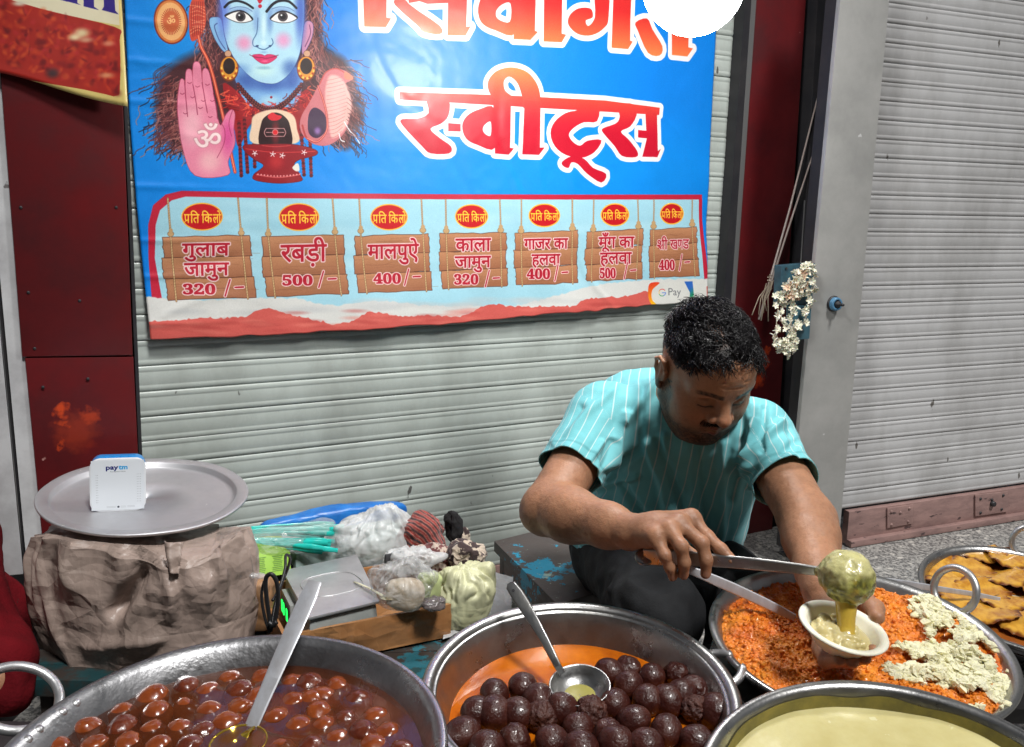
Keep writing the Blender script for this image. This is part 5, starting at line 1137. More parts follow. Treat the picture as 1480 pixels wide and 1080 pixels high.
# ------------------------------------------------------------ soft things
def soft(name, label, cat_, mat, c, r, amp, sc, seed, parent=None, n=5, top=0, flatb=.2, frame=None, pw=.8, group=None, wr=None, kind=None, peaks=(), pleat=None):
    """crumpled bag or bundle: squashed lump with creased skin, flat underneath"""
    bm = bmesh.new(); bmesh.ops.create_icosphere(bm, subdivisions=n, radius=1); B = np.array([v.co[:] for v in bm.verts]); F = np.array([[v.index for v in f.verts] for f in bm.faces], np.int32); bm.free()
    N0 = B.copy(); S = np.sign(B)*np.abs(B)**pw; L = S*np.array(r); fr = np.array(frame if frame is not None else np.eye(3))
    Wd = L@fr
    d = 1.2*amp*crumple(Wd+seed, sc*.55, seed)+.3*amp*crumple(Wd+seed, sc*1.6, seed+2)+amp*1.0*fbm(Wd, sc*.5, 2, seed)
    if pleat:
        az = np.arctan2(N0[:, 1], N0[:, 0]); up_ = smoothstep(-.3, .75, N0[:, 2]); k_ = pleat[0]; d = d+pleat[1]*up_*(np.abs(np.sin(az*k_/2+2.2*vnoise(N0, 2.2, seed)))*1.6-.8)+pleat[1]*.5*up_*np.sin(az*k_*1.7+3*vnoise(N0, 3, seed+1))
    for (pd, ph, pwid) in peaks:
        pd = np.array(pd, float)/np.linalg.norm(pd); d = d+ph*np.exp(-(np.arccos(np.clip(N0@pd, -1, 1))/pwid)**2)
    if wr: d = d+wr[0]*np.sin((Wd@np.array(wr[1]))*wr[2]+3*vnoise(Wd, sc*.5, seed))
    Wd = Wd+(N0@fr)*d[:, None]; lo = Wd[:, 2].min()*(1-flatb); Wd[:, 2] = np.maximum(Wd[:, 2], lo+(Wd[:, 2]-lo)*.05)
    o = obj(name, Wd+np.array(c), F, mat, parent, True, org=None if parent is not None else np.array(c)+[0, 0, lo]); props(o, label, cat_, group, kind); return o
def sheet(name, label, cat_, mat, q, nu, nv, hf, parent=None, th=.001):
    """cloth or film laid over corner points q (4 x 3), lifted by hf(P, s, t)"""
    q = np.array(q, float); s, t_ = np.meshgrid(np.linspace(0, 1, nu), np.linspace(0, 1, nv)); s = s.ravel()[:, None]; t_ = t_.ravel()[:, None]
    V = (1-s)*(1-t_)*q[0]+s*(1-t_)*q[1]+s*t_*q[2]+(1-s)*t_*q[3]; V = V+hf(V, s[:, 0], t_[:, 0])
    idx = np.arange(nu*nv).reshape(nv, nu); F = np.stack([idx[:-1, :-1], idx[:-1, 1:], idx[1:, 1:], idx[1:, :-1]], -1).reshape(-1, 4)
    o = obj(name, V, F, mat, parent, True, org=None if parent is not None else V.mean(0)); props(o, label, cat_); md = o.modifiers.new('thickness', 'SOLIDIFY'); md.thickness = th; return o
m_clear = M('clear_film', (.80, .81, .82), .10, col2=(.60, .62, .63), nscale=30, spec=1., alpha=.30, coat=1, crease=[(45, .9), (110, .6)])
m_milky = M('milky_film', (.78, .79, .79), .28, col2=(.68, .70, .70), nscale=14, alpha=.55, crease=[(16, .35), (50, .25, True)])

# sack under the tray
m_sack = M('brown_grey_sack', (.38, .29, .25), .30, col2=(.25, .19, .16), nscale=9, rough2=.55, bump=.12, bscale=160, crease=[(8, .5), (20, .36, True), (50, .22)])
sc_ = (PZ(60, 930, .3)+PZ(368, 930, .3))/2
TRX, TRY, TRC = -.667, 1.592, .613
def sack():
    nu, nv = 260, 200; V = []; tz = .578; bz = FLOOR+.22
    L = P(62, 900, 1.62); R_ = P(362, 900, 1.50); c0 = (L+R_)/2+np.array([-.012, .035, 0]); c0[2] = 0; ax = (R_-L); ax[2] = 0; hw = np.linalg.norm(ax)/2; ax /= np.linalg.norm(ax); ay = np.array([-ax[1], ax[0], 0])
    t_ = np.linspace(0, 1, nv)[:, None]; a = np.linspace(0, 2*np.pi, nu, endpoint=False)[None]
    w_ = .92+.09*np.sin(np.pi*(t_*.75+.12))-.05*smoothstep(.8, 1, t_)-.06*smoothstep(.35, 0, t_)+.0*a
    cx = hw*w_*np.sign(np.cos(a))*np.abs(np.cos(a))**.72; cy = .125*w_*np.sign(np.sin(a))*np.abs(np.sin(a))**.8
    z = bz+(tz-bz)*(t_+0*a); z = z+.012*np.sin(a*3+1)*t_
    P_ = c0+cx[..., None]*ax+cy[..., None]*ay; P_[..., 2] = z; P_ = P_.reshape(-1, 3); tt = (t_+0*a).ravel(); aa = (0*t_+a).ravel()
    nrm = np.stack([np.cos(aa), np.sin(aa), 0*aa], 1)@np.array([ax, ay, [0, 0, 1]])
    d = .020*crumple(P_*[1, 1, .5], 4.5, 4)+.0045*crumple(P_*[1, 1, .7], 12, 8)+.008*fbm(P_*[1, 1, .4], 5, 2, 3)+(.0045*np.sin(aa*17+3*vnoise(P_, 5, 6))+.0025*np.sin(aa*31+4*vnoise(P_, 7, 7)))*smoothstep(.35, .95, tt)
    # a big fold hanging from the top edge, shadowed tuck at upper left
    for (x0, y0, x1, y1, h_, w2) in ((250, 800, 190, 870, -.04, .014), (330, 790, 300, 840, .014, .012), (110, 790, 130, 830, .012, .02), (60, 870, 110, 1000, .010, .012), (340, 850, 350, 980, -.012, .014), (140, 930, 300, 900, .010, .014), (200, 960, 330, 880, -.009, .010)):
        A_, B_ = [c0+ax*((q-c0)@ax)-ay*.125+np.array([0, 0, 1])*q[2] for q in (P(x0, y0, 1.5), P(x1, y1, 1.5))]; d += h_*np.exp(-(segdist(P_, A_, B_)/w2)**2)
    P_ = P_+nrm*d[:, None]; lim = (TRC-.0145)-((P_[:, 0]-TRX)*.072+(P_[:, 1]-TRY)*(-.062))-.004; P_[:, 2] = np.where(np.hypot(P_[:, 0]-TRX, P_[:, 1]-TRY) < .19, np.minimum(P_[:, 2], lim), P_[:, 2])
    top = c0+np.array([0, 0, tz-.005]); idx = np.arange(nu*nv).reshape(nv, nu); F = np.stack([idx[:-1], np.roll(idx[:-1], -1, 1), np.roll(idx[1:], -1, 1), idx[1:]], -1).reshape(-1, 4)
    V = P_; Fl = [tuple(f) for f in F]+[tuple(idx[-1][::-1])][:0]+[tuple(idx[0][::-1])]+[tuple(idx[-1])]
    o = obj('sack', V, Fl, m_sack, None, True, org=(c0[0], c0[1], bz)); props(o, 'crumpled brownish grey sack standing under the round metal tray', 'sack'); return c0, ax, ay
sk0, skx, sky_ = sack()
# torn flap at the sack's upper left
A_ = P(235, 785, 1.44); sheet('torn_flap', None, None, m_sack, [P(238, 782, 1.455), P(262, 786, 1.45), P(256, 832, 1.435), P(246, 826, 1.44)], 24, 30, lambda V, s, t: (.008*np.sin(s*5)+.006*crumple(V, 40, 2))[:, None]*(-FW)[None], bpy.data.objects['sack'], .0015)
g = G(); g.box((sk0[0], sk0[1]+.02, FLOOR+.11), (.15, 0, 0), (0, .10, 0), (0, 0, .108)); props(g.build('plinth_box', m_dark, bevel=.004, org=(sk0[0], sk0[1], FLOOR)), 'black box standing under the brownish sack', 'box')
# tray
TRAY = Pan((-.667, 1.592, .613), (.072, -.062, 1), .1815); R = TRAY.R
m_tray = M('dull_aluminium', (.58, .58, .60), .42, metal=.75, col2=(.46, .46, .48), nscale=6, rough2=.55, bump=.06, bscale=30, speck=(50, .74, (.7, .7, .7)))
t = thing('metal_tray', 'round dull aluminium tray with a raised rim resting on the sack', 'tray', TRAY.c-TRAY.n*.014)
prof = [(R-.001, -.004), (R, -.001), (R-.001, .001), (R-.004, .0012), (R-.020, .0002), (R-.0225, -.0015), (R-.0245, -.009), (R-.0275, -.0112), (R-.035, -.0118), (R-.09, -.0122), (.001, -.0125)]
b = G().lathe(prof, TRAY.c, TRAY.n, 128).build('tray_body', m_tray, t, smooth=True)
V = np.array([v.co[:] for v in b.data.vertices]); rr_ = np.linalg.norm(V-V.mean(0), axis=1); V[:, 2] += .0022*vnoise(V, 14, 3)*smoothstep(.12, .18, rr_); b.data.vertices.foreach_set('co', V.astype(np.float32).ravel()); b.data.update()
md = b.modifiers.new('thickness', 'SOLIDIFY'); md.thickness = .0018
# payment box on the tray
def paybox():
    bl = TRAY.hit(130, 741, -.0125); br = TRAY.hit(211, 737, -.0125); ex = br-bl; wdt = np.linalg.norm(ex); ex /= wdt; up = TRAY.n-ex*(TRAY.n@ex); up /= np.linalg.norm(up); nb = np.cross(ex, up)
    if nb@FW > 0: nb = -nb
    up = up*math.cos(.06)-nb*math.sin(.06); fwd = np.cross(ex, up); fwd = fwd if fwd@FW < 0 else -fwd
    ht = wdt*1.06; c = bl+ex*wdt/2+up*ht/2; dep = .036
    t = thing('payment_speaker', 'small white and blue payment speaker box with rounded corners on the tray', 'speaker box', bl+ex*wdt/2)
    def rr(w_, h_, r_, n=8):
        o = []
        for cx, cy, a0 in ((w_/2-r_, h_/2-r_, 0), (-w_/2+r_, h_/2-r_, 90), (-w_/2+r_, -h_/2+r_, 180), (w_/2-r_, -h_/2+r_, 270)):
            for k in range(n+1): a = math.radians(a0+90*k/n); o.append((cx+r_*math.cos(a), cy+r_*math.sin(a)))
        return o
    pl_ = lambda pts, d: [c+ex*a+up*b+fwd*d for a, b in pts]
    m_w = M('white_plastic', (.74, .77, .80), .3, coat=.2); m_b = M('blue_plastic', (.01, .24, .62), .3, coat=.3)
    G().prism(pl_(rr(wdt, ht, .017), 0), pl_(rr(wdt, ht, .017), -.007)).build('front_case', m_w, t, bevel=.0012)
    G().prism(pl_(rr(wdt*.985, ht*.985, .017), -.0072), pl_(rr(wdt*.97, ht*.97, .017), -dep)).build('back_case', m_b, t, bevel=.002)
    cv = Canvas(440, 466, (226, 232, 238)); 
    cv.text('pay', 176, 76, 92, 56, (24, 34, 110), grow=2.2); cv.text('tm', 262, 76, 66, 56, (20, 160, 226), grow=2.2); cv.text('Accepted Here', 220, 112, 120, 17, (120, 128, 134))
    for x in list(range(52, 72, 11))+list(range(372, 408, 13)):
        for y in range(140, 384, 22): cv.ell(x, y, 2.3, 2.3, (120, 126, 132), n=10)
    cv.ell(222, 426, 9, 9, (30, 40, 60), n=20)
    for x0, x1 in ((130, 200), (240, 280), (292, 350)):
        for yy in (421, 431): cv.stroke([(x0, yy), (x1, yy)], 2, (150, 156, 160))
    cv.fill(rr(268, 268, 10), (236, 240, 244)) if False else None
    im = cv.image('speaker_label'); mt = print_mat('speaker_label', im, .25, .3, 0)
    q = [c+ex*a*wdt/2*.94+up*b*ht/2*.94+fwd*.0004 for a, b in ((-1, -1), (1, -1), (1, 1), (-1, 1))]
    o = obj('label_sticker', q, [(0, 1, 2, 3)], mt, t); uv = o.data.uv_layers.new(name='UV'); uv.data.foreach_set('uv', np.array([(.03, .03), (.97, .03), (.97, .97), (.03, .97)], np.float32).ravel())
    g = G()
    for k in range(4): g.box(c+ex*(k-1.5)*.013+up*(ht/2-.0012)-fwd*.018, ex*.0035, up*.0014, fwd*.004)
    g.build('button', m_b, t, bevel=.0008)
paybox()

# ---- things on the work table
e_u = MAINW.u; e_n = MAINW.n
# tape-wrapped box holding the scale
m_card = M('tape_wrapped_board', (.42, .21, .085), .30, col2=(.30, .13, .045), nscale=10, rough2=.45, coat=.35, bump=.15, bscale=22, crease=[(12, .45), (30, .25, True)])
def openbox():
    z1 = TZ+.062; fr = PZ(652, 873, z1); fl = PZ(453, 911, z1); brk = PZ(588, 806, z1); ex = fr-fl; w_ = np.linalg.norm(ex); ex /= w_; ex[2] = 0; ey = brk-fr; ey[2] = 0; ey -= ex*(ey@ex); d_ = .22; ey /= np.linalg.norm(ey)
    fl = fl-ex*.05; w_ += .05; t = thing('open_box', 'low open box wrapped in shiny brown tape around the weighing scale', 'box', (fl+ex*w_/2+ey*d_/2)*[1, 1, 0]+[0, 0, TZ]); th = .006
    for nm, c, hx, hy in (('side_panel', fl+ex*w_/2+ey*th/2, w_/2, th/2), ('side_panel', fl+ex*w_/2+ey*(d_-th/2), w_/2, th/2), ('end_panel', fl+ex*(w_-th/2)+ey*d_/2, th/2, d_/2-th-.0005), ('end_panel', fl+ex*th/2+ey*d_/2, th/2, d_/2-th-.0005)):
        c = np.array([c[0], c[1], (TZ+z1)/2]); g = G(); 
        nx, nz = 40, 12; V = []; F = []
        o = G().box(c, ex*hx, ey*hy, (0, 0, (z1-TZ)/2-.0003)).build(nm, m_card, t)
        bm = bmesh.new(); bm.from_mesh(o.data); bmesh.ops.subdivide_edges(bm, edges=bm.edges, cuts=24, use_grid_fill=True); V = np.array([v.co[:] for v in bm.verts])+ORG[o]; d = .0045*crumple(V, 26, 3)+.004*fbm(V, 12, 2, 7)
        for v, q in zip(bm.verts, d): v.co.x += q*ey[0]*-.9; v.co.y += q*ey[1]*-.9; v.co.z += q*.5
        bm.to_mesh(o.data); bm.free(); o.data.polygons.foreach_set('use_smooth', np.ones(len(o.data.polygons), bool)); sharp(o, 60)
    G().box(((fl+ex*w_/2+ey*d_/2)*[1, 1, 0]+[0, 0, TZ+.003]), ex*(w_/2-th-.0005), ey*(d_/2-th-.0005), (0, 0, .0025)).build('bottom', m_card, t)
    return fl, ex, ey, w_, z1
bfl, bex, bey, bw, bz1 = openbox()
# scale
m_plate = M('scale_plate', (.62, .625, .63), .38, metal=.7, col2=(.42, .42, .43), nscale=8, rough2=.42); m_body = M('scale_body', (.35, .37, .36), .4, col2=(.25, .27, .26), nscale=12)
def scale_():
    z = TZ+.088; q = [PZ(x, y, z) for x, y in ((408, 824), (516, 801), (549, 868), (445, 893))]; c = sum(q)/4
    t = thing('weighing_scale', 'grey electronic weighing scale with a flat steel pan and green digits', 'scale', (c[0], c[1], TZ+.007))
    G().prism(q, [p_-[0, 0, .006] for p_ in q]).build('weighing_plate', m_plate, t, bevel=.003)
    e1 = (q[1]-q[0]); e1 /= np.linalg.norm(e1); e2 = np.cross([0, 0, 1], e1)
    V = []; r_ = .052; 
    pts = [c+e1*(r_*np.sign(math.cos(a))*abs(math.cos(a))**.7)+e2*(r_*np.sign(math.sin(a))*abs(math.sin(a))**.7)*.9+[0, 0, .0004] for a in np.linspace(0, 2*math.pi, 60, endpoint=False)]
    G().tube(pts, .0011, 6, closed=True).build('pressed_ring', m_plate, t, smooth=True)
    k = [c+(p_-c)*.93 for p_ in q]; kb = [c+(p_-c)*1.0 for p_ in q]
    G().prism([p_-[0, 0, .010] for p_ in k], [p_-[0, 0, .078] for p_ in kb]).build('scale_case', m_body, t, bevel=.004)
    # green digits on the left side
    m_led = bpy.data.materials.new('green_digits'); m_led.use_nodes = True; b = m_led.node_tree.nodes['Principled BSDF']; b.inputs['Emission Color'].default_value = (.02, 1, .12, 1); b.inputs['Emission Strength'].default_value = 1.3; b.inputs['Base Color'].default_value = (0, .2, .02, 1)
    a_, b_ = kb[0], kb[3]; u_ = (b_-a_); u_ /= np.linalg.norm(u_); nn = np.cross(u_, [0, 0, 1]); nn = nn if nn@(a_-c) > 0 else -nn
    o0 = a_*.66+b_*.34-[0, 0, .046]+nn*.012; G().box(o0-nn*.010, u_*.038, nn*.007, (0, 0, .024)).build('display_console', m_body, t, bevel=.002)
    w2 = np.linalg.norm(b_-a_); G().box(o0-nn*.003, u_*.03, nn*.002, (0, 0, .016)).build('display_window', m_dark, t, bevel=.001)
    g = G()
    for k_ in range(4):
        cx = (k_-1.5)*.0135
        for (dx, dz, sx, sz) in ((0, .010, .004, .0012), (0, 0, .004, .0012), (0, -.010, .004, .0012), (.0045, .005, .0012, .004), (-.0045, .005, .0012, .004), (.0045, -.005, .0012, .004), (-.0045, -.005, .0012, .004)):
            if (k_*3+int(dz*1000)) % 5 == 1: continue
            g.box(o0+u_*(cx+dx)+np.array([0, 0, dz])-nn*.0005, u_*sx, nn*.0008, (0, 0, sz))
    g.build('digit', m_led, t)
    return c, z
scc, scz = scale_()
# lime box, teal packet, blue roll, white bags, dough bag, keypad, cloths
m_lime = M('lime_card', (.28, .50, .05), .5, col2=(.22, .42, .04), nscale=8)
q = [P(357, 838, 1.66), P(421, 829, 1.72), P(419, 790, 1.75), P(357, 797, 1.69)]; dv = MAINW.n*-.07
lb_ = G().prism(q, [p_+dv for p_ in q]).build('lime_green_carton', m_lime, None, bevel=.0015, org=(q[0]+q[1])/2); props(lb_, 'lime green printed carton beside the sack', 'carton')
g = G(); e_ = (q[1]-q[0])/np.linalg.norm(q[1]-q[0]); v_ = (q[3]-q[0])/np.linalg.norm(q[3]-q[0])
for k in range(9): 
    for (u0_, L_) in ((.018, .02), (.05, .024)): c = q[0]+e_*(u0_+L_/2)+v_*(.010+k*.0037)+MAINW.n*.0006; g.box(c, e_*L_/2*(.6+.4*rng.random()), v_*.0006, MAINW.n*.0002)
g.build('print_line', M('carton_print', (.12, .25, .04), .6), lb_)
G().box(PZ(385, 838, TZ+.03)+[0, .03, 0], MAINW.u*.06, MAINW.n*.045, (0, 0, .028)).build('dark_carton', m_dark, None, bevel=.002, org=PZ(385, 838, TZ)); props(bpy.data.objects['dark_carton'], 'dark box supporting the lime green carton and teal packet', 'box')
m_tealp = M('teal_plastic', (.02, .42, .36), .25, col2=(.01, .55, .48), nscale=30, coat=.3)
# teal plastic cutlery in a clear packet
t = thing('cutlery_packet', 'clear packet of turquoise plastic spoons lying behind the scale', 'packet', P(415, 790, 1.8))
for k in range(26):
    f_ = rng.random(); y0 = 764+f_*30; a = P(345, y0+rng.normal()*2, 1.74); b = P(474+rng.normal()*8, 756+f_*44+rng.normal()*3, 1.80-f_*.06); s_ = strap(line(a, b, 7, rng.uniform(.0, .006)), [.006, .006, .005, .005, .006, .011, .008], .0012, UP); s_.build('plastic_spoon', m_tealp, t, smooth=True)
soft('clear_bag', None, None, m_clear, P(412, 780, 1.755), (.100, .03, .034), .010, 24, 5, parent=t, frame=[MAINW.u, -MAINW.n, [0, 0, 1]], n=5)
soft('clear_bag', None, None, m_clear, P(498, 786, 1.80), (.040, .03, .034), .012, 26, 15, parent=t, frame=[MAINW.u, -MAINW.n, [0, 0, 1]], n=5)
G().box(P(500, 806, 1.87), MAINW.u*.12, MAINW.n*.055, (0, 0, .05)).build('clear_tub', M('pale_tub', (.42, .55, .52), .3, alpha=.9), None, bevel=.01, org=P(500, 830, 1.87)); props(bpy.data.objects['clear_tub'], 'pale green tub mostly hidden under the white bag behind the scale', 'tub')
m_bluef = M('blue_plastic_roll', (.012, .12, .42), .35, col2=(.02, .2, .6), nscale=20, bump=.3, bscale=40)
soft('blue_sheet_roll', 'blue folded plastic sheet behind the white bag, against the shutter', 'plastic sheet', m_bluef, P(486, 752, 2.0), (.165, .022, .030), .006, 22, 3, frame=[MAINW.u, -MAINW.n, [0, 0, 1]], n=5, pw=.6)
soft('white_bag', 'large crumpled white plastic bag behind the scale', 'plastic bag', m_milky, P(545, 778, 1.84), (.078, .045, .040), .012, 16, 9, frame=[MAINW.u, -MAINW.n, [0, 0, 1]], n=6, peaks=[((.1, -.2, 1), .022, .30), ((1, 0, .25), .030, .22), ((-.8, -.2, .6), .018, .25), ((.6, -.8, -.2), .012, .3)], pleat=(13, .006))
soft('white_bag', 'smaller sagging white plastic bag between scale and patterned cloth', 'plastic bag', m_milky, P(590, 810, 1.72), (.050, .04, .022), .010, 20, 12, frame=[MAINW.u, -MAINW.n, [0, 0, 1]], n=5, peaks=[((1, -.3, .1), .025, .25), ((-.6, -.4, .8), .014, .25)], pleat=(11, .0045))
db = P(582, 850, 1.565)
soft('dough_bag', 'clear knotted bag of cream coloured dough standing on the box edge', 'bag', m_clear, db, (.048, .035, .046), .008, 24, 21, n=6, pw=.9, peaks=[((.25, -.2, 1), .016, .30), ((1, -.2, .5), .016, .25), ((-1, -.1, .6), .018, .3)], pleat=(15, .005))
m_dough = M('cream_dough', (.72, .62, .48), .6, col2=(.52, .40, .27), nscale=12, bump=.2, bscale=30)
soft('cream_dough', 'lump of cream dough inside the clear bag beside the scale', 'dough', m_dough, db+[.002, .0, -.012], (.040, .025, .034), .006, 18, 23, n=5)
# keypad
kc_ = P(570, 806, 1.70); t = thing('black_keypad', 'small black keypad poking out behind the dough bag', 'keypad', kc_); kx = MAINW.u; ky = np.array([0, .35, .93])
G().box(kc_, kx*.019, ky*.009, np.cross(kx, ky)*.004).build('case', m_dark, t, bevel=.0015)
for a in range(5):
    for b in range(2): G().box(kc_+kx*(a-2)*.0072+ky*(b-.5)*.0085-np.cross(kx, ky)*.0045, kx*.0026, ky*.003, np.cross(kx, ky)*.0012).build('key', M('key_grey', (.09, .09, .10), .4) if (a+b) == 0 else bpy.data.materials['key_grey'], t)
# white plastic spoon on the scale
a, b = PZ(512, 841, scz+.003), PZ(556, 863, scz+.004)
t = thing('plastic_spoon', 'cream plastic spoon lying across the scale edge', 'spoon', a); m_wsp = M('cream_plastic', (.70, .68, .50), .35)
strap(line(a, b, 6, .002), [.004, .004, .0045, .005, .006, .007], .001, (0, 1, 0)).build('handle', m_wsp, t, smooth=True)
G().lathe([(.009, .0015), (.0095, .002), (.006, -.001), (.001, -.002)], b+(b-a)/np.linalg.norm(b-a)*.010, (0, 0, 1), 20, sx=1.5).build('spoon_bowl', m_wsp, t, smooth=True)
# power cable
t = thing('power_cable', 'looped black power cable hanging at the left of the scale', 'cable', P(400, 900, 1.5))
def loop(pts, Zs, r_): return G().tube([P(x, y, Z) for (x, y), Z in zip(cat(pts, 5, False), np.interp(np.linspace(0, 1, (len(pts)-1)*5+1), np.linspace(0, 1, len(Zs)), Zs))], r_, 8).build('cord', m_cord, t, smooth=True)
m_cord = M('black_rubber', (.015, .015, .016), .4)
loop([(392, 908), (386, 870), (384, 838), (392, 830), (400, 842), (402, 868), (396, 906)], [1.50, 1.49, 1.5], .0038); loop([(394, 868), (404, 850), (412, 822), (413, 803), (419, 806), (416, 822), (406, 846), (396, 880), (392, 912)], [1.49, 1.55, 1.6, 1.5], .0026); loop([(388, 900), (394, 903), (400, 899)], [1.49, 1.49], .0042)
loop([(382, 840), (378, 860), (382, 890), (390, 915)], [1.5, 1.5], .0026)
# brown paper wrapped lump and tape-bound block left of the cable
soft('brown_parcel', 'brown paper parcel between the sack and the cable', 'parcel', M('brown_paper', (.36, .20, .10), .5, col2=(.25, .13, .06), nscale=14, bump=.3, bscale=30, coat=.2), P(374, 872, 1.60), (.030, .03, .055), .008, 26, 31, n=5, pw=.55)
soft('clear_knot', 'crumpled bit of clear film on top of the brown parcel', 'film', m_clear, P(372, 832, 1.54), (.014, .01, .006), .004, 60, 33, n=4)
# patterned cloth bundle
def clothmat(name, cols, sc, wscale):
    m_ = M(name, cols[0], .85, col2=cols[1], nscale=sc, nlo=.46, nhi=.5, detail=2, bump=.4, bscale=400, sheen=.2); nt = m_.node_tree; b = nt.nodes['Principled BSDF']; src = b.inputs['Base Color'].links[0].from_socket
    if wscale:
        tc = nt.nodes.new('ShaderNodeTexCoord'); wv = nt.nodes.new('ShaderNodeTexWave'); wv.inputs['Scale'].default_value = wscale; wv.inputs['Distortion'].default_value = 2.2; wv.inputs['Detail'].default_value = 1; wv.bands_direction = 'DIAGONAL'
        nt.links.new(tc.outputs['Object'], wv.inputs['Vector']); cr = nt.nodes.new('ShaderNodeValToRGB'); cr.color_ramp.interpolation = 'CONSTANT'; nt.links.new(wv.outputs['Fac'], cr.inputs[0])
        el = cr.color_ramp.elements; el[0].position = 0; el[0].color = (*cols[0], 1); el[1].position = .3; el[1].color = (*cols[1], 1)
        for p_, c_ in ((.42, cols[2]), (.55, cols[0]), (.72, cols[3]), (.82, cols[2])): e = el.new(p_); e.color = (*c_, 1)
        nt.links.new(cr.outputs[0], b.inputs['Base Color'])
    return m_
m_stripe = clothmat('striped_cloth', [(.30, .035, .03), (.42, .33, .25), (.03, .025, .03), (.36, .08, .05)], 20, 34)
m_leaf = clothmat('leaf_print_cloth', [(.52, .43, .34), (.05, .03, .03)], 55, 0); m_leaf2 = clothmat('maroon_print_cloth', [(.50, .40, .33), (.14, .04, .04)], 60, 0)
t = thing('cloth_bundle', 'bundle of red striped and dark leaf printed cloth by the shutter', 'cloth', P(640, 830, 1.80))
fr_ = [MAINW.u, -MAINW.n, [0, 0, 1]]
soft('striped_cloth', None, None, m_stripe, P(616, 778, 1.86), (.050, .038, .050), .018, 26, 41, parent=t, frame=fr_, n=6, wr=(.003, (40, 10, 20), 3))
soft('black_cloth', None, None, M('black_cloth', (.012, .011, .012), .9), P(655, 762, 1.90), (.017, .018, .042), .009, 40, 43, parent=t, frame=fr_, n=5)
soft('printed_cloth', None, None, m_leaf, P(670, 776, 1.93), (.018, .014, .032), .007, 40, 45, parent=t, frame=fr_, n=5)
soft('printed_cloth', None, None, m_leaf2, P(640, 812, 1.78), (.060, .038, .030), .014, 34, 47, parent=t, frame=fr_, n=6)
soft('printed_cloth', None, None, m_leaf, P(670, 804, 1.76), (.036, .030, .028), .012, 40, 49, parent=t, frame=fr_, n=6)
# yellow bag, grey sheet
m_ybag = M('pale_yellow_bag', (.66, .66, .44), .38, col2=(.54, .54, .32), nscale=8, crease=[(12, .3), (34, .2, True)], alpha=.96)
soft('pale_yellow_bag', 'full pale yellow plastic bag right of the open box', 'plastic bag', m_ybag, P(668, 866, 1.66), (.056, .045, .058), .010, 12, 51, frame=fr_, n=6, pw=.75, peaks=[((-.45, -.2, 1), .020, .28), ((.7, -.2, .9), .012, .25)], pleat=(11, .005))
soft('pale_green_bag', 'folded pale green packet inside the corner of the open box', 'packet', M('pale_green_film', (.46, .52, .24), .35), P(622, 846, 1.60), (.022, .018, .024), .006, 40, 53, frame=fr_, n=4, pw=.6)
soft('dark_film', 'crumpled dark clear film in the corner of the open box', 'film', M('dark_film', (.14, .12, .12), .2, alpha=.8, coat=.5), P(626, 872, 1.56), (.026, .02, .014), .008, 45, 55, frame=fr_, n=5)
m_gsheet = M('grey_white_sheet', (.48, .48, .48), .5, col2=(.38, .38, .38), nscale=12, bump=.15, bscale=40)
sheet('grey_sheet', 'crumpled greyish white sheet spread between the yellow bag and the stool', 'sheet', m_gsheet, [PZ(640, 935, .375), PZ(738, 900, .372), PZ(742, 822, .36), PZ(650, 840, .375)], 90, 90, lambda V, s, t: (.010*crumple(V, 16, 5)+.010*fbm(V, 8, 2, 3)-.02*s**3+.012)[:, None]*np.array([0, 0, 1.])[None], None, .001)

# ------------------------------------------------------------ garland, lock box, sticks
t = thing('lock_box', 'small teal metal lock box behind the hanging flowers', 'lock box', MAINW.hit(1155, 440, .06))
m_lockp = M('teal_enamel', (.035, .10, .13), .45, col2=(.02, .05, .07), nscale=30)
wallprism(MAINW, [(1130, 384), (1178, 380), (1174, 440), (1128, 442)], .27, .298).build('lock_case', m_lockp, t, bevel=.003)
wallprism(MAINW, [(1142, 442), (1173, 442), (1170, 490), (1142, 492)], .290, .306).build('front_plate', M('light_teal_enamel', (.05, .13, .17), .4), t, bevel=.002)
g = G(); g.lathe([(0, .002), (.003, .002), (.003, 0)], MAINW.hit(1136, 388, .299), MAINW.n, 10); g.build('screw_hole', m_dark, t)
m_pet = M('white_petal', (.84, .82, .74), .55, col2=(.72, .68, .50), nscale=60, sss=.2); m_petp = M('peach_petal', (.78, .52, .36), .55, col2=(.75, .62, .48), nscale=60, sss=.2); m_stem = M('flower_stem', (.30, .36, .10), .6); m_thread = M('cotton_thread', (.55, .45, .34), .9)
t = thing('flower_garland', 'string of white jasmine flowers hanging on the lock box beside the grey pillar', 'garland', MAINW.hit(1160, 385, .318))
def flower_mesh(name, mat):
    g = G()
    for k in range(6):
        a = k*math.pi/3; e = np.array([math.cos(a), math.sin(a), 0]); p_ = np.array([-e[1], e[0], 0]); z = np.array([0, 0, 1.])
        V = [e*.001, e*.004+p_*.0030+z*.003, e*.0080+p_*.0026+z*.0045, e*.0105+z*.0035, e*.0080-p_*.0026+z*.0045, e*.004-p_*.0030+z*.003, e*.005+z*.0008]; g.add(V, [(0, 6, 1), (1, 6, 2), (2, 6, 3), (3, 6, 4), (4, 6, 5), (5, 6, 0)])
    g.tube([(0, 0, 0), (0, 0, -.009)], [.0014, .0009], 5)
    o = g.build(name, mat, t); return o
f_w = flower_mesh('flower', m_pet); f_p = flower_mesh('flower', m_petp); fl_ = []
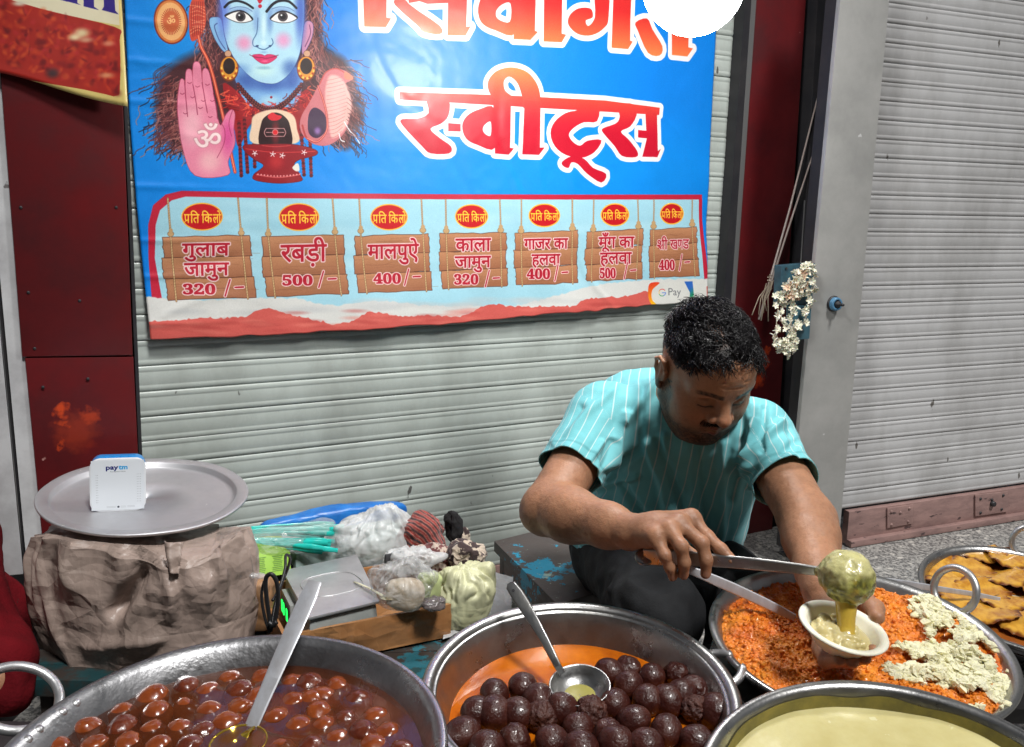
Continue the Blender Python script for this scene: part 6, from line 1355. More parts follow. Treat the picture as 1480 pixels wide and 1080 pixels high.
strands = [([(1168, 385), (1150, 405), (1128, 425), (1124, 450), (1122, 480), (1128, 500), (1135, 508)], 46, 0), ([(1168, 385), (1160, 410), (1148, 430), (1146, 455), (1142, 480), (1146, 500), (1136, 508)], 38, 0), ([(1170, 388), (1174, 410), (1168, 440), (1163, 465), (1150, 480), (1145, 495)], 42, 0), ([(1160, 395), (1146, 410), (1140, 422), (1150, 425), (1160, 408)], 56, 1), ([(1140, 495), (1130, 500), (1140, 506), (1148, 498)], 18, 0)]
for pts, n, pk in strands:
    cp = cat(pts, 8, False); off = .318
    G().tube([MAINW.hit(x, y, off-.002) for x, y in cp], .0011, 5).build('thread', m_thread, t, smooth=True)
    for k in range(n):
        x, y = cp[int(k/n*(len(cp)-1))]; q = MAINW.hit(x+rng.normal()*4.2, y+rng.normal()*3.2, off+rng.uniform(-.004, .012)); fl_.append((q, pk and rng.random() < .6))
for i, (q, pk) in enumerate(fl_):
    s_ = f_p if pk else f_w; o = s_.copy(); COL.objects.link(o); o.parent = t
    d = MAINW.n+rng.normal(size=3)*.9; x_, y_, z_ = rot_frame(d, (1, .3, .2)); sc0 = rng.uniform(.85, 1.25)
    # the shared mesh is stored relative to the garland's origin
    Mx = Matrix([[x_[k_], y_[k_], z_[k_]] for k_ in range(3)]).to_4x4(); T_ = Matrix.Translation([float(v) for v in q-ORG[t]]); og = Matrix.Translation([float(v) for v in ORG[t]])
    o.matrix_local = T_ @ Mx @ Matrix.Scale(sc0, 4) @ og
for f_ in (f_w, f_p): bpy.data.objects.remove(f_)
t = thing('broom_stick', 'pair of thin pale sticks tied with thread leaning on the right red post', 'stick', MAINW.hit(1100, 460, .07))
m_stick = M('pale_stick', (.58, .50, .46), .4, col2=(.45, .36, .32), nscale=30)
G().tube([MAINW.hit(1186, 124, .055), MAINW.hit(1142, 300, .075), MAINW.hit(1112, 408, .085), MAINW.hit(1097, 462, .09)], [.0022, .0032, .0036, .0036], 8).build('stick', m_stick, t, smooth=True)
G().tube([MAINW.hit(1182, 202, .055), MAINW.hit(1146, 310, .072), MAINW.hit(1114, 410, .09)], [.002, .003, .0032], 8).build('stick', m_stick, t, smooth=True)
for k in range(9):
    x0, y0 = 1112+rng.normal()*3, 412+rng.normal()*4; x1 = 1100+rng.normal()*5; G().tube([MAINW.hit(x0, y0, .095), MAINW.hit((x0+x1)/2-rng.random()*6, (y0+452)/2, .10), MAINW.hit(x1, 452+rng.normal()*8, .098)], .0016, 5).build('thread', m_thread, t, smooth=True)
G().tube([MAINW.hit(1112, 408, .085)+MAINW.n*.005*math.sin(a)+MAINW.u*.007*math.cos(a)+np.array([0, 0, .0015*a]) for a in np.linspace(0, 15, 40)], .0012, 5).build('thread', m_thread, t, smooth=True)
# ------------------------------------------------------------ the seated man
def unit(v): v = np.array(v, float); return v/np.linalg.norm(v)
def headframe(F, Uh):
    F = unit(F); U = np.array(Uh, float); U = unit(U-F*(U@F)); return np.array([np.cross(F, U)*-1, F, U])   # rows: his left, forward, up
def sculpt_head(v, Hc, fr, s, ear=True):
    W = lambda a, b, c: Hc+s*(a*fr[0]+b*fr[1]+c*fr[2])
    E = lambda a, b, c, r, k=.012, sub=False, f=None: v.ell(W(a, b, c), np.array(r)*s, fr if f is None else f, k*s, sub)
    Cn = lambda p, q, r1, r2=None, k=.01, sub=False: v.cone(W(*p), W(*q), r1*s, (r1 if r2 is None else r2)*s, k*s, sub)
    E(0, -.018, .030, (.0735, .092, .082), .02)
    E(0, .010, .010, (.068, .078, .080), .03)
    E(0, .028, -.035, (.058, .056, .078), .03)
    for m in (-1, 1):
        Cn((m*.055, -.002, -.052), (m*.030, .050, -.098), .019, .017, .028)     # jaw
        E(m*.046, .045, -.030, (.022, .024, .024), .025)                          # cheekbone
        E(m*.037, .052, -.055, (.024, .022, .028), .025)                          # cheek
        Cn((m*.050, .058, .018), (m*.014, .078, .016), .0085, .0095, .016)        # brow
    E(0, .052, .050, (.052, .036, .040), .03)                                    # forehead
    E(0, .062, -.102, (.022, .018, .017), .022)                                  # chin
    for m in (-1, 1): E(m*.031, .088, -.004, (.0165, .013, .0125), .012, True)  # sockets
    for m in (-1, 1):
        E(m*.031, .0685, -.0055, (.0135, .0135, .0125), .004)                     # lidded eye
        Cn((m*.044, .0655, -.018), (m*.020, .074, -.020), .0042, .0035, .010)    # pouch
    Cn((0, .080, .010), (0, .1015, -.026), .0080, .0110, .010)                    # nose bridge
    E(0, .1035, -.030, (.0115, .0105, .0100), .008)
    for m in (-1, 1):
        E(m*.0160, .090, -.034, (.0096, .0100, .0080), .006)
        E(m*.0075, .097, -.0415, (.0036, .0040, .004), .003, True)
    E(0, .074, -.062, (.028, .016, .018), .016)                                  # muzzle
    for m in (-1, 1): Cn((0, .0895, -.0555), (m*.021, .0800, -.0620), .0050, .0028, .004)
    Cn((0, .0895, -.0560), (0, .0893, -.0562), .0052, k=.004)
    for m in (-1, 1): Cn((0, .0880, -.0690), (m*.019, .0795, -.0660), .0062, .0030, .004)
    for m in (-1, 1): Cn((0, .0955, -.0625), (m*.022, .0840, -.0640), .0016, .0012, .0025, True)
    E(0, .082, -.080, (.018, .006, .005), .008, True)
    for m in (-1, 1):
        Cn((m*.020, .0885, -.036), (m*.033, .074, -.060), .0016, .0012, .006, True)
        Cn((m*.020, .0835, .0045), (m*.043, .0735, .0035), .0011, .0009, .004, True)
    for z_ in (.040, .050): Cn((-.030, .0935-(z_-.04)*.5, z_), (.030, .0935-(z_-.04)*.5, z_), .0010, .0008, .004, True)
    if ear:
        for m in (-1, 1):
            ef = np.array([fr[0]*math.cos(.45)-m*fr[1]*math.sin(.45), fr[1]*math.cos(.45)+m*fr[0]*math.sin(.45), fr[2]])
            E(m*.0775, -.014, -.010, (.0095, .0175, .030), .006, f=ef)
            E(m*.0895, -.012, -.006, (.0050, .0100, .017), .004, True, f=ef)
            pts = [(m*.080, .004, -.010), (m*.083, .006, .006), (m*.085, -.004, .018), (m*.087, -.018, .018), (m*.086, -.030, .006), (m*.083, -.028, -.012), (m*.080, -.016, -.026)]
            for a, b in zip(pts[:-1], pts[1:]): Cn(a, b, .0036, k=.003)
            E(m*.080, -.006, -.034, (.005, .007, .009), .005)
            Cn((m*.079, .004, -.008), (m*.080, .004, -.016), .004, k=.004)
def headlocal(V, Hc, fr, s): return ((V-Hc)@fr.T)/s
SKIN = np.array([.37, .185, .105]); 
def headcolor(p, base, beard=1):
    n = len(p); C = np.tile(base, (n, 1)).astype(float); a, b, c = p.T
    def mixc(w_, col): nonlocal C; C = C*(1-w_[:, None])+np.array(col)*w_[:, None]
    g = lambda x, y, z, r: np.exp(-(((a-x)/r[0])**2+((b-y)/r[1])**2+((c-z)/r[2])**2))
    blot = fbm(p, 60, 3, 4); C *= (1+.10*blot)[:, None]
    mixc(.35*(g(.036, .07, -.035, (.02, .03, .018))+g(-.036, .07, -.035, (.02, .03, .018))), base*np.array([1.15, .85, .8]))
    mixc(.45*g(0, .105, -.032, (.016, .02, .014)), base*np.array([1.2, .85, .75]))
    for m in (-1, 1):
        mixc(np.clip(.6*g(m*.031, .075, -.012, (.019, .03, .013)), 0, 1), base*.42)
        # brows
        bx = a*m; arch = .0185+.10*(bx-.032)*(-1)*(bx > .032)*(bx-.032)*6; w_ = smoothstep(.0065, .003, np.abs(c-(.0165+.004*np.sin(np.clip((bx-.010)/.044, 0, 1)*3.0))))*smoothstep(.009, .014, bx)*smoothstep(.058, .048, bx)*(b > .03)
        mixc(w_*np.clip(.85+.3*fbm(p, 300, 2, 3), 0, 1), (.022, .012, .008))
        lash = smoothstep(.0022, .0008, np.abs(c-(-.0115-.0018*np.cos((bx-.031)/.013*1.5))))*smoothstep(.016, .012, np.abs(bx-.031))*(b > .05); mixc(lash*.95, (.01, .007, .006))
    lips = np.clip(g(0, .09, -.0575, (.017, .012, .0042))*1.1+g(0, .088, -.070, (.016, .012, .0055))*1.1, 0, 1); lips = smoothstep(.35, .7, lips); mixc(lips*.85, (.21, .058, .048))
    if beard:
        jaw = smoothstep(-.030, -.060, c)*smoothstep(-.035, .0, b)*smoothstep(-.150, -.118, c); jaw = np.maximum(jaw, smoothstep(.050, .060, np.abs(a))*smoothstep(.0, -.03, c)*smoothstep(-.02, .0, b)*smoothstep(.05, .03, b)); jaw *= (1-lips)
        jaw *= 1-.8*g(0, .088, -.064, (.022, .02, .016)); jaw *= 1-.75*smoothstep(.020, .034, np.abs(a))*smoothstep(-.078, -.055, c)*smoothstep(.03, .045, b)
        mus = smoothstep(.0070, .0035, np.abs(c+.0475+.25*np.maximum(0, np.abs(a)-.008)*.9))*smoothstep(.031, .022, np.abs(a))*(b > .06)
        gt = smoothstep(.030, .020, np.abs(a))*smoothstep(-.082, -.090, c)*(b > .03)
        speck = np.clip(.80+.4*fbm(p, 420, 2, 9), 0, 1)
        mixc(np.clip(.85*jaw, 0, 1)*speck, (.030, .020, .017)); mixc(mus*np.clip(.8+.3*fbm(p, 350, 2, 19), 0, 1)*(1-lips), (.014, .010, .009)); mixc(gt*.55*speck, (.016, .011, .010))
    return C
def scalp_mask(p):
    """1 where hair grows (head-local)"""
    a, b, c = p.T; hl = .068-.55*np.maximum(0, b-.03)*0
    front = c > .060-.16*(np.abs(a) > .045)*0+smoothstep(.02, .09, b)*.022-smoothstep(.04, .062, np.abs(a))*.018
    side = (b < .040-np.maximum(0, .06-c)*.35) & (c > -.012+.0*a) & (np.abs(a) > .03)
    back = (b < -.015) & (c > -.050)
    burn = (np.abs(a) > .06) & (b > -.004) & (b < .022) & (c > -.030)
    return (front | side | back | burn) & (np.abs(a) < .0775) & ~((np.abs(a) > .071) & (c < .022) & (b > -.040))
def hand(v, pts, k=.004):
    """pts: dict of finger chains (world points with radii)"""
    for ch in pts:
        p_, r_ = ch; v.path(p_, r_, k)

# joints, each from where it shows and how far it is
HC = P(1020, 534, 1.625); HS = 1.0
HF = headframe((.25, -.82, -.52), (.13, -.50, .85))
neck0 = P(978, 618, 1.74); 
Rsh, Relb, Rwr = P(868, 606, 1.74), P(793, 735, 1.585), P(912, 769, 1.425)
Lsh, Lelb, Lwr = P(1098, 632, 1.70), P(1166, 752, 1.52), P(1190, 852, 1.372)
hipc = P(940, 790, 2.05)
chest = P(985, 660, 1.83); belly = P(960, 745, 1.93)
spine = unit(neck0-hipc); lat = unit(Lsh-Rsh); lat = unit(lat-spine*(lat@spine)); fwd_ = np.cross(lat, spine)
if fwd_@FW > 0: fwd_ = -fwd_
BF = np.array([lat, fwd_, spine])
print('torso len', np.linalg.norm(neck0-hipc), 'upper arm', np.linalg.norm(Rsh-Relb), np.linalg.norm(Lsh-Lelb), 'fore', np.linalg.norm(Relb-Rwr), np.linalg.norm(Lelb-Lwr))

def build_body():
    lo = np.minimum.reduce([Relb-.08, Rwr-.08, hipc-.2, P(1275, 960, 1.2)-.05]); hi = np.maximum.reduce([HC+.17, Lelb+.1, hipc+[.2, .18, 0], P(1290, 850, 1.3)+.05])
    lo[2] = hipc[2]-.06; v = Vol(lo, hi, .0021); print('vol', v.n)
    v.ell(chest, (.150, .095, .16), BF, .03); v.ell(belly, (.135, .10, .14), BF, .05); v.cone(hipc-lat*.06, hipc+lat*.06, .09, k=.04)
    v.cone(Rsh, Lsh, .052, k=.04)
    v.cone(neck0-fwd_*.03, HC+HF[1]*-.025+HF[2]*-.045, .060, .054, .03); v.cone(neck0, HC+HF[1]*.01-HF[2]*.07, .045, .042, .03)
    # arms
    def arm(S_, E_, W_, ru, re, rf, rw):
        v.cone(S_, E_, ru, re, .02)
        m_ = E_+(W_-E_)*.28; v.path([E_, m_, E_+(W_-E_)*.75, W_], [re*.98, rf, (rf+rw)/2*.95, rw], .02)
        b_ = unit(unit(E_-S_)+unit(E_-W_)); v.ell(E_+b_*re*.35, re*.75, None, .02)
    arm(Rsh, Relb, Rwr, .050, .0435, .0455, .0270); arm(Lsh, Lelb, Lwr, .050, .0435, .0430, .0270)
    # right hand (nearest the ladle handle)
    Zh = 1.375
    w_, a_ = Rwr, lambda x, y, Z: P(x, y, Z)
    ix = [a_(968, 752, 1.41), a_(999, 750, 1.395), a_(1022, 776, 1.375), a_(1042, 795, 1.358), a_(1057, 809, 1.348)]
    md_ = [a_(960, 757, 1.395), a_(982, 757, 1.375), a_(1014, 785, 1.350), a_(1021, 810, 1.346), a_(1020, 829, 1.352)]
    rg = [a_(950, 765, 1.385), a_(968, 766, 1.362), a_(985, 790, 1.335), a_(989, 813, 1.338), a_(988, 831, 1.350)]
    lt = [a_(938, 772, 1.385), a_(947, 775, 1.362), a_(961, 803, 1.342), a_(968, 820, 1.345), a_(972, 834, 1.354)]
    th = [a_(930, 768, 1.430), a_(958, 780, 1.445), a_(984, 792, 1.435), a_(1006, 806, 1.415)]
    v.path(ix, [.012, .0118, .0103, .0092, .0078], .006); v.path(md_, [.012, .0118, .0104, .0092, .0080], .006); v.path(rg, [.012, .0113, .0098, .0088, .0077], .006); v.path(lt, [.011, .0100, .0087, .0078, .0068], .006); v.path(th, [.016, .0140, .0118, .0092], .006)
    for f_ in (ix, md_, rg, lt): v.cone(w_, f_[1], .0185, .0115, .016)
    v.ell((ix[1]+lt[1])/2*.55+w_*.45, .024, None, .02); v.path([w_, th[0], th[1]], [.02, .017, .0145], .014)
    for f_ in (ix, md_, rg, lt): v.ell(f_[1]-UP*-.003, .0100, None, .006); v.ell(f_[2]-FW*.001, .0102 if f_ is not lt else .0088, None, .004)
    # left hand, cupping the paper bowl from behind and below
    w2 = Lwr; pal = a_(1200, 898, 1.342); v.cone(w2, pal, .027, .028, .02); v.ell(pal, (.030, .024, .034), None, .016)
    v.path([w2, a_(1226, 866, 1.355), a_(1250, 870, 1.335), a_(1264, 880, 1.305), a_(1268, 892, 1.278)], [.022, .018, .0135, .0120, .0105], .010)
    for k_, (x0, x1, x2, y2, z2_) in enumerate(((1215, 1238, 1262, 940, 1.235), (1205, 1226, 1250, 952, 1.225), (1196, 1210, 1232, 958, 1.222), (1186, 1194, 1212, 955, 1.225))):
        v.path([pal+RT*(.010-.008*k_), a_(x0, 930+k_*3, 1.305), a_(x1, 950+k_*2, 1.265), a_(x2, y2, z2_)], [.014, .0112, .0100, .0082], .006)
    sculpt_head(v, HC, HF, HS)
    V, F = v.mesh(); N = vnormals(V, F)
    V = V+N*(.0005*fbm(V, 45, 3, 6)+.00018*fbm(V, 260, 2, 5))[:, None]
    p = headlocal(V, HC, HF, HS); near = (np.linalg.norm(p-[0, .01, -.01], axis=1) < .165)
    C = np.tile(SKIN*.98, (len(V), 1)); C *= (1+.16*fbm(V, 22, 3, 2)+.08*fbm(V, 120, 3, 3))[:, None]
    hc = headcolor(p[near], SKIN*1.12); w_ = smoothstep(.160, .125, np.linalg.norm(p[near]-[0, .01, -.01], axis=1))[:, None]; C[near] = C[near]*(1-w_)+hc*w_  # face skin coloured lighter than the arms to offset the shade on it
    pj = p+np.stack([fbm(p, 220, 2, 71+i_) for i_ in range(3)], 1)*.0035-np.array([0, 0, .007]); sm = scalp_mask(pj) & near & (np.linalg.norm(p, axis=1) > .05); bald = np.exp(-(((p[:, 0]+.018)/.014)**2+((p[:, 1]-.022)/.020)**2)) * (p[:, 2] > .06)
    kk = sm.astype(float)*(1-.85*np.clip(bald*1.2, 0, 1)); C = C*(1-kk[:, None])+np.array([.010, .009, .009])*kk[:, None]
    # knuckles, nails, palms
    for f_ in (ix, md_, rg, lt, th):
        for q in (f_[1], f_[2]): d = np.linalg.norm(V-q, axis=1); w_ = .30*np.exp(-(d/.011)**2); C = C*(1-w_[:, None])+SKIN*np.array([1.0, .75, .7])*w_[:, None]
    tp = [(ix[-1], ix[-2])]
    for q, pr in tp:
        e = unit(q-pr); nq = q+e*.001-FW*.0055+UP*.004; d = np.linalg.norm(V-nq, axis=1); w_ = smoothstep(.0062, .0048, d)*.7; C = C*(1-w_[:, None])+np.array([.50, .30, .22])*w_[:, None]
    for q, pr in ((md_[-1], md_[-2]), (rg[-1], rg[-2]), (lt[-1], lt[-2])):
        d = np.linalg.norm(V-(q-FW*.006), axis=1); w_ = smoothstep(.006, .0045, d)*.5; C = C*(1-w_[:, None])+np.array([.40, .20, .14])*w_[:, None]
    global ROOTS; q_ = np.nonzero(scalp_mask(p) & near & (np.linalg.norm(p, axis=1) > .06))[0]; ROOTS = (p[q_], (N[q_]@HF.T))
    return V, F, C
m_skin = M('man_skin', tuple(SKIN), .46, attr='Col', col2=(.86, .82, .80), nscale=180, nlo=.45, nhi=.7, bump=.18, bscale=420, sss=.12, sssr=(.012, .004, .002), spec=.5, rough2=.5)
man = thing('person', 'man in a turquoise striped shirt bending over the pans with ladle and paper bowl', 'person', (hipc[0], hipc[1], .30))
V, F, C = build_body(); body = obj('body', V, F, m_skin, man, True); setcol(body, C)

# hair: many short curls
m_hair = M('black_hair', (.008, .007, .008), .32, spec=.45)
def hairdo(Hc, fr, s, parent, n, seed, L0=.020, bald=True, mat=m_hair, thick=.00075, roots=None):
    r_ = np.random.default_rng(seed); out = []; 
    W = lambda q: Hc+s*(q@fr)
    Vs = []; Fs = []; base = 0
    cnt = 0
    while cnt < n:
        d = r_.normal(size=3); d /= np.linalg.norm(d); q = np.array([0, -.018, .030])+d*np.array([.0735, .092, .082]); 
        q2 = np.array([0, .010, .010])+d*np.array([.068, .078, .080])
        if d[1] > .25 and ((q2-np.array([0, -.018, .030]))/np.array([.0735, .092, .082])).dot((q2-np.array([0, -.018, .030]))/np.array([.0735, .092, .082])) > 1: q = q2
        if roots is not None: k0 = r_.integers(len(roots[0])); q = roots[0][k0]; d = unit(roots[1][k0])*np.array([.0735, .092, .082])
        elif not scalp_mask(q[None])[0]: continue
        if bald:
            bd = math.exp(-(((q[0]+.018)/.013)**2+((q[1]-.022)/.018)**2))*(q[2] > .06)
            if r_.random() < bd*1.05: continue
        cnt += 1
        topn = float(smoothstep(.030, .075, np.array([q[2]]))[0]); L = (L0*(.20+.95*topn)+.004*r_.normal()*topn); L = max(L, .004)
        nn = unit(d/np.array([.0735, .092, .082])); fl = np.array([vnoise(q[None], 45, 3)[0], vnoise(q[None], 45, 5)[0], vnoise(q[None], 45, 9)[0]])*1.6 if roots is not None else 0; sw = (.45*np.cross(nn, unit(r_.normal(size=3)))+fl*topn+np.array([.25, .55, .05])*topn+np.array([0, 0, -1])*(1-topn)); sw = unit(sw-nn*(sw@nn))
        ns = 7 if topn > .3 else 4; R_ = r_.uniform(.0030, .0065)*topn+.0002; turns = r_.uniform(2.2, 4.6)*r_.choice([-1, 1]); ph = r_.random()*6.3; b2 = np.cross(nn, sw)
        pts = []
        for i in range(ns):
            t_ = i/(ns-1); dirn = nn*(.30-.26*t_)+sw*(.60+.40*t_); pts.append(q-nn*.001+dirn*L*t_+R_*(np.cos(ph+turns*t_)-math.cos(ph))*nn+R_*(np.sin(ph+turns*t_)-math.sin(ph))*b2)
        pts = np.array(pts); pts = Hc+s*(pts@fr); th_ = thick*r_.uniform(.7, 1.35)*(1 if topn > .3 else .8)
        t0 = unit(pts[-1]-pts[0]); x = unit(np.cross(t0, [0.3, .2, 1])); y = np.cross(t0, x)
        ring = [x, -.5*x+.87*y, -.5*x-.87*y]
        for i in range(ns):
            rr = th_*(1-.6*i/(ns-1)); Vs.extend([pts[i]+rr*k for k in ring])
        for i in range(ns-1):
            for k in range(3): Fs.append((base+i*3+k, base+i*3+(k+1) % 3, base+(i+1)*3+(k+1) % 3, base+(i+1)*3+k))
        base += ns*3
    return obj('hair', np.array(Vs), np.array(Fs, np.int32), mat, parent, True)
hairdo(HC, HF, HS, man, 11000, 11, .0235, thick=.00092, roots=ROOTS)
# brow, moustache and chin hairs
def stubble():
    r_ = np.random.default_rng(4); g = G(); W = lambda q: HC+HS*(np.array(q)@HF)
    for m in (-1, 1):
        for i in range(110):
            t_ = r_.random(); a = m*(.012+.042*t_); c = .0155+.004*math.sin(t_*3)+r_.normal()*.0018; b = .0865-.55*max(0, abs(a)-.015)**1.25*2.2; q = np.array([a, b, c]); d = np.array([m*.006, -.001, .0025])*(.7+.6*r_.random()); g.tube([W(q), W(q+d)], [.00035, .00012], 3)
        for i in range(130):
            t_ = r_.random(); a = m*.030*t_; c = -.0475-.25*max(0, abs(a)-.008)*.6+r_.normal()*.0024; b = .0945-abs(a)*.36; q = np.array([a, b, c]); g.tube([W(q), W(q+np.array([m*.0018, .0008, -.0036]))], [.00032, .00012], 3)
    g.build('facial_hair', M('facial_hair', (.008, .006, .006), .95, spec=.05), man)['kind'] = 'stuff'
stubble()

# shirt
def fold_list():
    f_ = lambda x0, y0, z0, x1, y1, z1, h, w: (P(x0, y0, z0), P(x1, y1, z1), h, w)
    return [f_(955, 545, 1.72, 905, 610, 1.66, .006, .010), f_(930, 560, 1.70, 925, 640, 1.66, -.006, .008), f_(890, 560, 1.68, 800, 640, 1.62, .004, .010), f_(905, 600, 1.66, 880, 690, 1.62, .008, .011), f_(885, 640, 1.64, 862, 700, 1.60, -.008, .008), f_(870, 640, 1.64, 838, 690, 1.60, .006, .008),
            f_(925, 650, 1.70, 870, 690, 1.66, -.007, .009), f_(920, 690, 1.72, 860, 705, 1.68, .006, .008), f_(935, 640, 1.72, 985, 790, 1.72, .008, .011), f_(950, 640, 1.72, 1000, 775, 1.74, -.007, .010), f_(960, 630, 1.7, 960, 740, 1.75, .004, .010),
            f_(1010, 650, 1.68, 1020, 790, 1.76, -.006, .012), f_(1045, 640, 1.68, 1040, 780, 1.76, .006, .012), f_(1075, 640, 1.66, 1055, 720, 1.72, -.008, .010), f_(1090, 610, 1.64, 1075, 680, 1.66, .009, .010), f_(1105, 590, 1.62, 1100, 650, 1.60, -.007, .008),
            f_(1080, 690, 1.68, 1150, 640, 1.56, -.007, .009), f_(1085, 705, 1.66, 1150, 660, 1.54, .006, .008), f_(1080, 660, 1.68, 1130, 610, 1.58, .007, .009), f_(1070, 560, 1.70, 1085, 620, 1.66, .008, .010), f_(870, 720, 1.80, 930, 790, 1.85, .006, .010), f_(860, 740, 1.80, 920, 800, 1.85, -.006, .010), f_(900, 700, 1.78, 960, 790, 1.82, -.006, .010),
            f_(1000, 770, 1.85, 1060, 800, 1.85, .006, .010), f_(930, 780, 1.88, 1030, 800, 1.85, -.006, .009), f_(840, 590, 1.70, 790, 660, 1.60, -.004, .010), f_(1140, 620, 1.58, 1160, 680, 1.52, -.005, .010)]
def build_shirt():
    hemR = Rsh+(Relb-Rsh)*.60; hemL = Lsh+(Lelb-Lsh)*.58
    lo = np.minimum.reduce([hemR-.11, hipc-.25]); hi = np.maximum.reduce([neck0+.14, hemL+.11, hipc+.25]); lo[2] = hipc[2]-.03; v = Vol(lo, hi, .003)
    v.ell(chest, (.172, .118, .165), BF, .04); v.ell(belly+fwd_*.01, (.162, .125, .16), BF, .07); v.ell(chest-fwd_*.04+spine*.04, (.15, .10, .13), BF, .05)
    v.cone(hipc-lat*.07+spine*.03, hipc+lat*.07+spine*.03, .115, k=.06)
    v.cone(Rsh+lat*.01, Lsh-lat*.01, .060, k=.05); v.ell(P(935, 596, 1.88), (.11, .08, .095), BF, .05); v.cone(neck0-spine*.05-fwd_*.01, neck0-spine*.012+fwd_*.006, .085, .064, .04)
    v.cone(Rsh, hemR+(hemR-Rsh)*.25, .061, .060, .03); v.cone(Lsh, hemL+(hemL-Lsh)*.25, .060, .059, .03)
    V, F = v.mesh(); N = vnormals(V, F)
    # keep the shirt between its hems
    dR = unit(Relb-Rsh); dL = unit(Lelb-Lsh); keep = np.ones(len(V), bool)
    tR = (V-Rsh)@dR; rR = np.linalg.norm(V-Rsh-tR[:, None]*dR, axis=1); tL = (V-Lsh)@dL; rL = np.linalg.norm(V-Lsh-tL[:, None]*dL, axis=1)
    LR = np.linalg.norm(hemR-Rsh); LL = np.linalg.norm(hemL-Lsh)
    inR = (rR < .105) & (tR > .03); inL = (rL < .105) & (tL > .03); tor = np.abs((V-chest)@lat) < .13
    # attributes
    sideR = ((V-Rsh)@lat); sideL = ((V-Lsh)@lat)
    slR = (tR-.55*sideR > .030) & (rR < .10); slL = (tL+.55*sideL > .030) & (rL < .10)
    sleeve = np.where(slR | slL, 1.0, 0.0)
    ct = (V-chest)@lat+.03*fbm(V, 6, 2, 3)*.3
    def ang(t, S_, d, r):
        e1 = unit(np.cross(d, fwd_)); e2 = np.cross(d, e1); q = V-S_; return np.arctan2(q@e2, q@e1)*.072
    cs = np.where(slR, ang(tR, Rsh, dR, rR), ang(tL, Lsh, dL, rL))
    h = np.zeros(len(V))
    def pj_(Q): d_ = np.atleast_2d(Q)-CAM; z_ = d_@FW; return np.stack([(d_@RT)/z_, -(d_@UP)/z_], 1)*1.7
    pv = pj_(V); front = smoothstep(-.1, .3, -(N@FW))
    for A_, B_, hh, w_ in fold_list():
        dd_ = segdist(pv, pj_(A_)[0], pj_(B_)[0]); h += hh*1.9*(np.exp(-(dd_/(w_*.8))**2)-.35*np.exp(-(dd_/(w_*1.8))**2))*front*smoothstep(.30, .18, np.abs((V-A_)@FW))
    h += .0045*fbm(V, 11, 3, 8)+.006*crumple(V, 6, 3)+.0018*np.sin(40*((V-chest)@lat)+4*vnoise(V, 9, 2))*smoothstep(.02, -.15, (V-chest)@spine)
    near_hem = smoothstep(.03, 0, np.abs(tR-LR))*inR+smoothstep(.03, 0, np.abs(tL-LL))*inL; h = h*(1-.5*near_hem)+near_hem*.0035*np.sin(ang(tR, Rsh, dR, rR)*60)
    h = np.maximum(h, -.0065); V2 = V+N*h[:, None]
    o = obj('shirt', V2, F, m_shirt, man, True); setf(o, 'ct', ct); setf(o, 'cs', cs); setf(o, 'sl', sleeve)
    seam = smoothstep(.004, .0015, np.abs(tR-LR+.018))*inR*slR+smoothstep(.004, .0015, np.abs(tL-LL+.018))*inL*slL; setf(o, 'seam', seam)
    # cut the ends with clean planes
    bm = bmesh.new(); bm.from_mesh(o.data); g0 = ORG[man]
    def cut(pt, nrm, cond):
        pt = pt-g0; vs = [q for q in bm.verts if cond(np.array(q.co)+g0)]; fs = {f for q in vs for f in q.link_faces}; es = {e for f in fs for e in f.edges}; vv = {q for f in fs for q in f.verts}
        bmesh.ops.bisect_plane(bm, geom=list(fs)+list(es)+list(vv), plane_co=[float(x) for x in pt], plane_no=[float(x) for x in nrm])
        nr = Vector([float(x) for x in nrm]); pv = Vector([float(x) for x in pt])
        dl = [q for q in bm.verts if cond(np.array(q.co)+g0) and (q.co-pv).dot(nr) > 1e-5]; bmesh.ops.delete(bm, geom=dl, context='VERTS')
    def condR(q): t = (q-Rsh)@dR; return t > .06 and np.linalg.norm(q-Rsh-t*dR) < .115 and (q-Rsh)@lat < .06
    def condL(q): t = (q-Lsh)@dL; return t > .06 and np.linalg.norm(q-Lsh-t*dL) < .115 and (q-Lsh)@lat > -.06
    cut(hemR, dR, condR); cut(hemL, dL, condL)
    lowz = hipc[2]+.02; cut(np.array([0, 0, lowz]), np.array([0, 0, -1.]), lambda q: q[2] < lowz+.05)
    bm.to_mesh(o.data); bm.free(); o.data.polygons.foreach_set('use_smooth', np.ones(len(o.data.polygons), bool))
    md = o.modifiers.new('thickness', 'SOLIDIFY'); md.thickness = .0022; md.offset = -1
    # collar band round the neck opening
    ax_ = unit(HC-HF[1]*.02-HF[2]*.05-neck0+fwd_*.03); e1 = unit(np.cross(ax_, fwd_)); e2 = np.cross(ax_, e1); cc = neck0+spine*.030+fwd_*.004
    G().tube([cc+.0635*(math.cos(t)*e1+math.sin(t)*e2)-spine*.006*math.cos(2*t) for t in np.linspace(0, 2*math.pi, 48, endpoint=False)], .0075, 8, closed=True).build('collar', M('collar_band', (.11, .44, .47), .6), man, smooth=True)
    return o
m_shirt = M('turquoise_shirt', (.18, .52, .56), .75, col2=(.14, .45, .49), nscale=10, bump=.15, bscale=500, sheen=.1, spec=.25)
nt = m_shirt.node_tree; b = nt.nodes['Principled BSDF']; src = b.inputs['Base Color'].links[0].from_socket
def att(n_): a = nt.nodes.new('ShaderNodeAttribute'); a.attribute_name = n_; return a.outputs['Fac']
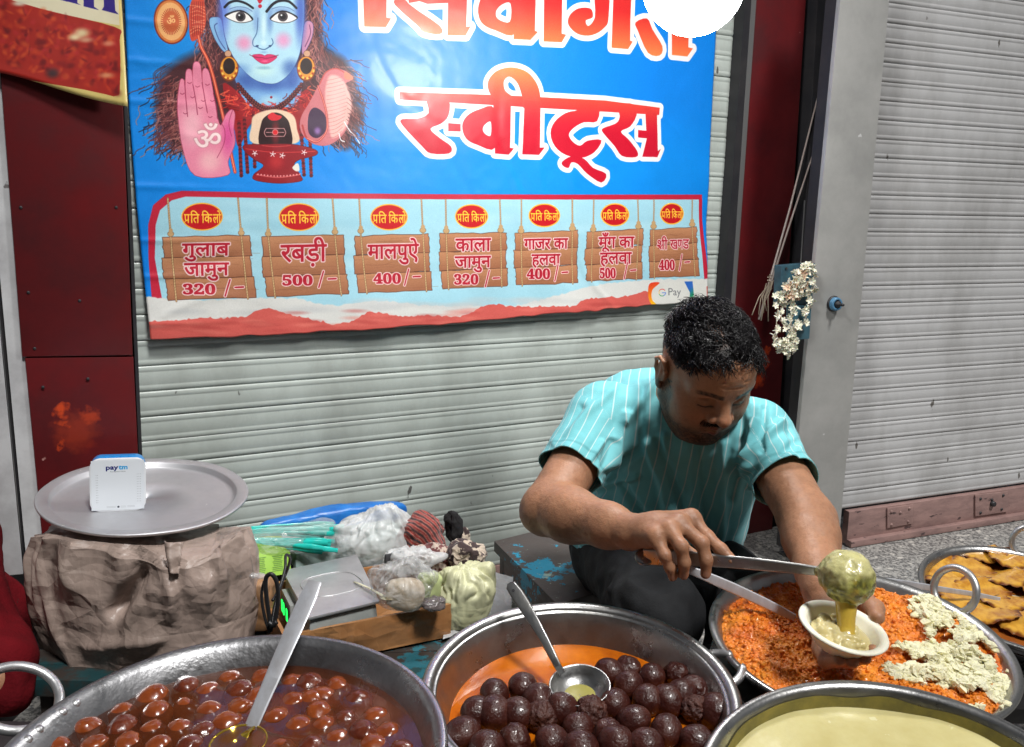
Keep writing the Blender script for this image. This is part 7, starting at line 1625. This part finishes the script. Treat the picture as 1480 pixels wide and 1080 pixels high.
def math_(op, a, b_=None, c_=None):
    n_ = nt.nodes.new('ShaderNodeMath'); n_.operation = op
    for i, x in enumerate((a, b_, c_)):
        if x is None: continue
        if isinstance(x, (int, float)): n_.inputs[i].default_value = x
        else: nt.links.new(x, n_.inputs[i])
    return n_.outputs[0]
def stripe(c_, sp=.0205, w_=.055):
    m_ = math_('PINGPONG', c_, sp/2); mr = nt.nodes.new('ShaderNodeMapRange'); mr.inputs[1].default_value = sp*w_*1.3; mr.inputs[2].default_value = sp*w_*.6; nt.links.new(m_, mr.inputs[0]); return mr.outputs[0]
sT, sS = stripe(att('ct')), stripe(att('cs')); slm = math_('GREATER_THAN', att('sl'), .5)
st_ = math_('ADD', math_('MULTIPLY', sT, math_('SUBTRACT', 1, slm)), math_('MULTIPLY', sS, slm))
mx = nt.nodes.new('ShaderNodeMix'); mx.data_type = 'RGBA'; nt.links.new(math_('MULTIPLY', st_, .62), mx.inputs['Factor']); nt.links.new(src, mx.inputs['A']); mx.inputs['B'].default_value = (.62, .70, .68, 1)
mx2 = nt.nodes.new('ShaderNodeMix'); mx2.data_type = 'RGBA'; nt.links.new(math_('MULTIPLY', att('seam'), .4), mx2.inputs['Factor']); nt.links.new(mx.outputs['Result'], mx2.inputs['A']); mx2.inputs['B'].default_value = (.04, .2, .22, 1)
nt.links.new(mx2.outputs['Result'], b.inputs['Base Color'])
shirt = build_shirt()

# trousers
m_trous = M('black_trousers', (.012, .0125, .014), .8, col2=(.020, .021, .023), nscale=18, bump=.25, bscale=300, spec=.25)
def build_trousers():
    RK, LK = P(948, 886, 1.62), P(1092, 872, 1.66); Rh = hipc-lat*.075-spine*.02; Lh = hipc+lat*.075-spine*.02
    RK[2] = max(RK[2], .33); Rf = np.array([RK[0]+.02, RK[1]+.10, FLOOR+.10]); Lf = np.array([LK[0]-.02, LK[1]+.10, FLOOR+.10])
    lo = np.minimum.reduce([RK-.15, Rh-.2, Rf-.1]); hi = np.maximum.reduce([LK+.15, Lh+.2]); lo[2] = FLOOR+.03; hi[2] = hipc[2]+.10; lo = np.minimum(lo, Lf-.1); v = Vol(lo, hi, .0042)
    v.cone(hipc-lat*.06, hipc+lat*.06, .118, k=.05); v.cone(Rh, RK, .100, .072, .04); v.cone(Lh, LK, .100, .072, .04); v.cone(RK, Rf, .070, .055, .03); v.cone(LK, Lf, .070, .055, .03)
    V, F = v.mesh(); N = vnormals(V, F)
    h = .006*fbm(V, 14, 3, 4)+.0035*np.sin(55*((V-RK)@unit(Rh-RK))+5*vnoise(V, 10, 3))*(smoothstep(.20, .05, np.linalg.norm(V-RK, axis=1))+smoothstep(.18, .05, np.linalg.norm(V-LK, axis=1)))
    for x0, y0, x1, y1, z_, hh in ((835, 850, 870, 838, 1.70, -.008), (830, 870, 880, 852, 1.68, .006), (822, 840, 842, 800, 1.80, -.007), (925, 812, 900, 860, 1.72, .005)): h += hh*np.exp(-(segdist(V, P(x0, y0, z_), P(x1, y1, z_))/.010)**2)
    obj('trousers', V+N*h[:, None], F, m_trous, man, True)
    m_shoe = M('worn_sandal', (.05, .03, .02), .6)
    for f_ in (Rf, Lf):
        v = Vol(f_-[.07, .2, .12], f_+[.07, .1, .12], .004); v.cone(f_-[0, 0, .05], f_+[0, .03, -.03], .035, .035, .02); v.path([f_+[0, .03, -.065], f_+[-.0, -.07, -.072], f_+[0, -.14, -.078]], [.032, .034, .024], .02); V, F = v.mesh(); V[:, 2] = np.maximum(V[:, 2], FLOOR+.002); obj('shoe', V, F, m_shoe, man, True)
build_trousers()

# ------------------------------------------------------------ ladle in his hand, paper bowl, batter
m_batter = M('green_yellow_batter', (.36, .33, .10), .26, attr='Col', col2=(.75, .75, .7), nscale=60, nlo=.45, nhi=.65, coat=.5, bump=.6, bscale=90, sss=.1, sssr=(.01, .008, .003))
bc = P(1223, 832, 1.262); t = thing('ladle', 'large ladle coated in pale batter held by the man over the paper bowl', 'ladle', bc)
a = P(931, 805, 1.405); b_ = P(1182, 826, 1.288)
strap(line(a-(b_-a)*.0, b_, 12, .003), [.030, .031, .029, .026, .023, .021, .020, .020, .019, .018, .017, .015], .003, UP+FW*-.3, -.9).build('handle', m_steel, t, bevel=.0008)
G().lathe([(.001, .002), (.010, .002), (.0135, .001), (.0145, -.001), (.0135, -.0025), (.010, -.003), (.001, -.003)], a, -FW+UP*.75, 36).build('end_cap', m_steel, t, smooth=True)
v = Vol(bc-.07, bc+.07, .0022); v.ell(bc, (.0355, .0355, .0335), None, .004); v.ell(bc-UP*.006+RT*.003, .033, None, .01); v.cone(b_+(bc-b_)*.1, bc, .006, .010, .006); V, F = v.mesh(); N = vnormals(V, F)
h1, h2 = worley(V, 110, 3); h = .0022*fbm(V, 60, 3, 3)+.0022*(1-h1)*smoothstep(.02, -.01, (V-bc)@UP-.004)
h += .0016*smoothstep(-.004, .012, (V-bc)@UP+.006*fbm(V, 45, 3, 8))
V = V+N*h[:, None]; bo = obj('ladle_bowl', V, F, m_batter, t, True)
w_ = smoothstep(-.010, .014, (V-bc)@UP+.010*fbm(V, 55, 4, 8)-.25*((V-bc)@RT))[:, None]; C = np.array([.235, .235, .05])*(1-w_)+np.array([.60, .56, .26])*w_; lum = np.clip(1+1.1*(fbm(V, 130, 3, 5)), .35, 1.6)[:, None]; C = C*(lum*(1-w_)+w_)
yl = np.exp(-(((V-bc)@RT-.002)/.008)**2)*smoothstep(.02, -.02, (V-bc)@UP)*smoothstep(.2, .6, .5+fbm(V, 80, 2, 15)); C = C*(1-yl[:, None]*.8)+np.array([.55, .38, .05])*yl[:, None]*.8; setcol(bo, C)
# pouring stream
s0 = bc-UP*.032+RT*.000; s1 = P(1223, 921, 1.250); m_stream = M('pouring_batter', (.58, .40, .06), .18, col2=(.50, .33, .05), nscale=40, coat=.6, sss=.2, sssr=(.01, .006, .002))
v = Vol(np.minimum(s0, s1)-.05, np.maximum(s0, s1)+.05, .0018); v.path([s0+UP*.012, s0, s0*.6+s1*.4, s0*.25+s1*.75, s1], [.022, .0135, .0095, .0082, .016], .014); v.cone(s0+RT*.004, s0*.3+s1*.7+RT*.005, .007, .0045, .006)
V, F = v.mesh(); V += vnormals(V, F)*(.0007*fbm(V*[1, 1, .3], 120, 2, 3))[:, None]; so = obj('pouring_batter', V, F, m_stream, None, True, org=s1); props(so, 'thick yellow batter pouring from the ladle into the paper bowl', 'batter')
# paper bowl
pn = unit(np.array([.16, -.16, 1])); pc = P(1219, 906, 1.250); t = thing('paper_bowl', 'small cream paper bowl held in the left hand of the man under the ladle', 'bowl', pc-pn*.03)
m_paper = M('cream_paper', (.86, .83, .70), .6, col2=(.82, .78, .62), nscale=20, bump=.06, bscale=120, sss=.15)
R = .0595; b2 = G().lathe([(R, -.0015), (R+.0006, -.0005), (R, .0005), (R-.004, .0006), (R-.008, -.001), (R-.010, -.004), (R-.015, -.014), (R-.021, -.024), (R-.026, -.0285), (.001, -.029)], pc, pn, 72).build('bowl_body', m_paper, t, smooth=True)
md = b2.modifiers.new('thickness', 'SOLIDIFY'); md.thickness = .0012; md.offset = 1
pw_ = Pan(pc-pn*.010, pn, .045); v = Vol(pc-.06, pc+.06, .0018); v.ell(pc-pn*.014, (.041, .041, .010), np.array([pw_.x, pw_.y, pn]), .006)
for k_ in range(60): a_ = rng.random()*6.3; r_ = .034*math.sqrt(rng.random()); v.ell(pc+pw_.x*r_*math.cos(a_)+pw_.y*r_*math.sin(a_)-pn*(.0075-.004*rng.random()), rng.uniform(.003, .0065), None, .003)
V, F = v.mesh(); so = obj('bowl_filling', V, F, M('cream_filling', (.64, .56, .30), .3, col2=(.58, .48, .20), nscale=30, coat=.4, sss=.2, sssr=(.01, .008, .004)), None, True, org=pc-pn*.02); props(so, 'lumpy pale yellow dessert heaped in the paper bowl', 'dessert')

# ------------------------------------------------------------ the other person, cut off by the left edge
def red_person():
    t = thing('person', 'person in a dark red shirt and black trousers sitting at the far left edge', 'person', (-1.12, 1.55, FLOOR))
    m_rs = M('dark_red_shirt', (.14, .004, .008), .95, col2=(.09, .003, .006), nscale=10, bump=.4, bscale=200, spec=.15)
    sh = P(-46, 806, 1.62); S2 = sh+np.array([-.04, 0, -.02]); el = P(2, 975, 1.45); hip = np.array([sh[0]-.16, sh[1]+.10, .32]); nk = sh+np.array([-.20, .0, .10]); osh = sh+np.array([-.38, .02, 0])
    v = Vol(np.minimum(osh, hip)-[.15, .25, .12], np.maximum(sh, el)+[.16, .25, .20], .0045)
    v.ell((nk+hip)/2+[0, 0, .04], (.19, .13, .25), None, .05); v.cone(S2, osh, .07, k=.05); v.cone(S2, el, .070, .058, .04); v.cone(osh, osh+[-.02, -.05, -.26], .068, .056, .04); v.cone(nk-[0, 0, .05], nk, .08, .065, .03); v.cone(hip-[.07, 0, 0], hip+[.07, 0, 0], .12, k=.05)
    V, F = v.mesh(); N = vnormals(V, F); V += N*(.010*crumple(V, 7, 2)+.008*fbm(V, 11, 3, 2)+.004*np.sin(60*(V@unit([.3, .2, 1]))+4*vnoise(V, 8, 1)))[:, None]; k = V[:, 2]; V[:, 2] = np.maximum(k, .30); obj('shirt', V, F, m_rs, t, True)
    hc2 = nk+[.0, -.02, .15]; f2 = headframe((.6, -.7, -.25), (0, 0, 1)); v = Vol(hc2-[.22, .22, .28], hc2+[.22, .22, .2], .003); sculpt_head(v, hc2, f2, 1.0); v.cone(nk-[0, 0, .02], hc2-f2[2]*.05-f2[1]*.02, .055, .052, .03)
    fw_, hd = el+np.array([.02, -.14, .02]), None; V, F = v.mesh(); 
    vb = Vol(np.minimum(osh-[.12, .4, .25], hc2-.22), np.maximum(el+.12, hc2+[.2, .2, .2]), .0035); sculpt_head(vb, hc2, f2, 1.0); vb.cone(nk-[0, 0, .02], hc2-f2[2]*.05-f2[1]*.02, .055, .052, .03); vb.cone(S2-[0.03, 0, 0], osh+[.03, 0, 0], .05, k=.03); vb.cone(S2, el, .05, .042, .02)
    h0 = el+np.array([-.12, -.17, .0]); vb.path([el, el*.5+h0*.5, h0], [.042, .036, .026], .02); vb.ell(h0+[-.03, -.03, 0], (.035, .035, .018), None, .02)
    for i in range(4): d = np.array([-.035+.010*i-.03, -.035-.008*i, -.004]); vb.path([h0+[-.03, -.03, 0], h0+d*1.2, h0+d*1.9+[0, 0, -.01]], [.012, .0095, .008], .005)
    vb.path([h0, h0+[.01, -.04, -.005], h0+[.0, -.07, -.01]], [.014, .011, .009], .006)
    o2 = osh+np.array([-.02, -.05, -.26]); h1_ = o2+np.array([.16, -.16, .0]); vb.cone(osh, o2, .05, .042, .02); vb.path([o2, h1_], [.042, .027], .02); vb.ell(h1_+[.03, -.03, 0], (.035, .035, .018), None, .02)
    for i in range(4): d = np.array([.035+.012*i, -.05-.006*i, -.004]); vb.path([h1_+[.03, -.03, 0], h1_+d*1.1, h1_+d*1.6+[0, 0, -.01]], [.012, .0095, .008], .005)
    V, F = vb.mesh(); p = headlocal(V, hc2, f2, 1.0); C = np.tile(SKIN*.9, (len(V), 1)); nr = np.linalg.norm(p, axis=1) < .16; C[nr] = headcolor(p[nr], SKIN*.9, 0); sm = scalp_mask(p) & nr; C[sm] = (.01, .009, .009)
    b = obj('body', V, F, m_skin, t, True); setcol(b, C); hairdo(hc2, f2, 1.0, t, 1500, 5, .022, False, thick=.0012)
    Rk = hip+np.array([.10, -.42, .04]); Lk = hip+np.array([-.22, -.42, .04]); v = Vol(np.minimum(Lk-.12, [0, 0, FLOOR+.02]+np.minimum(Lk, hip)*[1, 1, 0]-[.1, .1, 0]), np.maximum(Rk, hip)+[.16, .16, .12], .0055)
    v.cone(hip-[.06, 0, 0], hip+[.06, 0, 0], .125, k=.05)
    for k_, kn in ((.08, Rk), (-.08, Lk)): v.cone(hip+[k_, 0, 0], kn, .09, .068, .04); v.cone(kn, [kn[0], kn[1]+.06, FLOOR+.07], .064, .05, .03)
    V, F = v.mesh(); obj('trousers', V+vnormals(V, F)*(.005*fbm(V, 12, 3, 5))[:, None], F, m_trous, t, True)
    g = G(); g.box((hip[0], hip[1]+.03, FLOOR+.09), (.16, 0, 0), (0, .15, 0), (0, 0, .09)); props(g.build('crate_seat', m_dark, bevel=.004, org=(hip[0], hip[1], FLOOR)), 'dark box seat under the person in dark red', 'seat')
red_person()
print('tris', sum(sum(len(p_.vertices)-2 for p_ in o.data.polygons)*(2 if any(m_.type == 'SOLIDIFY' for m_ in o.modifiers) else 1) for o in bpy.data.objects if o.type == 'MESH' and o.data.users < 5), 'verts', sum(len(o.data.vertices) for o in bpy.data.objects if o.type == 'MESH'))
